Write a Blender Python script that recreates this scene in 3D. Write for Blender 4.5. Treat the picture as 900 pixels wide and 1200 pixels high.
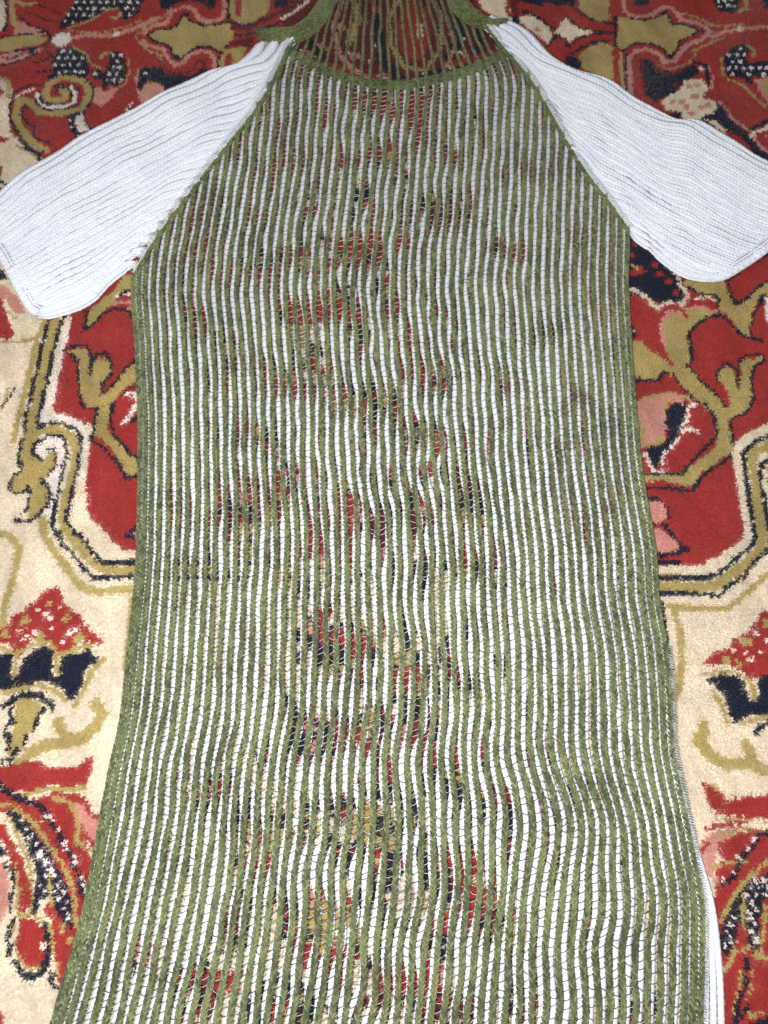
import bpy, math
import numpy as np
from mathutils import Vector
rng = np.random.default_rng(7)
for o in list(bpy.data.objects): bpy.data.objects.remove(o)
scene = bpy.context.scene

# ------------------------------------------------------------------ camera
cd = bpy.data.cameras.new('camera'); cam = bpy.data.objects.new('camera', cd)
scene.collection.objects.link(cam)
cam.location = (0,-0.137389,0.628)
cam.rotation_euler = (math.radians(18.4), 0, 0)
cd.sensor_fit = 'VERTICAL'; cd.sensor_height = 24.0; cd.lens = 18.84
cd.clip_start = 0.01; cd.clip_end = 50
scene.camera = cam
# ------------------------------------------------------------------ light: phone flash beside the lens in a dim room, plus an assumed cool fill
w = bpy.data.worlds.new('World'); scene.world = w; w.use_nodes = True
w.node_tree.nodes['Background'].inputs[0].default_value = (0.93, 0.96, 1.0, 1)
w.node_tree.nodes['Background'].inputs[1].default_value = 0.33
fl = bpy.data.lights.new('flash', 'AREA'); fl.shape = 'DISK'; fl.size = 0.05; fl.energy = 7.0; fl.color = (0.96, 0.98, 1.0)
flo = bpy.data.objects.new('flash', fl); scene.collection.objects.link(flo)
flo.location = cam.location + Vector((-0.05, -0.06, 0.03)); flo.rotation_euler = (math.radians(18.4 - 4), 0, 0)
lf = bpy.data.lights.new('assumed_left_fill', 'AREA'); lf.shape = 'RECTANGLE'; lf.size = 1.0; lf.size_y = 1.4; lf.energy = 9; lf.color = (0.78, 0.88, 1.0)  # assumed fill lamp, source unseen, added to cool and brighten the left side
lfo = bpy.data.objects.new('assumed_left_fill', lf); scene.collection.objects.link(lfo)
lfo.location = (-2.0, -0.5, 1.6); lfo.rotation_euler = (Vector((0, 0, 0)) - lfo.location).to_track_quat('-Z', 'Y').to_euler()
scene.view_settings.view_transform = 'Standard'; scene.view_settings.look = 'None'
scene.view_settings.exposure = 0.0; scene.view_settings.gamma = 1.0
scene.view_settings.use_curve_mapping = False

MM = 0.001
# ------------------------------------------------------------------ helpers
def quads_mesh(name, V, Q, smooth=True):
    """V (n,3) in mm, Q (m,k) indices"""
    V = np.asarray(V, np.float32) * MM; Q = np.asarray(Q, np.int32)
    me = bpy.data.meshes.new(name)
    k = Q.shape[1]
    me.vertices.add(len(V)); me.vertices.foreach_set('co', V.ravel())
    me.loops.add(Q.size); me.loops.foreach_set('vertex_index', Q.ravel())
    me.polygons.add(len(Q)); me.polygons.foreach_set('loop_start', np.arange(0, Q.size, k, dtype=np.int32))
    me.polygons.foreach_set('use_smooth', np.full(len(Q), smooth, dtype=bool))
    me.update(calc_edges=True)
    return me

def link(name, me, mat, parent=None, **props):
    o = bpy.data.objects.new(name, me); scene.collection.objects.link(o)
    if me is not None and mat is not None and not me.materials: me.materials.append(mat)
    if parent is not None: o.parent = parent
    for k, v in props.items(): o[k] = v
    return o

class MB:
    def __init__(s): s.V = []; s.Q = []; s.n = 0; s.tone = []
    def add(s, V, Q, tone=None):
        s.V.append(V); s.Q.append(Q + s.n); s.n += len(V); s.tone.append(np.zeros(len(V)) if tone is None else tone)
    def mesh(s, name):
        me = quads_mesh(name, np.concatenate(s.V), np.concatenate(s.Q))
        me.attributes.new('tone', 'FLOAT', 'POINT').data.foreach_set('value', np.concatenate(s.tone).astype(np.float32))
        return me

def frame(path):
    T = np.gradient(path, axis=0); T /= np.linalg.norm(T, axis=1)[:, None] + 1e-9
    up = np.array([0, 0, 1.0]); S = np.cross(T, up); S /= np.linalg.norm(S, axis=1)[:, None] + 1e-9
    U = np.cross(S, T)
    return T, S, U

def tube(path, rx, rz=None, sides=6):
    """swept ellipse, rx sideways and rz upwards, arrays or scalars"""
    n = len(path); T, S, U = frame(path)
    rx = np.broadcast_to(rx, n); rz = rx if rz is None else np.broadcast_to(rz, n)
    a = np.arange(sides) * 2 * math.pi / sides + math.pi / sides
    V = path[:, None, :] + S[:, None, :] * (rx[:, None] * np.cos(a))[:, :, None] + U[:, None, :] * (rz[:, None] * np.sin(a))[:, :, None]
    i = np.arange(n - 1)[:, None] * sides; j = np.arange(sides)[None, :]; j2 = (j + 1) % sides
    Q = np.stack([i + j, i + j2, i + sides + j2, i + sides + j], -1).reshape(-1, 4)
    return V.reshape(-1, 3), Q

def many_tubes(paths, r, sides=3):
    """paths (m,n,3) -> one soup of thin threads; r scalar or (n,) or (m,n)"""
    m, n, _ = paths.shape
    T = np.gradient(paths, axis=1); T /= np.linalg.norm(T, axis=2)[..., None] + 1e-9
    S = np.cross(T, np.array([0, 0, 1.0])); S /= np.linalg.norm(S, axis=2)[..., None] + 1e-9
    U = np.cross(S, T)
    r = np.broadcast_to(r, (m, n))
    a = np.arange(sides) * 2 * math.pi / sides + math.pi / 2
    V = paths[:, :, None, :] + r[:, :, None, None] * (S[:, :, None, :] * np.cos(a)[None, None, :, None] + U[:, :, None, :] * np.sin(a)[None, None, :, None])
    base = (np.arange(m) * n * sides)[:, None, None] + (np.arange(n - 1) * sides)[None, :, None]
    j = np.arange(sides)[None, None, :]; j2 = (j + 1) % sides
    Q = np.stack([base + j, base + j2, base + sides + j2, base + sides + j], -1).reshape(-1, 4)
    return V.reshape(-1, 3), Q

def resample(p, step):
    p = np.asarray(p, float); d = np.r_[0, np.cumsum(np.linalg.norm(np.diff(p, axis=0), axis=1))]
    n = max(3, int(round(d[-1] / step)) + 1); t = np.linspace(0, d[-1], n)
    return np.stack([np.interp(t, d, p[:, k]) for k in range(p.shape[1])], 1)

def spline(p, n=200):
    """Catmull-Rom through p, chord-parametrised, resampled evenly"""
    p = np.asarray(p, float); q = np.vstack([2 * p[0] - p[1], p, 2 * p[-1] - p[-2]])
    out = []
    for i in range(1, len(q) - 2):
        t = np.linspace(0, 1, 12, endpoint=False)[:, None]
        a, b, c, d = q[i - 1], q[i], q[i + 1], q[i + 2]
        out.append(0.5 * ((2 * b) + (-a + c) * t + (2 * a - 5 * b + 4 * c - d) * t**2 + (-a + 3 * b - 3 * c + d) * t**3))
    out.append(p[-1:]); out = np.concatenate(out)
    d = np.r_[0, np.cumsum(np.linalg.norm(np.diff(out, axis=0), axis=1))]
    t = np.linspace(0, d[-1], n)
    return np.stack([np.interp(t, d, out[:, k]) for k in range(out.shape[1])], 1)

class Noise2:
    """smooth random field, values about -1..1"""
    def __init__(s, seed, lx, ly, terms=9):
        r = np.random.default_rng(seed)
        s.kx = r.normal(0, 1, terms) * 2 * math.pi / lx * .7; s.ky = r.normal(0, 1, terms) * 2 * math.pi / ly * .7
        s.ph = r.uniform(0, 6.28, terms); s.a = math.sqrt(2.0 / terms)
    def __call__(s, x, y):
        x = np.asarray(x, float); y = np.asarray(y, float)
        return s.a * sum(np.sin(kx * x + ky * y + p) for kx, ky, p in zip(s.kx, s.ky, s.ph))

def sstep(a, b, x):
    t = np.clip((x - a) / (b - a), 0, 1); return t * t * (3 - 2 * t)

# ------------------------------------------------------------------ materials
def new_mat(name):
    m = bpy.data.materials.new(name); m.use_nodes = True
    return m, m.node_tree.nodes, m.node_tree.links, m.node_tree.nodes['Principled BSDF']

def yarn(name, dark, light, scale=900, rough=0.9, sheen=0.25, bump=0.5):
    m, N, L, b = new_mat(name)
    tc = N.new('ShaderNodeTexCoord'); no = N.new('ShaderNodeTexNoise'); no.inputs['Scale'].default_value = scale; no.inputs['Detail'].default_value = 3
    n2 = N.new('ShaderNodeTexNoise'); n2.inputs['Scale'].default_value = 28; n2.inputs['Detail'].default_value = 2
    mx = N.new('ShaderNodeMath'); mx.operation = 'MULTIPLY_ADD'; mx.inputs[1].default_value = 0.55
    m2 = N.new('ShaderNodeMath'); m2.operation = 'MULTIPLY'; m2.inputs[1].default_value = 0.45
    L.new(tc.outputs['Object'], no.inputs['Vector']); L.new(tc.outputs['Object'], n2.inputs['Vector'])
    L.new(n2.outputs['Fac'], m2.inputs[0]); L.new(no.outputs['Fac'], mx.inputs[0]); L.new(m2.outputs[0], mx.inputs[2])
    cr = N.new('ShaderNodeValToRGB'); cr.color_ramp.elements[0].position = 0.34; cr.color_ramp.elements[1].position = 0.66
    cr.color_ramp.elements[0].color = (*dark, 1); cr.color_ramp.elements[1].color = (*light, 1)
    at = N.new('ShaderNodeAttribute'); at.attribute_name = 'tone'
    ad = N.new('ShaderNodeMath'); ad.operation = 'MULTIPLY_ADD'; ad.inputs[1].default_value = 0.42
    L.new(at.outputs['Fac'], ad.inputs[0]); L.new(mx.outputs[0], ad.inputs[2])
    L.new(ad.outputs[0], cr.inputs[0]); L.new(cr.outputs[0], b.inputs['Base Color'])
    b.inputs['Roughness'].default_value = rough; b.inputs['Specular IOR Level'].default_value = 0.2
    b.inputs['Sheen Weight'].default_value = sheen; b.inputs['Sheen Roughness'].default_value = 0.6
    bp = N.new('ShaderNodeBump'); bp.inputs['Strength'].default_value = bump; bp.inputs['Distance'].default_value = 0.0006
    L.new(no.outputs['Fac'], bp.inputs['Height']); L.new(bp.outputs[0], b.inputs['Normal'])
    return m
GREEN = yarn('green_yarn', (0.048, 0.059, 0.011), (0.24, 0.265, 0.09), 560, bump=0.9)
WHITE = yarn('white_yarn', (0.76, 0.77, 0.82), (0.87, 0.875, 0.91), 480, sheen=0.1, bump=0.6)
DARKT = yarn('dark_thread', (0.02, 0.024, 0.03), (0.05, 0.055, 0.05), 800, sheen=0)
WHITET = yarn('white_thread', (0.72, 0.72, 0.74), (0.85, 0.85, 0.86), 800, sheen=0)
SERGE = yarn('overlock_thread', (0.16, 0.17, 0.12), (0.62, 0.62, 0.54), 420, sheen=0)
NAVYT = yarn('navy_stitch_thread', (0.10, 0.105, 0.20), (0.22, 0.22, 0.34), 500, sheen=0)

def pile_mat():
    m, N, L, b = new_mat('wool_pile')
    at = N.new('ShaderNodeAttribute'); at.attribute_name = 'wool'
    tc = N.new('ShaderNodeTexCoord'); no = N.new('ShaderNodeTexNoise'); no.inputs['Scale'].default_value = 420; no.inputs['Detail'].default_value = 3
    mr = N.new('ShaderNodeMapRange'); mr.inputs[3].default_value = 0.8; mr.inputs[4].default_value = 1.2
    L.new(tc.outputs['Object'], no.inputs['Vector']); L.new(no.outputs['Fac'], mr.inputs[0])
    mu = N.new('ShaderNodeVectorMath'); mu.operation = 'SCALE'
    L.new(at.outputs['Color'], mu.inputs[0]); L.new(mr.outputs[0], mu.inputs['Scale']); L.new(mu.outputs[0], b.inputs['Base Color'])
    b.inputs['Roughness'].default_value = 0.95; b.inputs['Specular IOR Level'].default_value = 0.12
    b.inputs['Sheen Weight'].default_value = 0.35; b.inputs['Sheen Roughness'].default_value = 0.5
    return m
PILE = pile_mat()

# ------------------------------------------------------------------ carpet pattern (carpet coordinates in mm)
# (colour, stroke width or 0 for a filled outline, x,y,x,y,...)
PATTERN = [('R',0,[-716.4,986,716.4,986,551.4,292.5,-551.4,292.5]),
('C',0,[-583.3,426.5,-357.7,457.2,-319.1,416.4,-227.9,320,-222.6,265.7,-289.5,248.1,-318.1,132.5,-506,101.6]),
('C',0,[-517.1,148.3,-286.1,164.3,-242.5,42.3,-197.5,6.9,224.7,6.9,297.9,42.3,296.4,132.5,520.9,164.3,378.5,-434.2,-378.5,-434.2]),
('R',0,[-232.5,367.2,232.5,367.2,580.9,416.4,520.9,164.3,331.4,148.3,302.2,132.5,299.5,53.2,261,24.5,216.1,22.3,-199.4,26.6,-245.9,71.5,-254.9,148.3,-286.1,164.3,-282.9,256.9]),
('M',0,[-114.5,708.7,155.7,708.7,129.7,554.3,94.1,526.6,-8.5,508.1,-59.9,526.6,-99.6,558.8]),
('R',0,[-127.4,510.3,169.9,510.3,200.4,367.2,147.6,292.5,22,320,-101,292.5,-160.3,367.2]),
('N',51,[-25.1,467.7,-25,467.7]),
('N',51,[71.8,467.7,71.9,467.7]),
('O',43.2,[-25.1,467.7,-25,467.7]),
('O',43.2,[71.8,467.7,71.9,467.7]),
('N',25.9,[-25.1,467.7,-25,467.7]),
('N',25.9,[71.8,467.7,71.9,467.7]),
('R',20.7,[-25.1,467.7,-25,467.7]),
('R',20.7,[71.8,467.7,71.9,467.7]),
('C',8.6,[-25.1,467.7,-25,467.7]),
('C',8.6,[71.8,467.7,71.9,467.7]),
('C',7.3,[-8.4,461.3,-8.4,461.3]),
('C',7.3,[55.1,461.3,55.2,461.3]),
('C',7.3,[-21,446.6,-20.9,446.6]),
('C',7.3,[67.4,446.6,67.5,446.6]),
('C',7.3,[-37.6,453,-37.5,453]),
('C',7.3,[84.1,453,84.2,453]),
('C',7.4,[-41.8,474.1,-41.7,474.1]),
('C',7.4,[88.7,474.1,88.8,474.1]),
('C',7.4,[-29.2,489.1,-29.1,489.1]),
('C',7.4,[76.4,489.1,76.4,489.1]),
('C',7.4,[-12.4,482.6,-12.3,482.6]),
('C',7.4,[59.5,482.6,59.5,482.6]),
('N',53.1,[-72.7,386.7,-72.7,386.7]),
('N',53.1,[118,386.7,118.1,386.7]),
('R',45,[-72.7,386.7,-72.7,386.7]),
('R',45,[118,386.7,118.1,386.7]),
('N',27,[-72.7,386.7,-72.7,386.7]),
('N',27,[118,386.7,118.1,386.7]),
('C',21.6,[-72.7,386.7,-72.7,386.7]),
('C',21.6,[118,386.7,118.1,386.7]),
('N',9,[-72.7,386.7,-72.7,386.7]),
('N',9,[118,386.7,118.1,386.7]),
('N',7.6,[-55.3,380.2,-55.2,380.2]),
('N',7.6,[100.4,380.2,100.5,380.2]),
('N',7.6,[-68.1,365.4,-68,365.4]),
('N',7.6,[113,365.4,113.1,365.4]),
('N',7.6,[-85.5,371.8,-85.4,371.8]),
('N',7.6,[130.5,371.8,130.5,371.8]),
('N',7.7,[-90.3,393.1,-90.2,393.1]),
('N',7.7,[135.7,393.1,135.7,393.1]),
('N',7.7,[-77.5,408.2,-77.4,408.2]),
('N',7.7,[123.1,408.2,123.2,408.2]),
('N',7.7,[-59.8,401.7,-59.8,401.7]),
('N',7.7,[105.4,401.7,105.5,401.7]),
('N',64.7,[22.7,396.5,22.8,396.5]),
('N',64.7,[22.7,396.5,22.8,396.5]),
('R',54.9,[22.7,396.5,22.8,396.5]),
('R',54.9,[22.7,396.5,22.8,396.5]),
('N',32.9,[22.7,396.5,22.8,396.5]),
('N',32.9,[22.7,396.5,22.8,396.5]),
('O',26.3,[22.7,396.5,22.8,396.5]),
('O',26.3,[22.7,396.5,22.8,396.5]),
('W',11,[22.7,396.5,22.8,396.5]),
('W',11,[22.7,396.5,22.8,396.5]),
('W',9.3,[43.7,388.6,43.7,388.6]),
('W',9.3,[1.6,388.6,1.7,388.6]),
('W',9.2,[27.3,370.6,27.4,370.6]),
('W',9.2,[17.6,370.6,17.7,370.6]),
('W',9.3,[6.5,378.4,6.6,378.4]),
('W',9.3,[38.6,378.4,38.7,378.4]),
('W',9.4,[1.6,404.4,1.7,404.4]),
('W',9.4,[44,404.4,44,404.4]),
('W',9.4,[18,423,18.1,423]),
('W',9.4,[27.9,423,28,423]),
('W',9.4,[39.2,414.9,39.3,414.9]),
('W',9.4,[6.6,414.9,6.7,414.9]),
('N',44.4,[-118.3,329.3,-118.3,329.3]),
('N',44.4,[162.5,329.3,162.6,329.3]),
('O',37.6,[-118.3,329.3,-118.3,329.3]),
('O',37.6,[162.5,329.3,162.6,329.3]),
('N',22.6,[-118.3,329.3,-118.3,329.3]),
('N',22.6,[162.5,329.3,162.6,329.3]),
('R',18.1,[-118.3,329.3,-118.3,329.3]),
('R',18.1,[162.5,329.3,162.6,329.3]),
('N',7.5,[-118.3,329.3,-118.3,329.3]),
('N',7.5,[162.5,329.3,162.6,329.3]),
('N',6.4,[-103.6,324,-103.6,324]),
('N',6.4,[147.7,324,147.8,324]),
('N',6.4,[-114.1,311.9,-114.1,311.9]),
('N',6.4,[158,311.9,158.1,311.9]),
('N',6.4,[-128.8,317.1,-128.7,317.1]),
('N',6.4,[172.7,317.1,172.8,317.1]),
('N',6.4,[-133.1,334.6,-133,334.6]),
('N',6.4,[177.4,334.6,177.5,334.6]),
('N',6.4,[-122.6,346.9,-122.5,346.9]),
('N',6.4,[167.1,346.9,167.2,346.9]),
('N',6.4,[-107.8,341.5,-107.7,341.5]),
('N',6.4,[152.2,341.5,152.3,341.5]),
('N',54.7,[-15.5,292.5,-15.5,292.5]),
('N',54.7,[59,292.5,59.1,292.5]),
('R',46.3,[-15.5,292.5,-15.5,292.5]),
('R',46.3,[59,292.5,59.1,292.5]),
('N',27.8,[-15.5,292.5,-15.5,292.5]),
('N',27.8,[59,292.5,59.1,292.5]),
('O',22.2,[-15.5,292.5,-15.5,292.5]),
('O',22.2,[59,292.5,59.1,292.5]),
('N',9.3,[-15.5,292.5,-15.5,292.5]),
('N',9.3,[59,292.5,59.1,292.5]),
('N',7.9,[2.3,286.1,2.3,286.1]),
('N',7.9,[41.1,286.1,41.2,286.1]),
('N',7.8,[-11.3,271.5,-11.2,271.5]),
('N',7.8,[54.4,271.5,54.5,271.5]),
('N',7.8,[-29,277.8,-28.9,277.8]),
('N',7.8,[72.2,277.8,72.3,277.8]),
('N',7.9,[-33.4,298.9,-33.4,298.9]),
('N',7.9,[77,298.9,77.1,298.9]),
('N',7.9,[-19.9,313.9,-19.8,313.9]),
('N',7.9,[63.8,313.9,63.8,313.9]),
('N',7.9,[-1.9,307.4,-1.8,307.4]),
('N',7.9,[45.7,307.4,45.7,307.4]),
('N',59.8,[-52.5,213.8,-52.4,213.8]),
('N',59.8,[94.5,213.8,94.6,213.8]),
('O',50.7,[-52.5,213.8,-52.4,213.8]),
('O',50.7,[94.5,213.8,94.6,213.8]),
('N',30.4,[-52.5,213.8,-52.4,213.8]),
('N',30.4,[94.5,213.8,94.6,213.8]),
('R',24.3,[-52.5,213.8,-52.4,213.8]),
('R',24.3,[94.5,213.8,94.6,213.8]),
('C',10.1,[-52.5,213.8,-52.4,213.8]),
('C',10.1,[94.5,213.8,94.6,213.8]),
('C',8.6,[-32.9,207.1,-32.8,207.1]),
('C',8.6,[74.8,207.1,74.9,207.1]),
('C',8.5,[-47.5,191.7,-47.4,191.7]),
('C',8.5,[89.1,191.7,89.2,191.7]),
('C',8.6,[-67,198.3,-66.9,198.3]),
('C',8.6,[108.7,198.3,108.8,198.3]),
('C',8.6,[-72.2,220.6,-72.2,220.6]),
('C',8.6,[114.4,220.6,114.5,220.6]),
('C',8.7,[-57.6,236.5,-57.6,236.5]),
('C',8.7,[100.1,236.5,100.2,236.5]),
('C',8.7,[-37.8,229.6,-37.8,229.6]),
('C',8.7,[80.1,229.6,80.2,229.6]),
('N',62,[20.5,164.3,20.6,164.3]),
('N',62,[20.5,164.3,20.6,164.3]),
('N',52.5,[20.5,164.3,20.6,164.3]),
('N',52.5,[20.5,164.3,20.6,164.3]),
('N',31.5,[20.5,164.3,20.6,164.3]),
('N',31.5,[20.5,164.3,20.6,164.3]),
('R',25.2,[20.5,164.3,20.6,164.3]),
('R',25.2,[20.5,164.3,20.6,164.3]),
('O',10.5,[20.5,164.3,20.6,164.3]),
('O',10.5,[20.5,164.3,20.6,164.3]),
('O',8.9,[40.6,157.5,40.7,157.5]),
('O',8.9,[0.4,157.5,0.4,157.5]),
('O',8.8,[25,141.9,25,141.9]),
('O',8.8,[15.7,141.9,15.8,141.9]),
('O',8.9,[5,148.6,5.1,148.6]),
('O',8.9,[35.8,148.6,35.9,148.6]),
('O',9,[0.4,171.2,0.4,171.2]),
('O',9,[40.9,171.2,40.9,171.2]),
('O',9,[16,187.2,16.1,187.2]),
('O',9,[25.5,187.2,25.6,187.2]),
('O',9,[36.3,180.2,36.4,180.2]),
('O',9,[5.1,180.2,5.2,180.2]),
('N',46.1,[-136.1,230.9,-136,230.9]),
('N',46.1,[178.4,230.9,178.5,230.9]),
('C',39.1,[-136.1,230.9,-136,230.9]),
('C',39.1,[178.4,230.9,178.5,230.9]),
('N',23.4,[-136.1,230.9,-136,230.9]),
('N',23.4,[178.4,230.9,178.5,230.9]),
('R',18.8,[-136.1,230.9,-136,230.9]),
('R',18.8,[178.4,230.9,178.5,230.9]),
('N',7.8,[-136.1,230.9,-136,230.9]),
('N',7.8,[178.4,230.9,178.5,230.9]),
('N',6.6,[-120.8,225.6,-120.7,225.6]),
('N',6.6,[163,225.6,163.1,225.6]),
('N',6.6,[-131.6,213.6,-131.5,213.6]),
('N',6.6,[173.6,213.6,173.7,213.6]),
('N',6.6,[-146.8,218.8,-146.7,218.8]),
('N',6.6,[188.9,218.8,189,218.8]),
('N',6.7,[-151.5,236.1,-151.4,236.1]),
('N',6.7,[193.9,236.1,194,236.1]),
('N',6.7,[-140.7,248.4,-140.6,248.4]),
('N',6.7,[183.3,248.4,183.4,248.4]),
('N',6.7,[-125.2,243.1,-125.1,243.1]),
('N',6.7,[167.8,243.1,167.9,243.1]),
('N',41,[-152.9,148.3,-152.9,148.3]),
('N',41,[193.7,148.3,193.8,148.3]),
('O',34.8,[-152.9,148.3,-152.9,148.3]),
('O',34.8,[193.7,148.3,193.8,148.3]),
('N',20.9,[-152.9,148.3,-152.9,148.3]),
('N',20.9,[193.7,148.3,193.8,148.3]),
('N',16.7,[-152.9,148.3,-152.9,148.3]),
('N',16.7,[193.7,148.3,193.8,148.3]),
('R',7,[-152.9,148.3,-152.9,148.3]),
('R',7,[193.7,148.3,193.8,148.3]),
('R',5.9,[-139.3,143.8,-139.2,143.8]),
('R',5.9,[180,143.8,180.1,143.8]),
('R',5.9,[-148.8,133.5,-148.7,133.5]),
('R',5.9,[189.3,133.5,189.4,133.5]),
('R',5.9,[-162.4,137.9,-162.3,137.9]),
('R',5.9,[203,137.9,203.1,137.9]),
('R',5.9,[-166.7,152.8,-166.6,152.8]),
('R',5.9,[207.5,152.8,207.6,152.8]),
('R',5.9,[-157.1,163.3,-157.1,163.3]),
('R',5.9,[198.2,163.3,198.3,163.3]),
('R',5.9,[-143.4,158.7,-143.3,158.7]),
('R',5.9,[184.4,158.7,184.4,158.7]),
('N',44.1,[-86.8,132.5,-86.7,132.5]),
('N',44.1,[127.3,132.5,127.3,132.5]),
('R',37.4,[-86.8,132.5,-86.7,132.5]),
('R',37.4,[127.3,132.5,127.3,132.5]),
('N',22.4,[-86.8,132.5,-86.7,132.5]),
('N',22.4,[127.3,132.5,127.3,132.5]),
('C',17.9,[-86.8,132.5,-86.7,132.5]),
('C',17.9,[127.3,132.5,127.3,132.5]),
('N',7.5,[-86.8,132.5,-86.7,132.5]),
('N',7.5,[127.3,132.5,127.3,132.5]),
('N',6.3,[-72.2,127.7,-72.2,127.7]),
('N',6.3,[112.6,127.7,112.7,127.7]),
('N',6.3,[-82.8,116.7,-82.7,116.7]),
('N',6.3,[123,116.7,123.1,116.7]),
('N',6.3,[-97.3,121.4,-97.2,121.4]),
('N',6.3,[137.6,121.4,137.6,121.4]),
('N',6.4,[-101.4,137.3,-101.3,137.3]),
('N',6.4,[141.9,137.3,142,137.3]),
('N',6.4,[-90.8,148.5,-90.7,148.5]),
('N',6.4,[131.6,148.5,131.6,148.5]),
('N',6.4,[-76.1,143.6,-76.1,143.6]),
('N',6.4,[116.8,143.6,116.9,143.6]),
('N',50.2,[-28.5,101.6,-28.4,101.6]),
('N',50.2,[68.4,101.6,68.5,101.6]),
('N',42.5,[-28.5,101.6,-28.4,101.6]),
('N',42.5,[68.4,101.6,68.5,101.6]),
('N',25.5,[-28.5,101.6,-28.4,101.6]),
('N',25.5,[68.4,101.6,68.5,101.6]),
('O',20.4,[-28.5,101.6,-28.4,101.6]),
('O',20.4,[68.4,101.6,68.5,101.6]),
('R',8.5,[-28.5,101.6,-28.4,101.6]),
('R',8.5,[68.4,101.6,68.5,101.6]),
('R',7.2,[-12.1,96.2,-12.1,96.2]),
('R',7.2,[51.9,96.2,52,96.2]),
('R',7.2,[-24.5,83.9,-24.4,83.9]),
('R',7.2,[64.1,83.9,64.2,83.9]),
('R',7.2,[-40.8,89.2,-40.7,89.2]),
('R',7.2,[80.5,89.2,80.6,89.2]),
('R',7.2,[-45,107,-44.9,107]),
('R',7.2,[85,107,85,107]),
('R',7.3,[-32.6,119.5,-32.5,119.5]),
('R',7.3,[72.8,119.5,72.9,119.5]),
('R',7.3,[-16.1,114.1,-16,114.1]),
('R',7.3,[56.2,114.1,56.3,114.1]),
('N',39.3,[-104.6,56.8,-104.6,56.8]),
('N',39.3,[143.7,56.8,143.8,56.8]),
('O',33.3,[-104.6,56.8,-104.6,56.8]),
('O',33.3,[143.7,56.8,143.8,56.8]),
('N',20,[-104.6,56.8,-104.6,56.8]),
('N',20,[143.7,56.8,143.8,56.8]),
('R',16,[-104.6,56.8,-104.6,56.8]),
('R',16,[143.7,56.8,143.8,56.8]),
('C',6.7,[-104.6,56.8,-104.6,56.8]),
('C',6.7,[143.7,56.8,143.8,56.8]),
('C',5.6,[-91.7,52.7,-91.6,52.7]),
('C',5.6,[130.7,52.7,130.7,52.7]),
('C',5.6,[-101,43.2,-100.9,43.2]),
('C',5.6,[139.8,43.2,139.9,43.2]),
('C',5.6,[-114,47.3,-113.9,47.3]),
('C',5.6,[152.8,47.3,152.9,47.3]),
('C',5.7,[-117.7,61,-117.6,61]),
('C',5.7,[156.8,61,156.9,61]),
('C',5.7,[-108.3,70.6,-108.3,70.6]),
('C',5.7,[147.7,70.6,147.7,70.6]),
('C',5.7,[-95.3,66.4,-95.2,66.4]),
('C',5.7,[134.5,66.4,134.6,66.4]),
('O',6.6,[22,320,-15.2,248.1,0,205.4,-36.7,164.3,-88.4,172.4,-115.7,132.5,-156.8,101.6]),
('O',6.6,[22,320,57.9,248.1,41.9,205.4,77.8,164.3,129.6,172.4,156.2,132.5,196.7,101.6]),
('N',3.5,[28.3,320,-9.1,248.1,6,205.4,-32.9,157.9,-84.4,165.9,-111,126.2,-152.1,95.5]),
('N',3.5,[15.7,320,51.8,248.1,35.9,205.4,73.9,157.9,125.6,165.9,151.4,126.2,191.9,95.5]),
('O',6.3,[20.1,116.9,-7,71.5,-56,64.1,-84.9,86.4]),
('O',6.3,[20.1,116.9,46.4,71.5,95.2,64.1,124.5,86.4]),
('N',4.2,[20.2,123.1,-2.8,77.5,-54.8,70]),
('N',4.2,[20.2,123.1,42.3,77.5,94.1,70]),
('N',0,[20,101.6,34.9,56.8,38.1,6.9,26.8,-27.3,18.6,-40.6,9.4,-27.3,0,6.9,4.2,56.8]),
('R',0,[19.7,71.5,27.6,35.1,18.9,-6.9,11,35.1]),
('N',4.1,[-198.4,16.7,-102.6,16.7,-34,6.9,-6.9,28]),
('N',4.1,[236.7,16.7,140.9,16.7,72.2,6.9,45.4,28]),
('O',6.8,[-199,22.3,-103,23.8,-34.2,13.9,-6.9,35.1]),
('O',6.8,[237.4,22.3,141.4,23.8,72.4,13.9,45.6,35.1]),
('N',4.1,[-199.6,28.7,-103.3,30.1,-34.3,22.3]),
('N',4.1,[238.1,28.7,141.9,30.1,72.7,22.3]),
('N',56,[-33.1,-47.2,-33.1,-47.2]),
('N',56,[70.3,-47.2,70.3,-47.2]),
('R',47.4,[-33.1,-47.2,-33.1,-47.2]),
('R',47.4,[70.3,-47.2,70.3,-47.2]),
('N',28.5,[-33.1,-47.2,-33.1,-47.2]),
('N',28.5,[70.3,-47.2,70.3,-47.2]),
('O',22.8,[-33.1,-47.2,-33.1,-47.2]),
('O',22.8,[70.3,-47.2,70.3,-47.2]),
('N',9.5,[-33.1,-47.2,-33.1,-47.2]),
('N',9.5,[70.3,-47.2,70.3,-47.2]),
('N',8,[-14.9,-52.8,-14.8,-52.8]),
('N',8,[51.9,-52.8,51.9,-52.8]),
('N',8,[-28.6,-65.6,-28.6,-65.6]),
('N',8,[65.4,-65.6,65.5,-65.6]),
('N',8,[-46.8,-60,-46.8,-60]),
('N',8,[83.7,-60,83.8,-60]),
('N',8.1,[-51.5,-41.6,-51.5,-41.6]),
('N',8.1,[88.7,-41.6,88.8,-41.6]),
('N',8.1,[-37.7,-28.6,-37.7,-28.6]),
('N',8.1,[75.2,-28.6,75.3,-28.6]),
('N',8.1,[-19.3,-34.2,-19.2,-34.2]),
('N',8.1,[56.6,-34.2,56.7,-34.2]),
('N',51.3,[-77.2,-104.8,-77.2,-104.8]),
('N',51.3,[113.3,-104.8,113.3,-104.8]),
('R',43.5,[-77.2,-104.8,-77.2,-104.8]),
('R',43.5,[113.3,-104.8,113.3,-104.8]),
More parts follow.
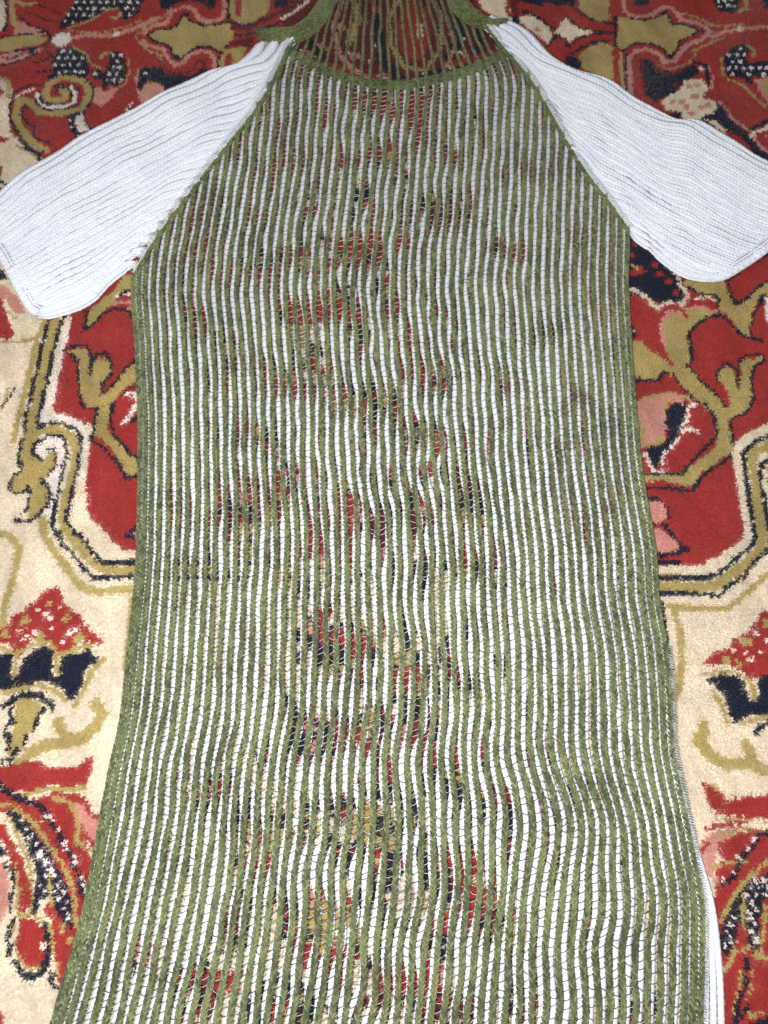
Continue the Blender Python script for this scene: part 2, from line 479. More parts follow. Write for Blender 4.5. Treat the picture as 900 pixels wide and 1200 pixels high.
('N',26.1,[-77.2,-104.8,-77.2,-104.8]),
('N',26.1,[113.3,-104.8,113.3,-104.8]),
('C',20.9,[-77.2,-104.8,-77.2,-104.8]),
('C',20.9,[113.3,-104.8,113.3,-104.8]),
('N',8.7,[-77.2,-104.8,-77.2,-104.8]),
('N',8.7,[113.3,-104.8,113.3,-104.8]),
('N',7.4,[-60.3,-109.8,-60.3,-109.8]),
('N',7.4,[96.3,-109.8,96.3,-109.8]),
('N',7.3,[-72.7,-121.1,-72.6,-121.1]),
('N',7.3,[108.4,-121.1,108.5,-121.1]),
('N',7.3,[-89.5,-116.2,-89.5,-116.2]),
('N',7.3,[125.3,-116.2,125.4,-116.2]),
('N',7.4,[-94.2,-99.8,-94.1,-99.8]),
('N',7.4,[130.3,-99.8,130.4,-99.8]),
('N',7.5,[-81.8,-88.2,-81.8,-88.2]),
('N',7.5,[118.2,-88.2,118.2,-88.2]),
('N',7.4,[-64.8,-93.2,-64.7,-93.2]),
('N',7.4,[101,-93.2,101.1,-93.2]),
('N',72.2,[18,-111,18,-111]),
('N',72.2,[18,-111,18,-111]),
('R',61.2,[18,-111,18,-111]),
('R',61.2,[18,-111,18,-111]),
('N',36.7,[18,-111,18,-111]),
('N',36.7,[18,-111,18,-111]),
('O',29.4,[18,-111,18,-111]),
('O',29.4,[18,-111,18,-111]),
('N',12.2,[18,-111,18,-111]),
('N',12.2,[18,-111,18,-111]),
('N',10.4,[41.3,-118,41.4,-118]),
('N',10.4,[-5.6,-118,-5.5,-118]),
('N',10.3,[23.1,-133.8,23.2,-133.8]),
('N',10.3,[12.3,-133.8,12.4,-133.8]),
('N',10.3,[-0.1,-127,-0,-127]),
('N',10.3,[35.7,-127,35.8,-127]),
('N',10.4,[-5.6,-104,-5.5,-104]),
('N',10.4,[41.6,-104,41.7,-104]),
('N',10.5,[12.6,-87.6,12.7,-87.6]),
('N',10.5,[23.7,-87.6,23.8,-87.6]),
('N',10.5,[36.3,-94.7,36.4,-94.7]),
('N',10.5,[-0.1,-94.7,-0,-94.7]),
('N',44.3,[-25.2,-147.3,-25.1,-147.3]),
('N',44.3,[60.4,-147.3,60.5,-147.3]),
('R',37.5,[-25.2,-147.3,-25.1,-147.3]),
('R',37.5,[60.4,-147.3,60.5,-147.3]),
('N',22.5,[-25.2,-147.3,-25.1,-147.3]),
('N',22.5,[60.4,-147.3,60.5,-147.3]),
('N',18,[-25.2,-147.3,-25.1,-147.3]),
('N',18,[60.4,-147.3,60.5,-147.3]),
('C',7.5,[-25.2,-147.3,-25.1,-147.3]),
('C',7.5,[60.4,-147.3,60.5,-147.3]),
('C',6.4,[-10.7,-151.5,-10.7,-151.5]),
('C',6.4,[45.9,-151.5,45.9,-151.5]),
('C',6.3,[-21.7,-161.1,-21.6,-161.1]),
('C',6.3,[56.6,-161.1,56.7,-161.1]),
('C',6.3,[-36.1,-157,-36,-157]),
('C',6.3,[71.1,-157,71.2,-157]),
('C',6.4,[-39.7,-143.1,-39.6,-143.1]),
('C',6.4,[75,-143.1,75.1,-143.1]),
('C',6.4,[-28.7,-133.3,-28.7,-133.3]),
('C',6.4,[64.2,-133.3,64.3,-133.3]),
('C',6.4,[-14.2,-137.6,-14.1,-137.6]),
('C',6.4,[49.6,-137.6,49.7,-137.6]),
('N',44.1,[-119.2,-153.2,-119.1,-153.2]),
('N',44.1,[154.3,-153.2,154.4,-153.2]),
('N',37.4,[-119.2,-153.2,-119.1,-153.2]),
('N',37.4,[154.3,-153.2,154.4,-153.2]),
('N',22.4,[-119.2,-153.2,-119.1,-153.2]),
('N',22.4,[154.3,-153.2,154.4,-153.2]),
('O',18,[-119.2,-153.2,-119.1,-153.2]),
('O',18,[154.3,-153.2,154.4,-153.2]),
('R',7.5,[-119.2,-153.2,-119.1,-153.2]),
('R',7.5,[154.3,-153.2,154.4,-153.2]),
('R',6.3,[-104.6,-157.4,-104.5,-157.4]),
('R',6.3,[139.6,-157.4,139.7,-157.4]),
('R',6.3,[-115,-167,-114.9,-167]),
('R',6.3,[149.9,-167,149.9,-167]),
('R',6.3,[-129.6,-162.8,-129.5,-162.8]),
('R',6.3,[164.5,-162.8,164.6,-162.8]),
('R',6.4,[-133.9,-149.1,-133.8,-149.1]),
('R',6.4,[169.1,-149.1,169.1,-149.1]),
('R',6.4,[-123.4,-139.3,-123.4,-139.3]),
('R',6.4,[158.8,-139.3,158.9,-139.3]),
('R',6.4,[-108.7,-143.6,-108.6,-143.6]),
('R',6.4,[144,-143.6,144.1,-143.6]),
('N',52,[-80,-188,-80,-188]),
('N',52,[114.5,-188,114.6,-188]),
('R',44.1,[-80,-188,-80,-188]),
('R',44.1,[114.5,-188,114.6,-188]),
('N',26.4,[-80,-188,-80,-188]),
('N',26.4,[114.5,-188,114.6,-188]),
('O',21.1,[-80,-188,-80,-188]),
('O',21.1,[114.5,-188,114.6,-188]),
('N',8.8,[-80,-188,-80,-188]),
('N',8.8,[114.5,-188,114.6,-188]),
('N',7.5,[-62.9,-192.8,-62.9,-192.8]),
('N',7.5,[97.3,-192.8,97.4,-192.8]),
('N',7.4,[-75.4,-203.8,-75.4,-203.8]),
('N',7.4,[109.6,-203.8,109.7,-203.8]),
('N',7.4,[-92.5,-199.1,-92.4,-199.1]),
('N',7.4,[126.7,-199.1,126.8,-199.1]),
('N',7.5,[-97.2,-183.2,-97.2,-183.2]),
('N',7.5,[131.8,-183.2,131.9,-183.2]),
('N',7.6,[-84.7,-171.9,-84.7,-171.9]),
('N',7.6,[119.5,-171.9,119.6,-171.9]),
('N',7.5,[-67.4,-176.8,-67.4,-176.8]),
('N',7.5,[102.1,-176.8,102.2,-176.8]),
('N',43.2,[-6.1,-193.7,-6.1,-193.7]),
('N',43.2,[40.5,-193.7,40.6,-193.7]),
('N',36.6,[-6.1,-193.7,-6.1,-193.7]),
('N',36.6,[40.5,-193.7,40.6,-193.7]),
('N',22,[-6.1,-193.7,-6.1,-193.7]),
('N',22,[40.5,-193.7,40.6,-193.7]),
('R',17.6,[-6.1,-193.7,-6.1,-193.7]),
('R',17.6,[40.5,-193.7,40.6,-193.7]),
('O',7.3,[-6.1,-193.7,-6.1,-193.7]),
('O',7.3,[40.5,-193.7,40.6,-193.7]),
('O',6.2,[7.9,-197.7,8,-197.7]),
('O',6.2,[26.4,-197.7,26.4,-197.7]),
('O',6.2,[-2.8,-206.8,-2.8,-206.8]),
('O',6.2,[37,-206.8,37,-206.8]),
('O',6.2,[-16.9,-202.8,-16.8,-202.8]),
('O',6.2,[51.1,-202.8,51.1,-202.8]),
('O',6.2,[-20.3,-189.7,-20.2,-189.7]),
('O',6.2,[54.7,-189.7,54.8,-189.7]),
('O',6.3,[-9.5,-180.4,-9.4,-180.4]),
('O',6.3,[44.1,-180.4,44.2,-180.4]),
('O',6.3,[4.7,-184.4,4.7,-184.4]),
('O',6.3,[29.9,-184.4,29.9,-184.4]),
('N',56.2,[-41.9,-237.8,-41.9,-237.8]),
('N',56.2,[75.5,-237.8,75.5,-237.8]),
('R',47.6,[-41.9,-237.8,-41.9,-237.8]),
('R',47.6,[75.5,-237.8,75.5,-237.8]),
('N',28.6,[-41.9,-237.8,-41.9,-237.8]),
('N',28.6,[75.5,-237.8,75.5,-237.8]),
('O',22.9,[-41.9,-237.8,-41.9,-237.8]),
('O',22.9,[75.5,-237.8,75.5,-237.8]),
('N',9.5,[-41.9,-237.8,-41.9,-237.8]),
('N',9.5,[75.5,-237.8,75.5,-237.8]),
('N',8.1,[-23.5,-242.9,-23.5,-242.9]),
('N',8.1,[57,-242.9,57.1,-242.9]),
('N',8,[-37.3,-254.4,-37.3,-254.4]),
('N',8,[70.6,-254.4,70.6,-254.4]),
('N',8,[-55.6,-249.4,-55.6,-249.4]),
('N',8,[88.9,-249.4,89,-249.4]),
('N',8.1,[-60.4,-232.7,-60.4,-232.7]),
('N',8.1,[94,-232.7,94.1,-232.7]),
('N',8.2,[-46.6,-220.8,-46.6,-220.8]),
('N',8.2,[80.5,-220.8,80.5,-220.8]),
('N',8.1,[-28.1,-226,-28,-226]),
('N',8.1,[61.8,-226,61.9,-226]),
('N',47.3,[16.6,-253.8,16.7,-253.8]),
('N',47.3,[16.6,-253.8,16.7,-253.8]),
('O',40.1,[16.6,-253.8,16.7,-253.8]),
('O',40.1,[16.6,-253.8,16.7,-253.8]),
('N',24.1,[16.6,-253.8,16.7,-253.8]),
('N',24.1,[16.6,-253.8,16.7,-253.8]),
('R',19.3,[16.6,-253.8,16.7,-253.8]),
('R',19.3,[16.6,-253.8,16.7,-253.8]),
('N',8,[16.6,-253.8,16.7,-253.8]),
('N',8,[16.6,-253.8,16.7,-253.8]),
('N',6.8,[32,-258,32,-258]),
('N',6.8,[1.2,-258,1.3,-258]),
('N',6.8,[20,-267.7,20.1,-267.7]),
('N',6.8,[12.9,-267.7,13,-267.7]),
('N',6.8,[4.8,-263.5,4.8,-263.5]),
('N',6.8,[28.3,-263.5,28.4,-263.5]),
('N',6.8,[1.2,-249.5,1.3,-249.5]),
('N',6.8,[32.1,-249.5,32.2,-249.5]),
('N',6.9,[13.1,-239.6,13.2,-239.6]),
('N',6.9,[20.4,-239.6,20.4,-239.6]),
('N',6.9,[28.6,-243.9,28.7,-243.9]),
('N',6.9,[4.8,-243.9,4.9,-243.9]),
('N',42.3,[-108.1,-232.4,-108.1,-232.4]),
('N',42.3,[141.8,-232.4,141.8,-232.4]),
('O',35.8,[-108.1,-232.4,-108.1,-232.4]),
('O',35.8,[141.8,-232.4,141.8,-232.4]),
('N',21.5,[-108.1,-232.4,-108.1,-232.4]),
('N',21.5,[141.8,-232.4,141.8,-232.4]),
('R',17.2,[-108.1,-232.4,-108.1,-232.4]),
('R',17.2,[141.8,-232.4,141.8,-232.4]),
('N',7.2,[-108.1,-232.4,-108.1,-232.4]),
('N',7.2,[141.8,-232.4,141.8,-232.4]),
('N',6.1,[-94.2,-236.2,-94.1,-236.2]),
('N',6.1,[127.7,-236.2,127.8,-236.2]),
('N',6,[-104.2,-245,-104.1,-245]),
('N',6,[137.6,-245,137.7,-245]),
('N',6.1,[-118.1,-241.2,-118.1,-241.2]),
('N',6.1,[151.6,-241.2,151.7,-241.2]),
('N',6.1,[-122.2,-228.5,-122.1,-228.5]),
('N',6.1,[155.9,-228.5,155.9,-228.5]),
('N',6.1,[-112.1,-219.6,-112.1,-219.6]),
('N',6.1,[146,-219.6,146.1,-219.6]),
('N',6.1,[-98.1,-223.5,-98,-223.5]),
('N',6.1,[131.9,-223.5,131.9,-223.5]),
('N',28.9,[-147.8,-188,-147.7,-188]),
('N',28.9,[182.2,-188,182.3,-188]),
('O',24.5,[-147.8,-188,-147.7,-188]),
('O',24.5,[182.2,-188,182.3,-188]),
('N',14.7,[-147.8,-188,-147.7,-188]),
('N',14.7,[182.2,-188,182.3,-188]),
('R',11.7,[-147.8,-188,-147.7,-188]),
('R',11.7,[182.2,-188,182.3,-188]),
('C',4.9,[-147.8,-188,-147.7,-188]),
('C',4.9,[182.2,-188,182.3,-188]),
('C',4.2,[-138.1,-190.7,-138.1,-190.7]),
('C',4.2,[172.6,-190.7,172.6,-190.7]),
('C',4.1,[-144.9,-196.8,-144.8,-196.8]),
('C',4.1,[179.2,-196.8,179.2,-196.8]),
('C',4.1,[-154.5,-194.2,-154.4,-194.2]),
('C',4.1,[188.8,-194.2,188.9,-194.2]),
('C',4.2,[-157.4,-185.3,-157.3,-185.3]),
('C',4.2,[191.9,-185.3,192,-185.3]),
('C',4.2,[-150.7,-179.1,-150.6,-179.1]),
('C',4.2,[185.3,-179.1,185.4,-179.1]),
('C',4.2,[-141,-181.8,-140.9,-181.8]),
('C',4.2,[175.6,-181.8,175.7,-181.8]),
('N',41.2,[-134.5,-279.8,-134.5,-279.8]),
('N',41.2,[167.3,-279.8,167.3,-279.8]),
('R',34.9,[-134.5,-279.8,-134.5,-279.8]),
('R',34.9,[167.3,-279.8,167.3,-279.8]),
('N',20.9,[-134.5,-279.8,-134.5,-279.8]),
('N',20.9,[167.3,-279.8,167.3,-279.8]),
('N',16.7,[-134.5,-279.8,-134.5,-279.8]),
('N',16.7,[167.3,-279.8,167.3,-279.8]),
('C',7,[-134.5,-279.8,-134.5,-279.8]),
('C',7,[167.3,-279.8,167.3,-279.8]),
('C',5.9,[-120.9,-283.4,-120.8,-283.4]),
('C',5.9,[153.5,-283.4,153.6,-283.4]),
('C',5.9,[-130.5,-291.7,-130.4,-291.7]),
('C',5.9,[163,-291.7,163.1,-291.7]),
('C',5.9,[-144.1,-288.1,-144.1,-288.1]),
('C',5.9,[176.7,-288.1,176.8,-288.1]),
('C',5.9,[-148.2,-276.2,-148.2,-276.2]),
('C',5.9,[181.1,-276.2,181.1,-276.2]),
('C',6,[-138.6,-267.7,-138.5,-267.7]),
('C',6,[171.6,-267.7,171.6,-267.7]),
('C',6,[-124.8,-271.4,-124.8,-271.4]),
('C',6,[157.7,-271.4,157.8,-271.4]),
('N',49.1,[-69.8,-290,-69.7,-290]),
('N',49.1,[102.3,-290,102.4,-290]),
('N',41.6,[-69.8,-290,-69.7,-290]),
('N',41.6,[102.3,-290,102.4,-290]),
('N',25,[-69.8,-290,-69.7,-290]),
('N',25,[102.3,-290,102.4,-290]),
('R',20,[-69.8,-290,-69.7,-290]),
('R',20,[102.3,-290,102.4,-290]),
('O',8.3,[-69.8,-290,-69.7,-290]),
('O',8.3,[102.3,-290,102.4,-290]),
('O',7.1,[-53.6,-294.3,-53.6,-294.3]),
('O',7.1,[86.1,-294.3,86.2,-294.3]),
('O',7,[-65.5,-304.1,-65.5,-304.1]),
('O',7,[97.8,-304.1,97.9,-304.1]),
('O',7,[-81.6,-299.9,-81.5,-299.9]),
('O',7,[114,-299.9,114,-299.9]),
('O',7.1,[-86,-285.7,-85.9,-285.7]),
('O',7.1,[118.6,-285.7,118.7,-285.7]),
('O',7.1,[-74.1,-275.7,-74,-275.7]),
('O',7.1,[106.9,-275.7,107,-275.7]),
('O',7.1,[-57.8,-280,-57.8,-280]),
('O',7.1,[90.6,-280,90.6,-280]),
('N',40.8,[-11.6,-295.1,-11.5,-295.1]),
('N',40.8,[44.1,-295.1,44.1,-295.1]),
('R',34.6,[-11.6,-295.1,-11.5,-295.1]),
('R',34.6,[44.1,-295.1,44.1,-295.1]),
('N',20.7,[-11.6,-295.1,-11.5,-295.1]),
('N',20.7,[44.1,-295.1,44.1,-295.1]),
('C',16.6,[-11.6,-295.1,-11.5,-295.1]),
('C',16.6,[44.1,-295.1,44.1,-295.1]),
('N',6.9,[-11.6,-295.1,-11.5,-295.1]),
('N',6.9,[44.1,-295.1,44.1,-295.1]),
('N',5.9,[1.7,-298.6,1.8,-298.6]),
('N',5.9,[30.7,-298.6,30.8,-298.6]),
('N',5.8,[-8.4,-306.8,-8.4,-306.8]),
('N',5.8,[40.7,-306.8,40.8,-306.8]),
('N',5.8,[-21.7,-303.3,-21.6,-303.3]),
('N',5.8,[54,-303.3,54.1,-303.3]),
('N',5.9,[-24.9,-291.5,-24.9,-291.5]),
('N',5.9,[57.5,-291.5,57.5,-291.5]),
('N',5.9,[-14.8,-283.2,-14.7,-283.2]),
('N',5.9,[47.5,-283.2,47.5,-283.2]),
('N',5.9,[-1.4,-286.8,-1.3,-286.8]),
('N',5.9,[34,-286.8,34.1,-286.8]),
('R',14,[-77.5,-98.6,-51.3,-111,-25.7,-104.8,-6.4,-129.3]),
('R',14,[113.6,-98.6,87.2,-111,61.8,-104.8,41.9,-129.3]),
('N',4.6,[-81.1,-89.2,-51.6,-101.7,-24.6,-95.4,0,-123.3]),
('N',4.6,[117.4,-89.2,87.7,-101.7,60.8,-95.4,35.7,-123.3]),
('O',6.2,[-138.9,-141.4,-99.7,-165,-62.5,-159.1,-36.9,-188,-42.4,-216]),
('O',6.2,[174.2,-141.4,134.6,-165,97.5,-159.1,71.4,-188,76.4,-216]),
('R',10.8,[-99.7,-165,-92.1,-193.7,-60.4,-221.5,-35.6,-253.8,-29.2,-284.9]),
('R',10.8,[134.6,-165,126.4,-193.7,94.3,-221.5,68.9,-253.8,61.8,-284.9]),
('N',4.2,[-89.8,-165,-82.4,-190.8,-52.1,-216,-27.4,-248.5]),
('N',4.2,[124.7,-165,116.8,-190.8,86.1,-216,60.7,-248.5]),
('N',4.7,[18.6,-40.6,-6.6,-66.8,-19.4,-98.6]),
('N',4.7,[18.6,-40.6,43.3,-66.8,55.5,-98.6]),
('O',5.2,[18.5,-50.5,-1.3,-74.5,-14.1,-106]),
('O',5.2,[18.5,-50.5,37.9,-74.5,50.2,-106]),
('R',0,[-84.1,-95.4,-58.3,-91,-19.4,-98.6,-6.4,-117.1,-25.4,-132.4,-63.5,-129.3,-84.4,-117.1]),
('R',0,[120.3,-95.4,94.6,-91,55.5,-98.6,42.2,-117.1,60.9,-132.4,99.1,-129.3,120.2,-117.1]),
('N',0,[-31.7,-132.4,-6.4,-123.3,12.7,-135.4,0,-153.2,-25.2,-147.3]),
('N',0,[67.2,-132.4,42.1,-123.3,22.8,-135.4,35.1,-153.2,60.4,-147.3]),
('R',0,[-103,-162.1,-81.4,-156.2,-61.9,-176.6,-64,-204.9,-85,-213.2,-101.3,-193.7]),
('R',0,[138,-162.1,116.5,-156.2,96.6,-176.6,98.2,-204.9,119,-213.2,135.6,-193.7]),
('R',0,[-66.7,-216,-30.5,-207.7,-15.1,-227,-23.5,-269.5,-46.9,-274.7,-62.5,-248.5]),
('R',0,[100.6,-216,64.6,-207.7,48.8,-227,56.5,-269.5,79.8,-274.7,95.9,-248.5]),
('N',0,[-21.3,-204.9,0,-210.5,6,-237.8,-11.9,-243.1]),
('N',0,[55.5,-204.9,34.1,-210.5,27.6,-237.8,45.4,-243.1]),
('O',0,[-140.4,-138.4,-118.7,-141.4,-112.6,-159.1,-131.1,-162.1]),
('O',0,[175.8,-138.4,154,-141.4,147.6,-159.1,166.1,-162.1]),
('P',10.5,[-44,599.9,-43.9,599.9]),
('O',5.2,[-36,595.3,-35.9,595.3]),
('W',3.2,[-50.3,605.7,-50.2,605.7]),
('P',10.3,[-30.3,561.1,-30.2,561.1]),
('O',5.2,[-22.5,556.6,-22.4,556.6]),
('W',3.1,[-36.5,566.7,-36.4,566.7]),
('P',10.4,[-65.3,574.6,-65.3,574.6]),
('O',5.2,[-57.4,570.1,-57.3,570.1]),
('W',3.1,[-71.6,580.3,-71.5,580.3]),
('P',10.3,[-78.1,563.3,-78,563.3]),
('O',5.2,[-70.1,558.8,-70,558.8]),
('W',3.1,[-84.3,569,-84.2,569]),
('P',10.2,[68.6,534.3,68.7,534.3]),
('O',5.1,[76.2,529.9,76.3,529.9]),
('W',3.1,[62.7,539.8,62.8,539.8]),
('P',10.3,[84.9,558.8,84.9,558.8]),
('O',5.2,[92.5,554.3,92.6,554.3]),
('W',3.1,[79,564.4,79.1,564.4]),
('P',10.2,[47.1,532.1,47.2,532.1]),
('O',5.1,[54.7,527.7,54.8,527.7]),
('W',3.1,[41.2,537.6,41.3,537.6]),
('P',10.2,[0,529.9,0.1,529.9]),
('O',5.1,[7.7,525.5,7.8,525.5]),
('W',3.1,[-6,535.4,-5.9,535.4]),
('O',10.6,[-54.9,-153.3,-41.6,-148.5]),
('O',10.6,[90,-153.3,76.9,-148.5]),
('R',5.7,[-48.3,-150.9,-48.2,-150.9]),
('R',5.7,[83.4,-150.9,83.5,-150.9]),
('O',11.8,[-47.7,-10,-45.5,5.9]),
('O',11.8,[85.5,-10,83.6,5.9]),
('N',6.3,[-46.6,-2.1,-46.5,-2.1]),
('N',6.3,[84.6,-2.1,84.6,-2.1]),
('O',5.2,[-38,-248.4,-44.8,-249.6]),
('O',5.2,[71.3,-248.4,78.2,-249.6]),
('N',3.4,[-41.4,-249,-41.4,-249]),
('N',3.4,[74.7,-249,74.8,-249]),
('C',8.4,[-115.4,377.8,-117.4,391.3]),
('C',8.4,[160.5,377.8,162.8,391.3]),
('N',5.4,[-116.4,384.5,-116.3,384.5]),
('N',5.4,[161.6,384.5,161.7,384.5]),
('R',13.4,[-35.1,332.2,-23.4,316]),
('R',13.4,[79.4,332.2,67.3,316]),
('N',7.1,[-29.2,324.1,-29.1,324.1]),
('N',7.1,[73.3,324.1,73.4,324.1]),
('N',15.2,[-110.8,352.8,-90.5,352]),
('N',15.2,[155.5,352.8,135.1,352]),
('C',8.1,[-100.7,352.4,-100.6,352.4]),
('C',8.1,[145.3,352.4,145.3,352.4]),
('O',14.1,[3.6,196,-14.8,201.1]),
('O',14.1,[38.1,196,56.5,201.1]),
('R',7.5,[-5.6,198.6,-5.5,198.6]),
('R',7.5,[47.3,198.6,47.4,198.6]),
('C',14.8,[-62.9,312.8,-55.8,290.8]),
('C',14.8,[106.7,312.8,99.2,290.8]),
('N',7.9,[-59.3,301.7,-59.2,301.7]),
('N',7.9,[103,301.7,103,301.7]),
('N',6.8,[-123.8,138.5,-117.8,130.7]),
('N',6.8,[164.4,138.5,158.3,130.7]),
('O',3.6,[-120.8,134.6,-120.7,134.6]),
('O',3.6,[161.3,134.6,161.4,134.6]),
('N',10.5,[-64.1,-48.1,-51.1,-53.7]),
('N',10.5,[101.2,-48.1,88.1,-53.7]),
('R',5.6,[-57.6,-50.9,-57.5,-50.9]),
('R',5.6,[94.6,-50.9,94.7,-50.9]),
('O',7.8,[-10.3,36.6,-20.7,35.3]),
('O',7.8,[49,36.6,59.3,35.3]),
('R',4.1,[-15.5,36,-15.4,36]),
('R',4.1,[54.2,36,54.3,36]),
('N',14.1,[-160.6,225.9,-143.1,232.7]),
('N',14.1,[202.8,225.9,185.5,232.7]),
('R',7.5,[-151.9,229.3,-151.8,229.3]),
('R',7.5,[194.2,229.3,194.3,229.3]),
('R',14.1,[-6.4,487.2,-18.9,469.4]),
('R',14.1,[53.5,487.2,65.7,469.4]),
('N',7.5,[-12.7,478.3,-12.6,478.3]),
('N',7.5,[59.7,478.3,59.7,478.3]),
('O',11.1,[-5.9,52.8,-16.6,63.7]),
('O',11.1,[44.9,52.8,55.8,63.7]),
('N',5.9,[-11.3,58.2,-11.2,58.2]),
('N',5.9,[50.4,58.2,50.4,58.2]),
('R',13.1,[-156.2,241.2,-172.9,236.5]),
('R',13.1,[198.7,241.2,215.3,236.5]),
('N',7,[-164.6,238.9,-164.5,238.9]),
('N',7,[207,238.9,207.1,238.9]),
('N',13.2,[-30.1,367.8,-25.2,388.3]),
('N',13.2,[75,367.8,70.5,388.3]),
('C',7,[-27.7,378,-27.6,378]),
('C',7,[72.8,378,72.9,378]),
('R',13.5,[-120.9,83.5,-115.2,65.1]),
('R',13.5,[160.4,83.5,154.4,65.1]),
('N',7.2,[-118,74.3,-117.9,74.3]),
('N',7.2,[157.4,74.3,157.5,74.3]),
('R',6.8,[-51.5,-260.9,-43.5,-257.1]),
('R',6.8,[84.6,-260.9,76.6,-257.1]),
('N',4.4,[-47.5,-259,-47.4,-259]),
('N',4.4,[80.6,-259,80.7,-259]),
('O',7,[-43.2,-136.9,-52.6,-137.8]),
('O',7,[78.7,-136.9,88,-137.8]),
('R',3.8,[-47.9,-137.3,-47.9,-137.3]),
('R',3.8,[83.3,-137.3,83.4,-137.3]),
('N',7.3,[-68.1,93.7,-76.5,99.5]),
('N',7.3,[107.9,93.7,116.3,99.5]),
('C',3.9,[-72.3,96.6,-72.2,96.6]),
('C',3.9,[112.1,96.6,112.2,96.6]),
('O',7,[-46,-184.8,-43.3,-193.2]),
('O',7,[80.5,-184.8,77.7,-193.2]),
('R',3.8,[-44.6,-189,-44.6,-189]),
('R',3.8,[79.1,-189,79.2,-189]),
('O',14.5,[-66.1,357.8,-82.3,345.9]),
('O',14.5,[110.8,357.8,126.8,345.9]),
('N',7.7,[-74.2,351.8,-74.2,351.8]),
('N',7.7,[118.8,351.8,118.9,351.8]),
('C',13.9,[-100,345.4,-104.3,324.2]),
('C',13.9,[144.5,345.4,148.4,324.2]),
('N',7.4,[-102.2,334.7,-102.1,334.7]),
('N',7.4,[146.4,334.7,146.5,334.7]),
('C',6.2,[8.3,-68.9,0,-67.8]),
('C',6.2,[28.4,-68.9,36.7,-67.8]),
('N',4,[4.1,-68.4,4.2,-68.4]),
('N',4,[32.6,-68.4,32.6,-68.4]),
('O',7.9,[-37.9,173.9,-48.3,171.7]),
('O',7.9,[79.2,173.9,89.5,171.7]),
('N',5.1,[-43.1,172.8,-43,172.8]),
('N',5.1,[84.3,172.8,84.4,172.8]),
('O',14.5,[-86,295.6,-73.5,312.5]),
('O',14.5,[129.5,295.6,117.3,312.5]),
('N',7.8,[-79.7,304,-79.7,304]),
('N',7.8,[123.5,304,123.5,304]),
('N',12.6,[-174.1,207.2,-163.9,221.3]),
('N',12.6,[216,207.2,206,221.3]),
('R',6.7,[-169,214.2,-168.9,214.2]),
('R',6.7,[211,214.2,211.1,214.2]),
('N',10.5,[-174,176.9,-182,190.4]),
('N',10.5,[215.3,176.9,223.6,190.4]),
('C',5.6,[-178,183.6,-177.9,183.6]),
('C',5.6,[219.4,183.6,219.5,183.6]),
('N',9.8,[-70,-163,-73.1,-174.7]),
('N',9.8,[104.9,-163,107.8,-174.7]),
('R',5.2,[-71.5,-168.9,-71.5,-168.9]),
('R',5.2,[106.4,-168.9,106.4,-168.9]),
('N',5.1,[-42.9,-40.7,-49.4,-38.8]),
('N',5.1,[80.1,-40.7,86.7,-38.8]),
('R',2.7,[-46.2,-39.8,-46.1,-39.8]),
('R',2.7,[83.4,-39.8,83.5,-39.8]),
('O',8.2,[-114.1,213,-125,213]),
('O',8.2,[156.1,213,167,213]),
('R',4.4,[-119.5,213,-119.5,213]),
('R',4.4,[161.5,213,161.6,213]),
('N',11,[-19.9,138.1,-21.2,154.2]),
('N',11,[60.5,138.1,62.1,154.2]),
('C',5.9,[-20.6,146.1,-20.5,146.1]),
('C',5.9,[61.3,146.1,61.4,146.1]),
('C',5.6,[-83,-263.9,-78.2,-259]),
('C',5.6,[116.1,-263.9,111.4,-259]),
('N',3.6,[-80.6,-261.4,-80.6,-261.4]),
('N',3.6,[113.7,-261.4,113.8,-261.4]),
('O',8,[17.7,-281.8,7.2,-280.1]),
('O',8,[15,-281.8,25.5,-280.1]),
('N',4.2,[12.5,-280.9,12.5,-280.9]),
('N',4.2,[20.2,-280.9,20.3,-280.9]),
('N',12.8,[-139.8,143,-142.1,124.8]),
('N',12.8,[180.4,143,182.4,124.8]),
('O',6.8,[-140.9,133.9,-140.8,133.9]),
('O',6.8,[181.4,133.9,181.5,133.9]),
('R',6,[-32.2,-147.1,-30.8,-139.6]),
('R',6,[67.4,-147.1,66.2,-139.6]),
('N',3.8,[-31.5,-143.4,-31.4,-143.4]),
('N',3.8,[66.8,-143.4,66.9,-143.4]),
('N',6.5,[-58.4,-270.8,-66.8,-268.3]),
('N',6.5,[91.4,-270.8,99.8,-268.3]),
('C',3.5,[-62.6,-269.5,-62.6,-269.5]),
('C',3.5,[95.6,-269.5,95.6,-269.5]),
('C',4.9,[-48,-134.2,-44.3,-139.5]),
('C',4.9,[83.5,-134.2,79.7,-139.5]),
('N',3.2,[-46.2,-136.8,-46.1,-136.8]),
('N',3.2,[81.6,-136.8,81.7,-136.8]),
('O',12.9,[-63.6,311.9,-55.8,293.6]),
('O',12.9,[107.4,311.9,99.3,293.6]),
('R',6.9,[-59.7,302.7,-59.6,302.7]),
('R',6.9,[103.4,302.7,103.4,302.7]),
('O',7,[-169.8,44.9,-160.6,41.6]),
('O',7,[208.6,44.9,199.4,41.6]),
('N',4.5,[-165.2,43.2,-165.1,43.2]),
('N',4.5,[204,43.2,204.1,43.2]),
('O',8.4,[-74.8,-11.3,-81.1,-20.4]),
('O',8.4,[112.6,-11.3,118.7,-20.4]),
('R',4.5,[-78,-15.9,-77.9,-15.9]),
('R',4.5,[115.7,-15.9,115.8,-15.9]),
('N',6.8,[-56.7,-49.3,-49.3,-44.1]),
('N',6.8,[93.7,-49.3,86.5,-44.1]),
('O',3.6,[-53,-46.7,-52.9,-46.7]),
('O',3.6,[90.1,-46.7,90.2,-46.7]),
('N',9.4,[-1.2,-230.3,-13.3,-226.9]),
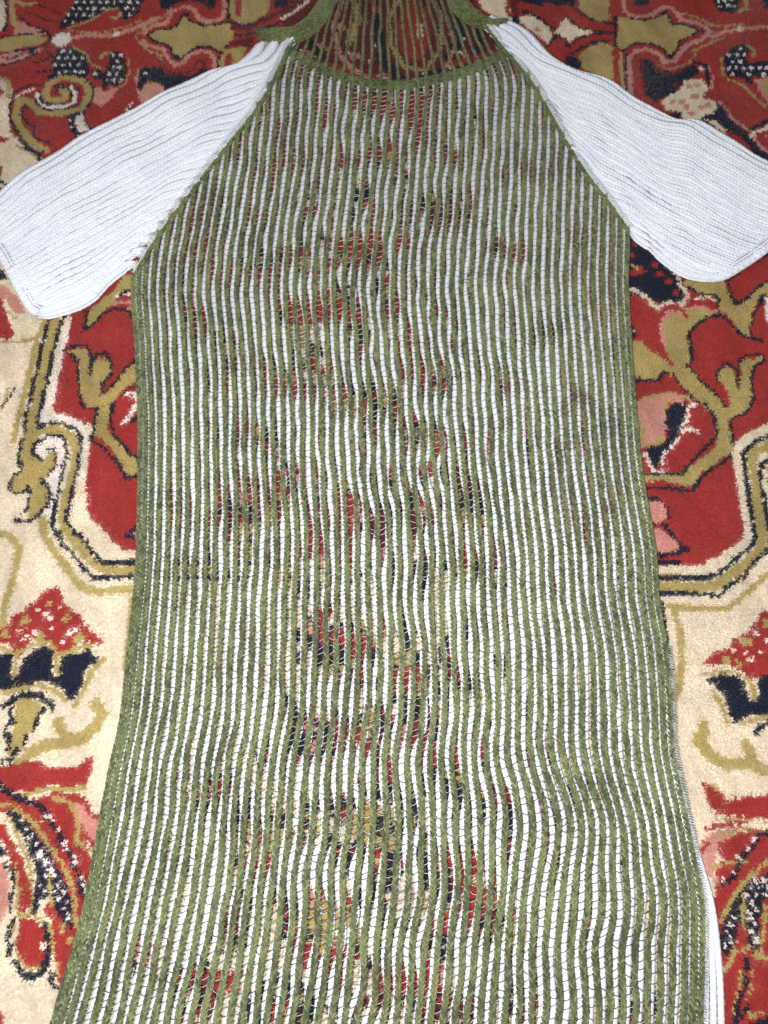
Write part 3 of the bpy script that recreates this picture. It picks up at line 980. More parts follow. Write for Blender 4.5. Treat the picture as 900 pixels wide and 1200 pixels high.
('N',9.4,[34.9,-230.3,47.1,-226.9]),
('O',5,[-7.3,-228.6,-7.2,-228.6]),
('O',5,[41,-228.6,41,-228.6]),
('R',8.1,[-66.6,187.1,-77.5,188]),
('R',8.1,[108.1,187.1,119,188]),
('N',5.2,[-72,187.5,-71.9,187.5]),
('N',5.2,[113.5,187.5,113.6,187.5]),
('R',6.5,[-118.9,145.5,-125.9,140.3]),
('R',6.5,[159.6,145.5,166.6,140.3]),
('N',4.2,[-122.4,142.9,-122.3,142.9]),
('N',4.2,[163.1,142.9,163.2,142.9]),
('R',6.6,[-47.8,124.8,-55.3,130.2]),
('R',6.6,[88.2,124.8,95.7,130.2]),
('N',4.2,[-51.5,127.5,-51.5,127.5]),
('N',4.2,[91.9,127.5,92,127.5]),
('N',7,[-94.9,287.3,-86.8,281.4]),
('N',7,[138.3,287.3,130.1,281.4]),
('C',3.7,[-90.8,284.3,-90.8,284.3]),
('C',3.7,[134.2,284.3,134.3,284.3]),
('R',7.4,[3.2,495.8,-5.9,500.9]),
('R',7.4,[44.1,495.8,53.3,500.9]),
('N',4.7,[-1.4,498.4,-1.3,498.4]),
('N',4.7,[48.7,498.4,48.8,498.4]),
('C',13.2,[-65.2,162.1,-81.7,169.7]),
('C',13.2,[106.3,162.1,122.9,169.7]),
('N',7,[-73.5,165.9,-73.4,165.9]),
('N',7,[114.6,165.9,114.6,165.9]),
('C',8.4,[-104.9,256.7,-94,258.9]),
('C',8.4,[147.7,256.7,136.8,258.9]),
('N',5.4,[-99.4,257.8,-99.4,257.8]),
('N',5.4,[142.3,257.8,142.4,257.8]),
('O',5.7,[-83.3,-223.6,-89.8,-219.8]),
('O',5.7,[117.2,-223.6,123.7,-219.8]),
('R',3,[-86.6,-221.7,-86.5,-221.7]),
('R',3,[120.4,-221.7,120.5,-221.7]),
('N',8.5,[18,29.2,13.2,18.5]),
('N',8.5,[20.5,29.2,25.2,18.5]),
('R',4.5,[15.6,23.8,15.7,23.8]),
('R',4.5,[22.9,23.8,22.9,23.8]),
('R',9.8,[-89.5,206.3,-79.6,196.1]),
('R',9.8,[131.3,206.3,121.3,196.1]),
('N',5.2,[-84.5,201.2,-84.4,201.2]),
('N',5.2,[126.3,201.2,126.4,201.2]),
('C',6,[10.4,242.9,15.6,236]),
('C',6,[32.2,242.9,26.8,236]),
('N',3.9,[13,239.4,13.1,239.4]),
('N',3.9,[29.5,239.4,29.6,239.4]),
('N',8.1,[-27.9,244.4,-21.7,234.2]),
('N',8.1,[70.5,244.4,64.1,234.2]),
('R',4.3,[-24.8,239.3,-24.7,239.3]),
('R',4.3,[67.3,239.3,67.3,239.3]),
('N',9.5,[-76.2,-91.8,-77.3,-79.3]),
('N',9.5,[112.5,-91.8,113.8,-79.3]),
('O',5.1,[-76.7,-85.6,-76.7,-85.6]),
('O',5.1,[113.1,-85.6,113.2,-85.6]),
('R',8.6,[-194.1,352.2,-198.2,365.6]),
('R',8.6,[238.7,352.2,243.1,365.6]),
('N',5.5,[-196.1,358.9,-196.1,358.9]),
('N',5.5,[240.9,358.9,240.9,358.9]),
('N',11.8,[-80.7,130.1,-94.4,139.4]),
('N',11.8,[121.1,130.1,135,139.4]),
('O',6.3,[-87.5,134.7,-87.4,134.7]),
('O',6.3,[128,134.7,128.1,134.7]),
('C',12.6,[-51.1,388.1,-44.6,369]),
('C',12.6,[96.4,388.1,89.5,369]),
('N',6.7,[-47.8,378.5,-47.7,378.5]),
('N',6.7,[92.9,378.5,93,378.5]),
('O',10.1,[-21.8,71.7,-25.6,85.5]),
('O',10.1,[61.2,71.7,65.2,85.5]),
('R',5.4,[-23.7,78.6,-23.6,78.6]),
('R',5.4,[63.2,78.6,63.2,78.6]),
('O',10.6,[-35,-223,-49,-225]),
('O',10.6,[68.9,-223,82.8,-225]),
('R',5.6,[-42,-224,-42,-224]),
('R',5.6,[75.8,-224,75.9,-224]),
('N',8.5,[-12.9,281.2,-7.5,292.8]),
('N',8.5,[56.2,281.2,51,292.8]),
('O',4.5,[-10.2,287,-10.1,287]),
('O',4.5,[53.6,287,53.7,287]),
('O',14.2,[-131.3,489.8,-148.5,501.6]),
('O',14.2,[178.5,489.8,195.9,501.6]),
('R',7.5,[-139.9,495.7,-139.8,495.7]),
('R',7.5,[187.2,495.7,187.3,495.7]),
('R',5.4,[-15.9,-254.3,-23.2,-255.1]),
('R',5.4,[49.2,-254.3,56.4,-255.1]),
('N',3.5,[-19.6,-254.7,-19.5,-254.7]),
('N',3.5,[52.8,-254.7,52.8,-254.7]),
('R',8.1,[3.1,-288,-6.5,-292.3]),
('R',8.1,[29.5,-288,39,-292.3]),
('N',4.3,[-1.7,-290.1,-1.7,-290.1]),
('N',4.3,[34.3,-290.1,34.3,-290.1]),
('N',8.4,[-22.2,414.9,-17.6,427.4]),
('N',8.4,[68,414.9,63.6,427.4]),
('C',4.5,[-19.9,421.2,-19.8,421.2]),
('C',4.5,[65.8,421.2,65.9,421.2]),
('C',5.8,[-107.8,79.6,-114,74.9]),
('C',5.8,[147.3,79.6,153.4,74.9]),
('N',3.7,[-110.9,77.3,-110.8,77.3]),
('N',3.7,[150.4,77.3,150.4,77.3]),
('C',5.7,[10.4,-128,8.3,-135.1]),
('C',5.7,[25.2,-128,27.2,-135.1]),
('N',3.7,[9.3,-131.6,9.4,-131.6]),
('N',3.7,[26.2,-131.6,26.3,-131.6]),
('N',11.7,[-113.8,325,-98.5,320]),
('N',11.7,[157.9,325,142.5,320]),
('O',6.2,[-106.1,322.5,-106.1,322.5]),
('O',6.2,[150.2,322.5,150.3,322.5]),
('N',6.8,[-37.6,-155.1,-45.8,-151.5]),
('N',6.8,[72.6,-155.1,81,-151.5]),
('O',3.6,[-41.7,-153.3,-41.6,-153.3]),
('O',3.6,[76.8,-153.3,76.9,-153.3]),
('N',5.4,[-22.9,-234.4,-29.4,-237.2]),
('N',5.4,[56.5,-234.4,63,-237.2]),
('R',2.9,[-26.2,-235.8,-26.1,-235.8]),
('R',2.9,[59.7,-235.8,59.8,-235.8]),
('N',8,[-37.8,24.6,-44,33.8]),
('N',8,[76.3,24.6,82.7,33.8]),
('O',4.3,[-40.9,29.2,-40.8,29.2]),
('O',4.3,[79.5,29.2,79.5,29.2]),
('N',10.6,[-153.7,186.5,-160.9,200.7]),
('N',10.6,[195.2,186.5,202.7,200.7]),
('R',5.6,[-157.3,193.6,-157.2,193.6]),
('R',5.6,[198.9,193.6,199,193.6]),
('R',10,[2.6,-14,1.5,-27.5]),
('R',10,[35.1,-14,36,-27.5]),
('N',5.3,[2.1,-20.8,2.1,-20.8]),
('N',5.3,[35.5,-20.8,35.6,-20.8]),
('O',7.7,[-11.3,-223.8,-19.2,-229.9]),
('O',7.7,[45.1,-223.8,52.9,-229.9]),
('N',5,[-15.3,-226.9,-15.2,-226.9]),
('N',5,[49,-226.9,49.1,-226.9]),
('N',5.5,[-31.6,-95.7,-35.4,-89.5]),
('N',5.5,[67.8,-95.7,71.7,-89.5]),
('O',2.9,[-33.5,-92.6,-33.4,-92.6]),
('O',2.9,[69.7,-92.6,69.8,-92.6]),
('C',8.8,[-2.3,19.8,-11.3,12.1]),
('C',8.8,[40.7,19.8,49.6,12.1]),
('N',5.6,[-6.8,15.9,-6.8,15.9]),
('N',5.6,[45.1,15.9,45.2,15.9]),
('O',12.5,[-93.8,169.5,-77.3,166.2]),
('O',12.5,[135,169.5,118.4,166.2]),
('R',6.6,[-85.6,167.8,-85.5,167.8]),
('R',6.6,[126.7,167.8,126.8,167.8]),
('N',11.3,[-79.9,-214.7,-93.4,-220.7]),
('N',11.3,[113.9,-214.7,127.2,-220.7]),
('C',6,[-86.7,-217.7,-86.6,-217.7]),
('C',6,[120.6,-217.7,120.6,-217.7]),
('N',15.3,[-145,358.9,-156.8,380.1]),
('N',15.3,[189.7,358.9,201.9,380.1]),
('C',8.2,[-150.8,369.5,-150.8,369.5]),
('C',8.2,[195.8,369.5,195.9,369.5]),
('O',6.6,[-92.4,-211.9,-84.6,-208.4]),
('O',6.6,[126.5,-211.9,118.6,-208.4]),
('R',3.5,[-88.5,-210.1,-88.4,-210.1]),
('R',3.5,[122.6,-210.1,122.6,-210.1]),
('O',6.5,[-111.6,109.5,-107.8,117.7]),
('O',6.5,[151.7,109.5,148,117.7]),
('R',3.5,[-109.7,113.6,-109.6,113.6]),
('R',3.5,[149.8,113.6,149.9,113.6]),
('O',5.7,[8.6,133.5,16.3,133.9]),
('O',5.7,[31.9,133.5,24.2,133.9]),
('N',3.7,[12.5,133.7,12.5,133.7]),
('N',3.7,[28,133.7,28.1,133.7]),
('O',6.1,[-35.6,106.2,-27.5,104.4]),
('O',6.1,[75.6,106.2,67.5,104.4]),
('N',3.9,[-31.6,105.3,-31.5,105.3]),
('N',3.9,[71.6,105.3,71.6,105.3]),
('N',12.8,[-129.6,21.2,-139.7,36.3]),
('N',12.8,[168,21.2,178.4,36.3]),
('R',6.8,[-134.6,28.7,-134.6,28.7]),
('R',6.8,[173.2,28.7,173.2,28.7]),
('C',12.5,[-166.6,38.4,-180,50.3]),
('C',12.5,[205.4,38.4,218.9,50.3]),
('N',6.7,[-173.3,44.3,-173.2,44.3]),
('N',6.7,[212.1,44.3,212.2,44.3]),
('N',6.8,[-108.6,47,-114.2,54.8]),
('N',6.8,[147.5,47,153.2,54.8]),
('O',3.6,[-111.4,50.9,-111.3,50.9]),
('O',3.6,[150.4,50.9,150.4,50.9]),
('N',12.9,[-109.9,121.3,-99.2,106.1]),
('N',12.9,[150.2,121.3,139.2,106.1]),
('R',6.9,[-104.5,113.6,-104.5,113.6]),
('R',6.9,[144.7,113.6,144.7,113.6]),
('N',5.1,[-29.3,-106.3,-24,-102.3]),
('N',5.1,[65.3,-106.3,60.1,-102.3]),
('R',2.7,[-26.6,-104.3,-26.6,-104.3]),
('R',2.7,[62.7,-104.3,62.8,-104.3]),
('O',13.5,[8.5,118.9,1.6,136.9]),
('O',13.5,[31.7,118.9,39,136.9]),
('R',7.2,[5.1,127.9,5.1,127.9]),
('R',7.2,[35.3,127.9,35.4,127.9]),
('N',5.6,[-75.2,-221.4,-73.8,-214.7]),
('N',5.6,[109,-221.4,107.8,-214.7]),
('R',3,[-74.5,-218,-74.5,-218]),
('R',3,[108.4,-218,108.5,-218]),
('O',7.7,[-42.3,321.3,-32,319.4]),
('O',7.7,[86.3,321.3,76,319.4]),
('N',5,[-37.1,320.4,-37.1,320.4]),
('N',5,[81.2,320.4,81.2,320.4]),
('O',12,[-42,-74,-46.7,-58.7]),
('O',12,[78.6,-74,83.6,-58.7]),
('R',6.4,[-44.3,-66.4,-44.2,-66.4]),
('R',6.4,[81.1,-66.4,81.1,-66.4]),
('O',7.5,[-112.5,40.8,-114.2,51.3]),
('O',7.5,[151.3,40.8,153.2,51.3]),
('R',4,[-113.3,46,-113.3,46]),
('R',4,[152.2,46,152.3,46]),
('N',5.9,[-75.6,-169.2,-73.3,-176.3]),
('N',5.9,[110.4,-169.2,107.9,-176.3]),
('O',3.2,[-74.4,-172.8,-74.4,-172.8]),
('O',3.2,[109.2,-172.8,109.2,-172.8]),
('N',13.4,[-58.6,76.6,-40.6,75.8]),
('N',13.4,[98.1,76.6,80,75.8]),
('O',7.2,[-49.6,76.2,-49.5,76.2]),
('O',7.2,[89,76.2,89.1,76.2]),
('N',6.1,[-83.6,-109.9,-75.6,-111.5]),
('N',6.1,[119.6,-109.9,111.5,-111.5]),
('C',3.2,[-79.6,-110.7,-79.5,-110.7]),
('C',3.2,[115.5,-110.7,115.6,-110.7]),
('N',7.9,[12.7,9.4,21.5,3.3]),
('N',7.9,[25.5,9.4,16.6,3.3]),
('O',4.2,[17.1,6.4,17.2,6.4]),
('O',4.2,[21,6.4,21.1,6.4]),
('C',10.8,[-150.7,37.6,-160.5,49.4]),
('C',10.8,[189.4,37.6,199.5,49.4]),
('N',5.8,[-155.6,43.5,-155.5,43.5]),
('N',5.8,[194.4,43.5,194.5,43.5]),
('N',8.6,[-110.2,434.3,-119.5,426.5]),
('N',8.6,[156.3,434.3,165.5,426.5]),
('R',4.6,[-114.8,430.4,-114.7,430.4]),
('R',4.6,[160.9,430.4,161,430.4]),
('O',11.3,[-45.9,-227.4,-40.5,-240.2]),
('O',11.3,[79.7,-227.4,73.9,-240.2]),
('R',6,[-43.2,-233.8,-43.1,-233.8]),
('R',6,[76.8,-233.8,76.9,-233.8]),
('N',9.8,[-83.1,103.1,-71.5,96]),
('N',9.8,[123.1,103.1,111.3,96]),
('R',5.2,[-77.3,99.6,-77.3,99.6]),
('R',5.2,[117.2,99.6,117.3,99.6]),
('N',15.6,[-30.2,411.9,-18.9,390.1]),
('N',15.6,[75.9,411.9,64.2,390.1]),
('O',8.3,[-24.5,400.9,-24.4,400.9]),
('O',8.3,[70,400.9,70.1,400.9]),
('C',5.9,[-5.3,268.2,-12.9,270.5]),
('C',5.9,[48.3,268.2,56,270.5]),
('N',3.8,[-9.1,269.4,-9,269.4]),
('N',3.8,[52.1,269.4,52.2,269.4]),
('N',8.5,[-86.4,-163.9,-78.4,-171.8]),
('N',8.5,[121.3,-163.9,113.1,-171.8]),
('O',4.5,[-82.4,-167.8,-82.3,-167.8]),
('O',4.5,[117.2,-167.8,117.3,-167.8]),
('O',9.5,[-0.1,175.7,5.8,188.2]),
('O',9.5,[41.4,175.7,35.8,188.2]),
('N',6.1,[2.8,181.9,2.9,181.9]),
('N',6.1,[38.6,181.9,38.7,181.9]),
('N',10.5,[-77.2,337.4,-75.1,353.9]),
('N',10.5,[121.5,337.4,119.8,353.9]),
('R',5.6,[-76.2,345.6,-76.1,345.6]),
('R',5.6,[120.6,345.6,120.7,345.6]),
('O',6.6,[-20.3,179.6,-12.5,174.7]),
('O',6.6,[61.7,179.6,53.8,174.7]),
('N',4.3,[-16.4,177.2,-16.3,177.2]),
('N',4.3,[57.7,177.2,57.8,177.2]),
('N',11.7,[-30.5,-193.5,-38.7,-181]),
('N',11.7,[64.9,-193.5,73.3,-181]),
('R',6.2,[-34.6,-187.3,-34.5,-187.3]),
('R',6.2,[69.1,-187.3,69.2,-187.3]),
('N',8.4,[-179.5,288.3,-186.7,279]),
('N',8.4,[222.9,288.3,229.9,279]),
('O',4.5,[-183.1,283.6,-183,283.6]),
('O',4.5,[226.4,283.6,226.5,283.6]),
('N',4.6,[-89.3,-165.7,-90.4,-171.4]),
('N',4.6,[124.2,-165.7,125.2,-171.4]),
('C',2.5,[-89.8,-168.6,-89.8,-168.6]),
('C',2.5,[124.7,-168.6,124.7,-168.6]),
('N',7.7,[-175.8,460.5,-180.6,472.4]),
('N',7.7,[222.5,460.5,227.5,472.4]),
('C',4.1,[-178.2,466.5,-178.1,466.5]),
('C',4.1,[225,466.5,225,466.5]),
('N',10,[10.5,-135.5,9,-148.1]),
('N',10,[25,-135.5,26.3,-148.1]),
('C',5.3,[9.7,-141.9,9.8,-141.9]),
('C',5.3,[25.6,-141.9,25.7,-141.9]),
('O',7.6,[-15.8,-21.2,-19.2,-30.8]),
('O',7.6,[53.4,-21.2,56.6,-30.8]),
('N',4.8,[-17.5,-26,-17.4,-26]),
('N',4.8,[55,-26,55.1,-26]),
('N',13.6,[-131.4,422.7,-149,430.6]),
('N',13.6,[177.4,422.7,195.1,430.6]),
('O',7.3,[-140.2,426.6,-140.1,426.6]),
('O',7.3,[186.2,426.6,186.3,426.6]),
('N',7.4,[-18.9,70.3,-9.5,73.4]),
('N',7.4,[58.3,70.3,48.9,73.4]),
('O',3.9,[-14.2,71.9,-14.2,71.9]),
('O',3.9,[53.6,71.9,53.6,71.9]),
('N',8.3,[-128.5,82.8,-133.2,72.5]),
('N',8.3,[168.1,82.8,172.6,72.5]),
('O',4.4,[-130.9,77.6,-130.8,77.6]),
('O',4.4,[170.3,77.6,170.4,77.6]),
('C',13.1,[-51.2,344.3,-67.2,335.9]),
('C',13.1,[95.7,344.3,111.5,335.9]),
('N',7,[-59.2,340.1,-59.1,340.1]),
('N',7,[103.6,340.1,103.7,340.1]),
('C',13.5,[-151.3,175.8,-168.6,171]),
('C',13.5,[192.6,175.8,209.8,171]),
('N',7.2,[-160,173.4,-159.9,173.4]),
('N',7.2,[201.2,173.4,201.3,173.4]),
('C',12.8,[-172.6,452.6,-162.2,434.6]),
('C',12.8,[219,452.6,208.4,434.6]),
('N',6.8,[-167.4,443.5,-167.3,443.5]),
('N',6.8,[213.7,443.5,213.8,443.5]),
('C',5.7,[11.4,-54.4,14.5,-47.4]),
('C',5.7,[25.6,-54.4,22.6,-47.4]),
('N',3.7,[12.9,-50.9,13,-50.9]),
('N',3.7,[24.1,-50.9,24.2,-50.9]),
('O',5.8,[-49,273.6,-42.6,278.5]),
('O',5.8,[92.2,273.6,85.9,278.5]),
('N',3.7,[-45.8,276.1,-45.8,276.1]),
('N',3.7,[89,276.1,89.1,276.1]),
('N',7.3,[-70.7,-233.5,-68.3,-242]),
('N',7.3,[104.3,-233.5,101.7,-242]),
('R',3.9,[-69.5,-237.8,-69.4,-237.8]),
('R',3.9,[103,-237.8,103.1,-237.8]),
('N',10.1,[-16.5,178.4,-15.4,193.4]),
('N',10.1,[57.9,178.4,57.1,193.4]),
('C',5.4,[-16,185.9,-15.9,185.9]),
('C',5.4,[57.5,185.9,57.5,185.9]),
('N',7.6,[-137.8,142.1,-127.8,143.4]),
('N',7.6,[178.5,142.1,168.5,143.4]),
('C',4,[-132.8,142.8,-132.8,142.8]),
('C',4,[173.5,142.8,173.6,142.8]),
('O',11,[6.4,435.6,-2.2,420.9]),
('O',11,[39.8,435.6,48.1,420.9]),
('N',5.9,[2.1,428.2,2.2,428.2]),
('N',5.9,[44,428.2,44,428.2]),
('N',5.4,[-14.7,31.9,-11.1,25.3]),
('N',5.4,[53.3,31.9,49.6,25.3]),
('O',2.9,[-12.9,28.6,-12.9,28.6]),
('O',2.9,[51.5,28.6,51.5,28.6]),
('N',13.8,[-32.8,195.9,-27.8,215.8]),
('N',13.8,[74.4,195.9,69.8,215.8]),
('C',7.4,[-30.3,205.8,-30.2,205.8]),
('C',7.4,[72.1,205.8,72.2,205.8]),
('N',11.1,[-1.3,-65.1,-11.9,-75.4]),
('N',11.1,[38,-65.1,48.5,-75.4]),
('O',5.9,[-6.6,-70.3,-6.5,-70.3]),
('O',5.9,[43.3,-70.3,43.3,-70.3]),
('R',4.7,[-46,-198.9,-48.9,-193.6]),
('R',4.7,[80.2,-198.9,83.3,-193.6]),
('N',3,[-47.4,-196.3,-47.4,-196.3]),
('N',3,[81.7,-196.3,81.8,-196.3]),
('C',9.4,[-114.9,109.6,-119.3,122.6]),
('C',9.4,[155,109.6,159.6,122.6]),
('N',5,[-117.1,116,-117.1,116]),
('N',5,[157.3,116,157.4,116]),
('R',8.9,[-82.6,-182.4,-71.9,-178]),
('R',8.9,[117.2,-182.4,106.6,-178]),
('N',4.7,[-77.3,-180.2,-77.2,-180.2]),
('N',4.7,[111.9,-180.2,111.9,-180.2]),
('R',11.5,[-38.2,-1.2,-47.9,-13.1]),
('R',11.5,[76.2,-1.2,85.7,-13.1]),
('N',6.1,[-43.1,-7.2,-43,-7.2]),
('N',6.1,[80.9,-7.2,81,-7.2]),
('R',5.8,[-143.9,196.9,-143.3,205.5]),
('R',5.8,[185.6,196.9,185.2,205.5]),
('N',3.7,[-143.6,201.2,-143.5,201.2]),
('N',3.7,[185.4,201.2,185.5,201.2]),
('N',10,[-53.2,-156.5,-57.5,-168.2]),
('N',10,[88.2,-156.5,92.3,-168.2]),
('O',5.3,[-55.3,-162.4,-55.3,-162.4]),
('O',5.3,[90.3,-162.4,90.4,-162.4]),
('N',10.6,[-34.4,-286.9,-40.1,-275.4]),
('N',10.6,[67,-286.9,73,-275.4]),
('C',5.7,[-37.3,-281.1,-37.2,-281.1]),
('C',5.7,[70,-281.1,70,-281.1]),
('N',9.3,[12.3,-57.2,-0.2,-58.6]),
('N',9.3,[24.7,-57.2,37.1,-58.6]),
('O',5,[6,-57.9,6.1,-57.9]),
('O',5,[30.9,-57.9,31,-57.9]),
('C',14.5,[8.7,242.5,-10.1,248.5]),
('C',14.5,[33.9,242.5,52.7,248.5]),
('N',7.7,[-0.7,245.5,-0.6,245.5]),
('N',7.7,[43.3,245.5,43.4,245.5]),
('R',7.7,[12.4,-108.7,12.5,-98.7]),
('R',7.7,[23.5,-108.7,23.6,-98.7]),
('N',4.9,[12.5,-103.7,12.6,-103.7]),
('N',4.9,[23.6,-103.7,23.6,-103.7]),
('N',8.8,[4.5,-251,-4.4,-257.8]),
('N',8.8,[28.8,-251,37.6,-257.8]),
('O',4.7,[0,-254.4,0.1,-254.4]),
('O',4.7,[33.2,-254.4,33.2,-254.4]),
('O',9.4,[-15.6,-242.8,-3.1,-241.6]),
('O',9.4,[49,-242.8,36.6,-241.6]),
('N',5,[-9.3,-242.2,-9.3,-242.2]),
('N',5,[42.8,-242.2,42.8,-242.2]),
('R',8.5,[-2.1,277.6,-3.3,264.5]),
('R',8.5,[45.3,277.6,46.3,264.5]),
('N',5.5,[-2.7,271,-2.6,271]),
('N',5.5,[45.8,271,45.8,271]),
('R',6.9,[-159.3,86.6,-165,94.8]),
('R',6.9,[198.9,86.6,204.8,94.8]),
('N',4.4,[-162.1,90.7,-162.1,90.7]),
('N',4.4,[201.8,90.7,201.9,90.7]),
('C',10.9,[-55.2,-213.3,-57.7,-200.1]),
('C',10.9,[89.2,-213.3,92,-200.1]),
('N',5.8,[-56.5,-206.7,-56.4,-206.7]),
('N',5.8,[90.6,-206.7,90.7,-206.7]),
('C',10.1,[-128.9,41,-127.6,27.1]),
('C',10.1,[167.7,41,166.1,27.1]),
('N',5.4,[-128.2,34,-128.2,34]),
('N',5.4,[166.9,34,166.9,34]),
('R',6.1,[11.5,299.3,17.6,293]),
('R',6.1,[32.1,299.3,25.9,293]),
('N',3.9,[14.5,296.2,14.6,296.2]),
('N',3.9,[29,296.2,29.1,296.2]),
('N',8.5,[-61.6,-22,-66.5,-32.1]),
('N',8.5,[99.2,-22,103.9,-32.1]),
('O',4.5,[-64.1,-27.1,-64,-27.1]),
('O',4.5,[101.6,-27.1,101.6,-27.1]),
('C',10.3,[-51.5,-114.2,-38.5,-119.2]),
('C',10.3,[87.3,-114.2,74.3,-119.2]),
('N',5.5,[-45,-116.7,-44.9,-116.7]),
('N',5.5,[80.8,-116.7,80.8,-116.7]),
('O',10.1,[-173.9,299.3,-183.2,288.8]),
('O',10.1,[217.5,299.3,226.6,288.8]),
('N',6.5,[-178.6,294,-178.5,294]),
('N',6.5,[222.1,294,222.2,294]),
('N',11.1,[-5,-71,2.9,-58.5]),
('N',11.1,[41.7,-71,34,-58.5]),
('O',5.9,[-1.1,-64.7,-1,-64.7]),
('O',5.9,[37.9,-64.7,37.9,-64.7]),
('R',6.8,[-157.6,331.5,-151.8,322.8]),
('R',6.8,[201.8,331.5,195.8,322.8]),
('N',4.3,[-154.7,327.1,-154.6,327.1]),
('N',4.3,[198.8,327.1,198.9,327.1]),
('N',8.5,[-23.3,-30.5,-28.2,-40.7]),
('N',8.5,[60.7,-30.5,65.4,-40.7]),
('C',4.5,[-25.7,-35.6,-25.7,-35.6]),
('C',4.5,[63.1,-35.6,63.1,-35.6]),
('O',11.7,[-24.4,-134,-9.3,-130]),
('O',11.7,[59.9,-134,44.9,-130]),
('R',6.3,[-16.9,-132,-16.8,-132]),
('R',6.3,[52.4,-132,52.4,-132]),
('O',7.1,[-6.9,-235,-3.2,-227.1]),
('O',7.1,[40.5,-235,36.9,-227.1]),
('N',4.5,[-5,-231,-5,-231]),
('N',4.5,[38.7,-231,38.7,-231]),
('O',9.3,[-135.6,117.1,-141.7,129.3]),
('O',9.3,[175.8,117.1,182.1,129.3]),
('R',5,[-138.7,123.2,-138.6,123.2]),
('R',5,[179,123.2,179.1,123.2]),
('N',14.2,[-19,241.4,-37.5,236.8]),
('N',14.2,[61.5,241.4,79.9,236.8]),
('O',7.6,[-28.2,239.1,-28.2,239.1]),
('O',7.6,[70.7,239.1,70.8,239.1]),
('O',8.6,[-99,-113.6,-88,-111]),
('O',8.6,[134.9,-113.6,123.9,-111]),
('R',4.6,[-93.5,-112.3,-93.5,-112.3]),
('R',4.6,[129.4,-112.3,129.5,-112.3]),
('N',6.6,[-32.4,193.2,-41.1,191.8]),
('N',6.6,[74,193.2,82.7,191.8]),
('R',3.5,[-36.8,192.5,-36.7,192.5]),
('R',3.5,[78.4,192.5,78.5,192.5]),
('C',9,[-35.8,293.5,-28.1,282.6]),
('C',9,[79.3,293.5,71.4,282.6]),
('N',5.7,[-32,288,-31.9,288]),
('N',5.7,[75.4,288,75.5,288]),
('C',5.3,[-47.3,-164.5,-41.7,-168.7]),
('C',5.3,[82.2,-164.5,76.5,-168.7]),
('N',3.4,[-44.5,-166.6,-44.4,-166.6]),
('N',3.4,[79.3,-166.6,79.4,-166.6]),
('O',10.3,[-88.2,449.9,-86.5,432.8]),
('O',10.3,[134.6,449.9,132.6,432.8]),
('R',5.5,[-87.3,441.3,-87.2,441.3]),
('R',5.5,[133.6,441.3,133.7,441.3]),
('C',15,[-29.9,334.3,-49.1,342.2]),
('C',15,[74.2,334.3,93.5,342.2]),
('N',8,[-39.5,338.3,-39.4,338.3]),
('N',8,[83.8,338.3,83.9,338.3]),
('N',8.1,[11,-12.9,21,-8.4]),
('N',8.1,[26.7,-12.9,16.8,-8.4]),
('O',4.3,[16,-10.6,16.1,-10.6]),
('O',4.3,[21.8,-10.6,21.9,-10.6]),
('O',6.7,[-100.8,350.9,-97.4,360.7]),
('O',6.7,[145.3,350.9,142.2,360.7]),
('N',4.3,[-99.1,355.8,-99,355.8]),
('N',4.3,[143.8,355.8,143.9,355.8]),
('C',8.8,[-120,482.2,-131.2,478.3]),
('C',8.8,[167.1,482.2,178.2,478.3]),
('N',5.6,[-125.6,480.2,-125.5,480.2]),
('N',5.6,[172.6,480.2,172.7,480.2]),
('N',15.5,[-10.7,422.2,-3.4,398.2]),
('N',15.5,[56.6,422.2,48.9,398.2]),
('C',8.3,[-7.1,410.2,-7,410.2]),
('C',8.3,[52.8,410.2,52.8,410.2]),
('N',5.9,[-87.4,47,-88.5,39]),
('N',5.9,[126.3,47,127.3,39]),
('C',3.1,[-88,43,-87.9,43]),
('C',3.1,[126.8,43,126.9,43]),
('N',5.5,[-37.5,17.3,-43.2,12.5]),
('N',5.5,[75.8,17.3,81.4,12.5]),
('C',2.9,[-40.3,14.9,-40.3,14.9]),
('C',2.9,[78.6,14.9,78.7,14.9]),
('R',11.3,[-62.7,-230.6,-71.2,-219.1]),
('R',11.3,[96.4,-230.6,105.1,-219.1]),
('N',6,[-66.9,-224.9,-66.9,-224.9]),
('N',6,[100.7,-224.9,100.8,-224.9]),
('C',6.4,[-61.3,452.3,-60.5,463]),
('C',6.4,[107.8,452.3,107.2,463]),
('N',4.1,[-60.9,457.6,-60.8,457.6]),
('N',4.1,[107.5,457.6,107.6,457.6]),
('N',7.7,[-18.8,-205.5,-10.6,-199.8]),
('N',7.7,[53,-205.5,44.9,-199.8]),
('O',4.1,[-14.7,-202.7,-14.7,-202.7]),
('O',4.1,[48.9,-202.7,49,-202.7]),
('N',11.3,[12.8,-154.5,21.8,-165.9]),
('N',11.3,[22.3,-154.5,13.1,-165.9]),
('C',6,[17.3,-160.2,17.4,-160.2]),
('C',6,[17.7,-160.2,17.7,-160.2]),
('O',8.8,[-167.6,133.4,-162.4,121.5]),
('O',8.8,[208.1,133.4,202.6,121.5]),
('N',5.6,[-164.9,127.4,-164.9,127.4]),
('N',5.6,[205.3,127.4,205.4,127.4]),
('O',11.5,[-94.8,207.2,-83.3,195.1]),
('O',11.5,[136.7,207.2,125,195.1]),
('N',6.1,[-89.1,201.1,-89,201.1]),
('N',6.1,[130.8,201.1,130.9,201.1]),
('C',12.8,[-40.5,414.1,-23.7,409.5]),
('C',12.8,[86.2,414.1,69.4,409.5]),
('N',6.8,[-32.1,411.8,-32,411.8]),
('N',6.8,[77.8,411.8,77.9,411.8]),
('N',5.9,[-4.9,282.8,-1.1,291]),
('N',5.9,[48.2,282.8,44.6,291]),
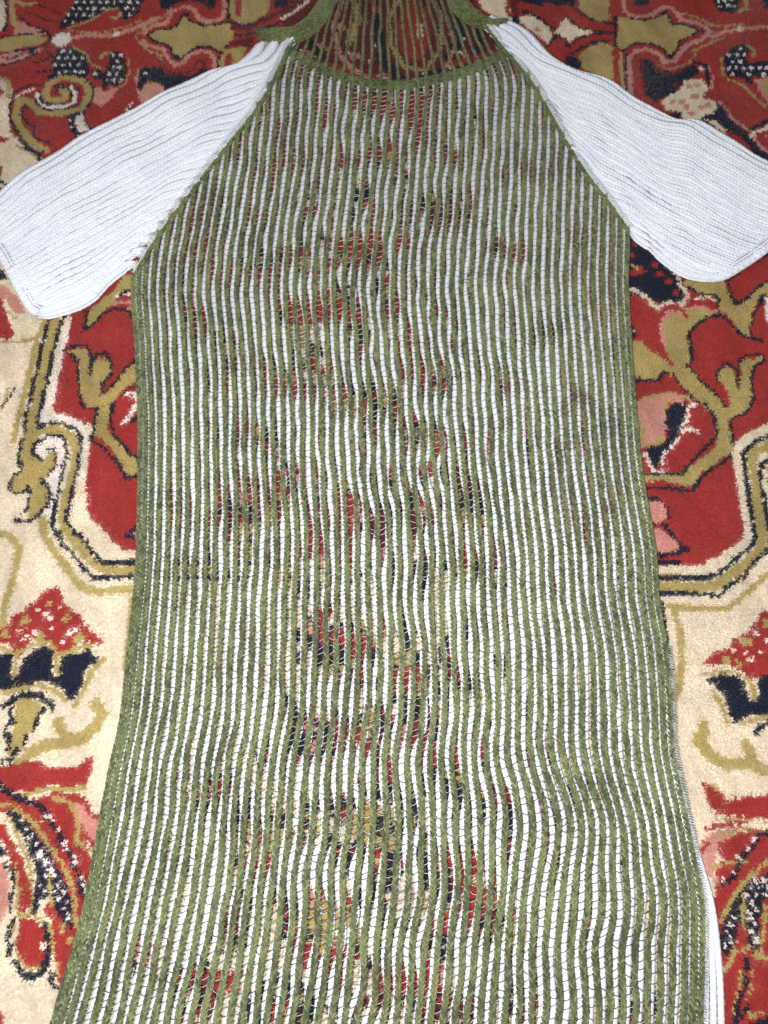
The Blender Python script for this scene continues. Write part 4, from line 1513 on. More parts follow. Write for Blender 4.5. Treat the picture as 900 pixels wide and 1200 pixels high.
('R',3.2,[-3,286.9,-2.9,286.9]),
('R',3.2,[46.4,286.9,46.5,286.9]),
('R',8.2,[-71.1,345,-61.7,351.3]),
('R',8.2,[115.6,345,106.3,351.3]),
('N',5.2,[-66.4,348.1,-66.3,348.1]),
('N',5.2,[110.9,348.1,111,348.1]),
('N',9.8,[-187.9,306.3,-188,291]),
('N',9.8,[231.6,306.3,231.5,291]),
('C',5.2,[-187.9,298.6,-187.9,298.6]),
('C',5.2,[231.5,298.6,231.6,298.6]),
('O',7.3,[-48.7,163.4,-51.1,153]),
('O',7.3,[89.8,163.4,92,153]),
('R',3.9,[-49.9,158.2,-49.8,158.2]),
('R',3.9,[90.9,158.2,91,158.2]),
('N',6.5,[-67.5,206.7,-74.4,200.9]),
('N',6.5,[109.4,206.7,116.1,200.9]),
('R',3.5,[-70.9,203.8,-70.9,203.8]),
('R',3.5,[112.8,203.8,112.9,203.8]),
('O',10,[-108.4,36.9,-95.5,39.9]),
('O',10,[147.1,36.9,134.3,39.9]),
('N',5.3,[-102,38.4,-101.9,38.4]),
('N',5.3,[140.7,38.4,140.8,38.4]),
('R',25.9,[-34.6,332.8,3,328.6]),
('N',7.5,[4.2,346.7,1.6,357.5]),
('N',6.2,[-54.3,342.6,-56.2,351.8]),
('O',7.6,[3.2,358.3,12.5,355.6]),
('N',7.8,[19.6,314.5,10.5,310.2]),
('W',6.8,[0.9,302.5,-7.5,304.3]),
('N',7,[-5.9,327.1,-12.2,319.9]),
('W',5.3,[-39,304.2,-45.3,301.7]),
('N',5.5,[-35.4,321.6,-42.3,322.3]),
('O',5.7,[-9.4,312.5,-13.6,305.8]),
('W',7.9,[-60.4,326.8,-50.8,323.8]),
('R',5.8,[-52.7,338.2,-45.6,339.9]),
('M',35.9,[26.6,367.5,53.7,372.7]),
('N',6.3,[18.6,393,18.5,385]),
('O',6.5,[45,386,50.9,393]),
('W',8,[67.8,336,58.7,340.8]),
('P',7.5,[33.7,394.9,30.6,405.8]),
('N',6.3,[42,333.4,36.5,337.5]),
('P',7.4,[39.1,361.9,30.9,367.1]),
('N',6.6,[68.2,397.6,65.6,405.3]),
('P',6.6,[17.7,347.9,9.5,349.4]),
('N',8.5,[50.6,399.7,56.8,410.6]),
('N',7.5,[36.4,389.7,33.4,378.8]),
('W',7.6,[33.2,357.5,26.1,349.7]),
('R',23.6,[93.8,327.3,127.4,336.7]),
('W',5.8,[115.1,336.2,122.4,336.5]),
('N',8.3,[102.9,332.6,107.2,321.7]),
('R',7.6,[136.8,350.4,145.9,354.9]),
('P',6.4,[145.2,354.3,137.1,353.9]),
('P',6.3,[142,354.1,145.4,345.9]),
('R',6.5,[126.9,318.2,132.9,312.2]),
('W',7.6,[109.3,315.1,99.7,314.2]),
('R',5.6,[118.7,304.5,120,312.6]),
('N',6.4,[80.9,308.6,81.5,318]),
('W',6.9,[80.5,303.9,75.1,311.5]),
('R',9.4,[126.2,351.9,135.5,361.5]),
('R',18.3,[-179,258,-157.6,257.4]),
('N',6.2,[-148.5,260.5,-142.4,257.4]),
('N',9.2,[-141.2,242.7,-152.8,243.2]),
('P',7,[-175.1,271.4,-167.3,275.2]),
('N',7.4,[-183.1,269.5,-175,273.9]),
('P',8.7,[-175.3,276.1,-166.5,267.8]),
('N',8.1,[-182.8,252.6,-189.5,244.7]),
('N',9.6,[-173.2,256,-183.5,250]),
('N',5.5,[-147.1,231.8,-151.4,238.3]),
('N',8.8,[-143.9,261.3,-154.9,263.6]),
('P',7.9,[-174.5,245.6,-177.1,234.9]),
('W',7.3,[-148.1,257.1,-149.4,246.9]),
('M',17.9,[-139.5,210.2,-122.7,210.9]),
('W',7.7,[-119.8,227.4,-129,224.5]),
('W',5.9,[-121.7,216,-121.3,207.7]),
('N',7.7,[-148.7,207.5,-143.2,216.1]),
('W',6.2,[-123,207.5,-117.5,213.3]),
('N',8.3,[-141.3,231.9,-133.3,223.8]),
('N',7,[-150.1,202.3,-145.8,210.7]),
('R',6.1,[-115,196.5,-118.4,189.2]),
('N',6.7,[-148.6,212.1,-140.3,213.6]),
('O',9.3,[-145.2,223.4,-133.5,220.7]),
('O',8.9,[-112.3,211.9,-118.7,222.6]),
('P',6.9,[-122.9,203.4,-115.7,208.5]),
('M',20.4,[130.5,240.9,158.2,242.2]),
('N',7.3,[158.6,259.9,167.7,259.8]),
('N',6.6,[143.2,250.1,143.8,240.7]),
('N',5.9,[140.6,261.1,148,262.4]),
('O',6.7,[141.2,238.9,147.6,233.2]),
('W',6.2,[150,256.8,157.8,256.3]),
('P',9.4,[134.4,269.1,125.6,259.4]),
('N',6.6,[135.6,230.1,129.1,235.5]),
('P',8.3,[157.3,226.8,165.9,234.3]),
('N',6.2,[162.7,260.8,169.1,260.1]),
('O',9.2,[122.1,255.3,131.8,263.2]),
('N',5.9,[141.9,239.4,144.1,246.2]),
('O',24,[-59.3,160,-28.6,162.8]),
('O',7.5,[-34.2,146.4,-24.8,145.1]),
('N',6,[-10.1,183.3,-13.4,177.4]),
('N',5.4,[-38.7,146.1,-44,141.6]),
('N',8.1,[-45.1,178.7,-52.8,171.4]),
('N',6.5,[-27.9,189.3,-24.7,180.8]),
('O',6.6,[-54.6,167.7,-46.4,166.2]),
('R',7.9,[-45.2,175.6,-40.2,185.1]),
('O',8.9,[-27.8,138.9,-25,150.6]),
('W',7.2,[-24.4,138.8,-20.4,147.6]),
('W',6.2,[-48.2,185.3,-48,176.6]),
('N',8.6,[-25.3,187.6,-14.7,189.9]),
('M',28.7,[25.6,182.9,48.4,181.9]),
('P',7.6,[31.5,169.4,35.3,159.8]),
('P',5.2,[16.6,189.6,23.2,189.3]),
('N',8.9,[35.8,157.7,34.3,169.9]),
('R',9.4,[37.5,186.7,35.7,199.7]),
('R',8.5,[54.8,187.9,44.5,184.3]),
('O',5.5,[45.4,184,39.1,180.6]),
('P',7.1,[57.9,219.3,64.6,213]),
('P',5.7,[17.8,178.9,14.2,185.8]),
('R',6.3,[26.5,215.9,30,207.9]),
('N',6.1,[55.6,163.1,52.4,170.7]),
('W',8.2,[53.6,155.8,60.9,164]),
('R',22.2,[92,203.2,116.8,196.9]),
('O',5.5,[103.5,203.7,102,196.2]),
('N',7.1,[103.6,170.5,110.4,177.2]),
('N',9.2,[84.4,213.3,81,200.7]),
('N',6.7,[81.5,190.5,90,191.2]),
('N',6.9,[84.9,190.8,91.7,185.3]),
('N',9.4,[106.7,214.2,103.6,226.9]),
('P',6.2,[112.2,178.9,104.6,176.7]),
('O',5.2,[108.9,196.2,102.4,196.7]),
('N',8.2,[95.4,210,105.1,214.7]),
('R',8.9,[86.8,206,82.5,194.3]),
('N',5.2,[95.8,175.6,102.3,175.1]),
('M',18.9,[-116.5,77,-94.8,76.2]),
('W',4.7,[-95.5,57,-90.2,53.9]),
('R',5.5,[-112.1,75.7,-118.3,72.8]),
('N',7.6,[-116.7,77.9,-126.2,78.6]),
('R',6.5,[-114.4,73.9,-106.3,71.8]),
('R',7.3,[-110.6,81.9,-103.3,75.6]),
('O',8.6,[-115.7,58.1,-105.9,62.3]),
('N',5.7,[-112.4,76.5,-107.7,70.6]),
('O',5.7,[-96.7,76.6,-93.1,69.9]),
('N',5.9,[-129.2,67.9,-126.2,60.6]),
('N',6.5,[-107.4,71.2,-108.8,62.8]),
('P',6.3,[-118.6,79.9,-121.9,87.8]),
('R',25.2,[-52.5,74.2,-24.9,75.6]),
('N',7.3,[-52.9,91.8,-48,83.5]),
('N',5.7,[-62.1,78.4,-69.3,79.6]),
('R',5.9,[-12.2,56.4,-15.1,49.3]),
('W',5.1,[-43.1,107.6,-40.7,101.2]),
('W',4.8,[-52.6,94.6,-47.9,90.5]),
('O',6,[-31.5,59.9,-35.3,53.2]),
('W',4.8,[-60.2,94.2,-57.3,88.5]),
('N',7.9,[-6.4,61.9,-16.1,60]),
('P',7.7,[-22,64,-13.8,69.4]),
('W',4.9,[-52.2,70.4,-58.3,69.8]),
('N',5,[-55.9,82.9,-50.2,79.6]),
('M',41.6,[7.7,58.4,27.1,51.5]),
('R',7.6,[20.7,25,12.7,30.4]),
('N',5.7,[17.7,73.4,19.2,66.1]),
('P',5.1,[26.6,75.1,33.1,74.7]),
('N',6.8,[1.1,23.8,8.4,19.2]),
('W',7,[5.9,47,4.2,38]),
('P',5.1,[4.8,32.3,-0.3,36.4]),
('W',6.5,[22.9,33.6,28.6,39.7]),
('N',7.2,[13.2,76.1,5.6,81.1]),
('O',7.9,[22.5,97.2,16.8,88.6]),
('N',5.3,[32.6,14.9,38.1,14.4]),
('O',5.8,[22.4,47,21,39.6]),
('M',27.7,[53.3,106,75.1,102.2]),
('N',5,[64.7,118.4,70.5,121.3]),
('W',7.1,[83.1,125.3,85.6,116.2]),
('R',8.7,[43.6,110.3,53.1,104.7]),
('R',5.7,[58.7,122.5,53.1,127.2]),
('O',8.2,[74.2,111.1,83.4,106.5]),
('O',7.6,[64.8,117.5,63.3,127.7]),
('P',9.1,[90.6,131.7,81.1,124.2]),
('W',7.5,[45.1,105.7,40.3,96.8]),
('N',8.2,[51.1,100.7,46.8,110.6]),
('N',7.7,[84.9,84.4,82.5,94.2]),
('N',7.5,[67.8,89.6,65.6,79.9]),
('O',16.3,[-78.9,14,-57.8,13.6]),
('O',6.4,[-61.7,3.5,-54.4,6.6]),
('N',5.4,[-61.7,19.4,-63.6,26.1]),
('P',7.8,[-45.2,23.9,-51,32.1]),
('W',7.3,[-66.6,30.9,-57.4,30.1]),
('N',8.5,[-64.5,2.1,-61.3,12.4]),
('N',6.2,[-57.9,6.1,-54.5,-1.2]),
('W',7.7,[-52.2,18.5,-61.7,20.5]),
('N',5.8,[-67.9,9,-66.4,1.7]),
('N',7.2,[-64.4,12.4,-72.9,15.9]),
('N',5.3,[-58.8,10.8,-53.3,11.2]),
('N',5.5,[-80.8,3,-82.6,-3.8]),
('R',14.2,[118,7.6,141.2,11.8]),
('N',5.3,[131.4,-3.5,125.4,-7]),
('R',4.9,[121.9,24.2,125.3,19.1]),
('R',8.3,[118.6,9.4,120.2,20.1]),
('W',5.4,[113.2,4.5,106.6,5.9]),
('O',7.8,[115,20.5,122.3,14.3]),
('R',8.4,[119.6,22.7,120.8,12]),
('N',8.3,[157.1,22.8,147.5,17.9]),
('N',6.6,[113.3,-0.1,106.6,-5.4]),
('W',5.7,[149.2,22.2,142.1,20.7]),
('R',8.7,[155.1,15.4,145.1,19.1]),
('O',8.5,[113.3,9,123.9,8.5]),
('R',19.9,[-48.2,-36.5,-18.4,-39.2]),
('N',5.5,[-61.9,-34.9,-56.2,-34.6]),
('P',8.5,[-55,-27.1,-63,-19.7]),
('N',6.2,[-49,-41.4,-56.8,-40.3]),
('N',4.8,[-54,-13.2,-58.9,-16.6]),
('O',6.6,[-7.2,-35.2,-0.6,-30.2]),
('R',6.4,[-49.1,-18.9,-49.1,-27]),
('W',6.6,[-58.5,-45.5,-60.4,-53.5]),
('N',6.2,[-41.3,-39.5,-33.8,-42.1]),
('N',7.8,[-58.1,-33.7,-66.4,-28.3]),
('N',7.5,[-38.5,-39.4,-46.9,-43.4]),
('N',8,[-31.5,-49.4,-41.6,-49.9]),
('R',21.5,[10.5,-66.2,28.9,-63.3]),
('O',6.2,[10.9,-48.6,17.9,-51.9]),
('W',7.6,[8.2,-86.6,17,-82.8]),
('R',6.9,[12.6,-64.3,6.6,-70.6]),
('N',5.7,[29.1,-44,25,-49.9]),
('O',5.9,[36.5,-63.9,30.6,-59.5]),
('N',6.6,[16,-89.7,16.1,-81.6]),
('O',7.5,[9.6,-49.7,17.6,-44.7]),
('O',6.1,[30.2,-75.4,28.9,-67.9]),
('O',5.8,[42.8,-62.6,36.1,-59.8]),
('R',5.6,[40.1,-84,34.1,-87.6]),
('N',5.6,[32.8,-55.3,33.5,-62.1]),
('N',20,[68.2,-25.4,92.7,-22.8]),
('R',4.6,[77.8,-43.6,81.1,-48.2]),
('O',7.2,[85,-26,76.1,-27.5]),
('P',8.2,[80.3,-42.5,73.1,-35.4]),
('N',6.8,[52,-36.6,58.5,-41.9]),
('R',7.3,[65.3,-3.7,60.7,-11.8]),
('O',7.9,[98.3,-43,89.2,-39.4]),
('W',4.7,[92.3,-43.3,86.5,-42.4]),
('R',6.8,[109,-17.8,104.1,-11]),
('P',6,[89.4,-12,93.1,-18.4]),
('R',6.9,[98.3,-23,98,-14.3]),
('O',4.4,[92.8,-17,91.3,-22.5]),
('N',19.1,[-78.1,-109,-43.9,-110.6]),
('N',7.3,[-84,-116.2,-75.8,-120.6]),
('N',6.6,[-55.7,-128.6,-50.9,-122.3]),
('N',6,[-58.9,-102.3,-63.9,-107.6]),
('N',7.6,[-54.5,-99.1,-45,-98.6]),
('N',6.5,[-39.1,-111.5,-46.4,-107.9]),
('W',4.3,[-60.4,-120.3,-61.3,-125.4]),
('N',7.2,[-34.4,-114.2,-41.1,-119.9]),
('N',7.9,[-60.8,-90.3,-69.9,-93.9]),
('P',6.6,[-79.3,-93.1,-77.5,-85.3]),
('P',6.4,[-56.3,-116.5,-50.1,-111.6]),
('P',5,[-52.3,-101.4,-58.4,-99.6]),
('R',22.7,[-24.2,-133.3,-1.1,-130.3]),
('R',6.6,[-9.2,-133.7,-16.1,-138]),
('R',7.2,[-27.3,-106.6,-35,-111]),
('N',6,[-5,-125.8,-11.6,-129.2]),
('O',7.1,[-19.4,-126.7,-23.4,-119]),
('W',7.8,[-31,-143.6,-31.8,-134.3]),
('N',7.4,[10.6,-116.8,1.6,-115]),
('R',6.6,[-25.3,-136.7,-17,-136.2]),
('W',4.4,[-26.7,-109.4,-21.7,-111.8]),
('O',4.9,[1.7,-114.7,7.5,-112.9]),
('N',5.5,[-12.9,-145.8,-18.6,-142]),
('W',7.8,[7.7,-119,14.9,-112.7]),
('R',22.9,[28.3,-114.8,67.6,-119.4]),
('N',5,[84.3,-123.1,79.6,-119.3]),
('N',4.9,[58.1,-103.7,54,-99.4]),
('O',7.2,[81.1,-124.8,72,-125]),
('P',6.8,[13.7,-116,10.2,-123.5]),
('N',7.7,[70.2,-94.9,79,-98.5]),
('N',4.4,[50.9,-129.6,55,-133]),
('O',6.2,[80.7,-128.7,81,-136.1]),
('N',5.6,[75.1,-123.8,80.2,-128.2]),
('P',5.4,[14.7,-100.4,15.9,-106.8]),
('N',8.1,[40.1,-104.9,50.2,-103.6]),
('N',6.5,[83.7,-103.2,78.1,-97.6]),
('R',18.7,[89,-151.4,112.1,-147.1]),
('N',7.1,[73.5,-131.7,81.7,-128.3]),
('N',5,[84.4,-159.6,80.7,-164.5]),
('P',4.8,[112.2,-141.2,108.9,-136.5]),
('N',4.7,[126.4,-153.1,120.8,-155.4]),
('P',4.2,[97,-158.6,102.2,-157.7]),
('O',7.1,[97.7,-165.5,106.6,-164.1]),
('R',4.5,[124.6,-136.5,124.5,-131]),
('N',7.7,[84.2,-161.9,93.1,-158]),
('N',7.1,[107.5,-156.1,107.9,-164.4]),
('N',7.1,[106.3,-135.6,100,-141.8]),
('O',4.1,[111.5,-142.3,110.6,-147.2]),
('R',15,[-140.5,-146.1,-117.5,-148.1]),
('W',7.6,[-157.8,-147.7,-148.9,-145.1]),
('N',4.5,[-126.5,-155.4,-129.2,-159.9]),
('P',7.8,[-126.2,-148.7,-135.7,-145.7]),
('N',6.3,[-119.1,-160.1,-116,-153.4]),
('N',7.7,[-108.5,-160.1,-98.9,-162.6]),
('N',5.5,[-139.3,-145.3,-132.4,-145.2]),
('W',4.5,[-151.1,-138.1,-147.2,-142.3]),
('N',5.5,[-153.9,-133.8,-147.4,-136.7]),
('N',5,[-123.1,-151.7,-128.9,-148.9]),
('O',5.5,[-138,-143.1,-143.1,-147.2]),
('N',6.5,[-135.2,-153.9,-127.9,-157.7]),
('O',20.3,[-100.5,-178.2,-72.6,-182.5]),
('N',4.6,[-85.2,-168.4,-88.4,-172.7]),
('P',5,[-59.5,-181.1,-62.9,-185.9]),
('W',7.1,[-94.3,-189.5,-98.1,-181.9]),
('P',6.2,[-61.4,-192,-67.1,-196.8]),
('P',4.1,[-62.7,-173.6,-65.7,-169.7]),
('R',7.2,[-101.6,-180.5,-107.7,-174]),
('N',5.6,[-109.6,-195.1,-102.5,-195.5]),
('R',6.4,[-91.2,-178.5,-85.7,-173.3]),
('W',7.5,[-64,-161.7,-64.2,-170.4]),
('R',4.5,[-99.4,-197.6,-102.1,-192.9]),
('O',6.7,[-95.1,-185.1,-86.8,-184.2]),
('O',26,[-11.3,-169.4,11.3,-170.4]),
('N',4.7,[11.1,-170.1,12.1,-164.7]),
('P',6.3,[12.8,-196.5,20.7,-195.5]),
('W',4.4,[21.6,-180.6,16.4,-182.5]),
('R',6.7,[20.5,-191.8,12.4,-194]),
('N',6.8,[3.1,-152.6,11.6,-152]),
('R',4.7,[17.8,-196.5,15.5,-191.6]),
('W',4.6,[-2.8,-153.6,2.7,-152]),
('R',4.3,[-23.4,-186.4,-18.7,-188.8]),
('N',4.9,[-3.7,-174.7,-3.2,-169]),
('N',7.2,[4.7,-170.7,12.8,-174.2]),
('N',5.8,[-5.2,-166,1.9,-164.4]),
('R',22,[54.7,-189.4,80.3,-196.8]),
('O',6.2,[57.8,-212.4,51.2,-208.7]),
('N',5.7,[78,-189.8,71.2,-187.8]),
('O',5.8,[74.6,-203.8,70.6,-209.5]),
('N',7.1,[65.8,-182.6,58.1,-178.7]),
('R',6,[88,-179.8,94.6,-183]),
('R',7.2,[72.6,-187.6,78.1,-194.1]),
('P',4.9,[94,-204.2,91.7,-199.1]),
('W',4.1,[70,-179.2,73.4,-182.8]),
('R',5,[59.5,-204.2,62.3,-209.3]),
('N',7.8,[60.3,-175,55,-182.8]),
('R',7.2,[52.7,-205,52.8,-213.2]),
('N',18.2,[119.8,-200.9,137.2,-196.7]),
('P',7,[134.8,-206.3,133.2,-198.5]),
('R',7.6,[122.5,-214.2,118.4,-206.6]),
('N',4.5,[139.3,-201.9,141.2,-196.9]),
('R',6.6,[134.8,-208.7,135.5,-201.1]),
('N',5.4,[138.7,-199.3,143.8,-194.8]),
('N',5.6,[118.5,-192.4,123.7,-187.6]),
('O',4.1,[134.6,-183.6,130.6,-180.9]),
('O',5.9,[129.2,-198.8,124.1,-204]),
('N',5,[140.5,-208.9,145.2,-204.9]),
('N',5.8,[117,-209.4,117.3,-202.6]),
('N',5.1,[118.1,-196.4,117.5,-201.2]),
('O',25.1,[-53.7,-233.4,-18.4,-234.1]),
('N',5.5,[-21.9,-225.9,-14.9,-225.5]),
('P',7.3,[-49.9,-214.5,-54.9,-221.4]),
('P',4.5,[-61.4,-233.4,-56.4,-231.1]),
('W',6.8,[-24.4,-238.6,-32.9,-238.5]),
('N',7.1,[-60.9,-224.7,-68.7,-220.4]),
('R',7,[-64.5,-248.8,-61,-241.7]),
('P',5.1,[-36.6,-223.6,-31,-220.9]),
('R',4.5,[-56.7,-253.6,-61.5,-250.9]),
('O',6.2,[-33.6,-235.4,-39.6,-230.8]),
('N',4.8,[-53,-241.4,-48,-241.7]),
('N',5.7,[-19.3,-218,-19.9,-224.5]),
('R',17.9,[37.2,-236.3,71,-230]),
('N',5.3,[73,-242.7,79.6,-243.6]),
('O',6.3,[28.2,-224.8,25.8,-218]),
('P',6.8,[28.8,-241.2,30.6,-233.7]),
('W',5.5,[55.9,-244.3,55.7,-250.5]),
('P',7.5,[25.3,-222.3,21.5,-214.5]),
('N',4.3,[30.5,-246,35.8,-244.7]),
('N',7.4,[43.3,-244.1,48.5,-250.9]),
('W',3.9,[51,-233.7,49.9,-237.9]),
('N',6,[68.2,-233.1,75.2,-235.5]),
('N',4.9,[86.9,-243.5,86.1,-238.1]),
('N',7.5,[24.1,-249.1,32.5,-245.1]),
('R',22.8,[3.7,-265.7,31.7,-266.9]),
('N',6.5,[13.7,-284.6,21.8,-285.5]),
('N',7.2,[50.6,-249.3,42.6,-253.2]),
('W',5,[-9.9,-276.4,-14.5,-272.6]),
('N',6.4,[-14.2,-264.3,-9.7,-258.3]),
('P',6,[45.5,-260.9,40.7,-266.2]),
('N',5,[4,-286.5,0.8,-281.8]),
('O',5.6,[26.8,-254.4,23.5,-259.9]),
('R',4.7,[25.1,-263.3,24.6,-268.5]),
('R',4.5,[37.6,-271.9,35,-267.6]),
('R',4.4,[45.6,-283.7,42.1,-280]),
('O',5.6,[11.6,-285.7,6.8,-290.2]),
('O',17.8,[84,-239.5,107.6,-237.8]),
('O',4.9,[92,-242.9,89.8,-237.9]),
('W',7.2,[96.1,-234.4,101.9,-227.9]),
('O',3.9,[93.5,-236,96.7,-239.1]),
('P',5.3,[99.2,-251.7,104.4,-255.1]),
('N',4.4,[118.3,-226,121.6,-229.8]),
('O',6.6,[106.9,-231.2,98.7,-232.8]),
('N',6.1,[82.6,-232.5,80.6,-225.9]),
('W',6.4,[103.2,-223.2,95.4,-221.6]),
('N',7,[112.5,-244.7,107.8,-251.6]),
('N',4.5,[96,-252.7,101.3,-250.7]),
('R',6.6,[108.8,-251.9,106.4,-245]),
('R',12.5,[140.4,-228.9,160.2,-232.8]),
('W',5.8,[136.7,-244.6,133.3,-239.1]),
('O',5.8,[163,-241.8,157,-238.5]),
('N',6.9,[147.6,-226.4,153.9,-231.5]),
('R',4.1,[132.5,-230.8,127.6,-232.6]),
('N',4.5,[153.4,-234,152.9,-239.1]),
('O',6.2,[136.4,-233.1,138,-226.2]),
('W',6.7,[169.9,-227.7,171.1,-235.2]),
('P',6.4,[161.9,-225.8,159.1,-219.2]),
('W',5.3,[163.1,-234.6,165.2,-240.2]),
('W',5.8,[156.8,-227.8,153.3,-233.8]),
('N',6,[159.5,-241.9,151.9,-242.6]),
('R',12.4,[156.9,-255.8,174.8,-259.4]),
('P',6,[172.7,-252.8,167.7,-248.2]),
('N',6.9,[172.5,-260.4,177.5,-253.8]),
('N',5.9,[171.9,-250.5,179.4,-250.1]),
('O',5.5,[159.8,-256.1,153.1,-254.9]),
('P',7.2,[152.5,-247,149.7,-254.9]),
('O',3.9,[162.4,-261.8,165.3,-265.1]),
('R',6.4,[153.7,-257.6,146.5,-254.8]),
('N',5.8,[173,-266.6,179.3,-262.9]),
('O',4.4,[161.8,-260.7,160.9,-255.9]),
('N',4.9,[180.7,-265.7,177.6,-269.6]),
('N',4.7,[172.3,-262.5,169.2,-266.1]),
('O',22.6,[-88.5,236.7,-63,235.1]),
('O',5.3,[-80.5,243.1,-86.4,246.9]),
('R',9.3,[-98.5,218.4,-87,215.5]),
('N',9,[-101.5,214.7,-93.5,205.2]),
('N',8.3,[-90,218.3,-99.6,214.4]),
('N',7.1,[-93,250.2,-92,260.3]),
('N',7.6,[-59.1,225,-67.2,231.2]),
('W',9.5,[-105,242.7,-97.9,253.3]),
('W',9.1,[-59.8,247.6,-62,234.8]),
('R',5.7,[-94.5,219.9,-87.7,222]),
('R',7.4,[-92.6,223.5,-95.9,233.5]),
('N',5.6,[-59,220,-52.2,218.1]),
('R',17,[-95.5,101,-75.5,101.3]),
('O',7.3,[-101.3,111.4,-109.9,115.2]),
('N',5.5,[-66.2,110.7,-71.6,106.3]),
('P',6.4,[-73.7,115.9,-66.2,118.8]),
('W',7.7,[-88.5,113.4,-83.7,122.3]),
('P',8.2,[-70.1,101.5,-72.3,90.9]),
('N',7.9,[-74.7,90.2,-78.7,100]),
('W',5.5,[-66.5,94.1,-62.8,100.2]),
('P',6.7,[-65.1,102.5,-67.4,111.2]),
('R',5.7,[-84.6,108.2,-83.5,100.7]),
('N',7.2,[-105.9,111.5,-98.4,116.5]),
('N',6.2,[-102.5,95.3,-110.1,94]),
('R',12.3,[-128.6,-266.9,-106.9,-271.2]),
('N',6.6,[-125.5,-258.2,-127,-265.3]),
('R',4.4,[-107,-261.1,-101.4,-261.1]),
('P',6.8,[-94.8,-272.2,-102.7,-274.6]),
('N',4.3,[-136.7,-270.2,-131.7,-268.5]),
('R',5.8,[-97.1,-263.7,-104.4,-263.4]),
('W',4.2,[-104,-261.5,-101.3,-257.7]),
('N',4.3,[-135.4,-278.1,-130.9,-280.9]),
('R',5.8,[-133.2,-276.6,-135.4,-270.3]),
('N',4.5,[-131.4,-274,-125.7,-274.4]),
('R',5.8,[-93.1,-259.9,-97.3,-264.9]),
('O',4.9,[-139.7,-270.1,-136.7,-275]),
('R',15.9,[-178.3,-250.2,-166.3,-253.7]),
('W',7.3,[-176.9,-262.4,-182.7,-255.7]),
('P',5.3,[-170,-256,-170.6,-250.1]),
('N',5.2,[-168.5,-259.2,-171.4,-264.2]),
('N',4.7,[-181.6,-246.7,-179.5,-251.8]),
('N',6.1,[-170.5,-241.6,-177.4,-238]),
('N',4.2,[-170,-262.1,-174.5,-259.3]),
('N',5.5,[-159.4,-269.6,-164.4,-265]),
('R',5,[-169.4,-242.7,-164.2,-239.8]),
('N',6.2,[-187.4,-250.2,-180.8,-254.3]),
('W',6.9,[-168.5,-257.3,-164.6,-264.5]),
('P',6.1,[-165.3,-239.8,-169.1,-245.5]),
('C',0,[-490,734.1,-413.3,734.1,-394.9,623.4,-391.4,605.7,-395,594.1,-464.2,588.4]),
('N',2.6,[-401.2,659.3,-391.9,621,-390.9,602.3,-393.2,594.1]),
('O',5.3,[-394,659.3,-387.3,625.7,-384.9,609.3,-377.9,597.6]),
('P',0,[-381.4,609.3,-370.1,604.6,-353,595.3,-348.9,590.7,-367.8,588.4,-381.3,590.7]),
('N',2.6,[-378.5,613.9,-365.4,602.3,-351.4,596.5,-343.6,590.7]),
('O',2.6,[-378.2,599.9,-366.9,594.1]),
('O',0,[-464.2,588.4,-393.6,584.9,-372.2,588.4,-354.8,589.5,-345.2,582.6,-353,575.8,-369.9,572.4,-383.7,565.6,-391.2,569,-460.5,567.8]),
('N',2.3,[-393.9,587.2,-372.5,590.7,-350.9,593,-343.2,587.2,-340.8,582.6,-346.7,574.6,-356.7,571.2,-373.8,569,-386,563.3]),
('P',0,[-459.7,563.3,-390.1,562.2,-377.8,566.7,-360.6,567.8,-348.2,572.4,-346,569,-363.8,559.9,-378.3,552.1,-457.3,549.8]),
('N',2.1,[-389.8,559.9,-379.1,557.7,-368.8,564.4,-357.8,566.7]),
('N',2.3,[-388.1,548.7,-378.1,551,-363.7,558.8,-346,569]),
('O',4.4,[-383.3,635.2,-373.7,630.5,-363.6,634]),
('M',2.6,[-372.4,621,-353.4,611.6,-338.7,606.9]),
('M',2.6,[-365.2,632.8,-336.6,618.6]),
('C',0,[-454.6,534.3,-385.3,529.9,-376.2,526.6,-371.2,515.7,-369.8,494.1,-367.5,467.7,-356.9,452.1,-350.6,436.7,-343.3,357.6,-423.2,357.6]),
('O',4.2,[-394.5,534.3,-380.1,529.9,-374.6,521.1,-375.2,508.1]),
('R',0,[-392.8,523.3,-384,521.1,-379.6,514.6,-382,508.1,-390.5,508.1]),
('R',0,[-378.8,459.3,-367.7,457.2,-364.2,456.2,-371.7,451,-377.2,449]),
('N',2.1,[-355.8,552.1,-337.7,558.8]),
('N',2.1,[-350.7,539.8,-337.2,542]),
('N',2.1,[-342.9,565.6,-336,558.8]),
('N',0,[-328.1,621,-325.4,635.2,-319.3,659.3,-251.9,659.3,-252.6,629.3,-256.8,617.5,-264.9,610.4,-273,611.6,-273.3,623.4,-284.3,625.7,-296.6,617.5,-304.6,609.3,-317.5,606.9,-327.2,599.9,-335.7,597.6,-335.2,606.9]),
('W',3.9,[-316.1,652.7,-316,652.7]),
('W',3.9,[-308.1,652.7,-308,652.7]),
('W',3.9,[-300,652.7,-299.9,652.7]),
('W',3.9,[-291.9,652.7,-291.8,652.7]),
('W',3.9,[-283.8,652.7,-283.7,652.7]),
('W',3.9,[-275.8,652.7,-275.7,652.7]),
('W',3.9,[-267.7,652.7,-267.6,652.7]),
('W',3.9,[-259.6,652.7,-259.5,652.7]),
('W',3.9,[-319.1,643.5,-319,643.5]),
('W',3.9,[-311,643.5,-310.9,643.5]),
('W',3.9,[-303,643.5,-302.9,643.5]),
('W',3.9,[-294.9,643.5,-294.8,643.5]),
('W',3.9,[-286.9,643.5,-286.8,643.5]),
('W',3.9,[-278.8,643.5,-278.7,643.5]),
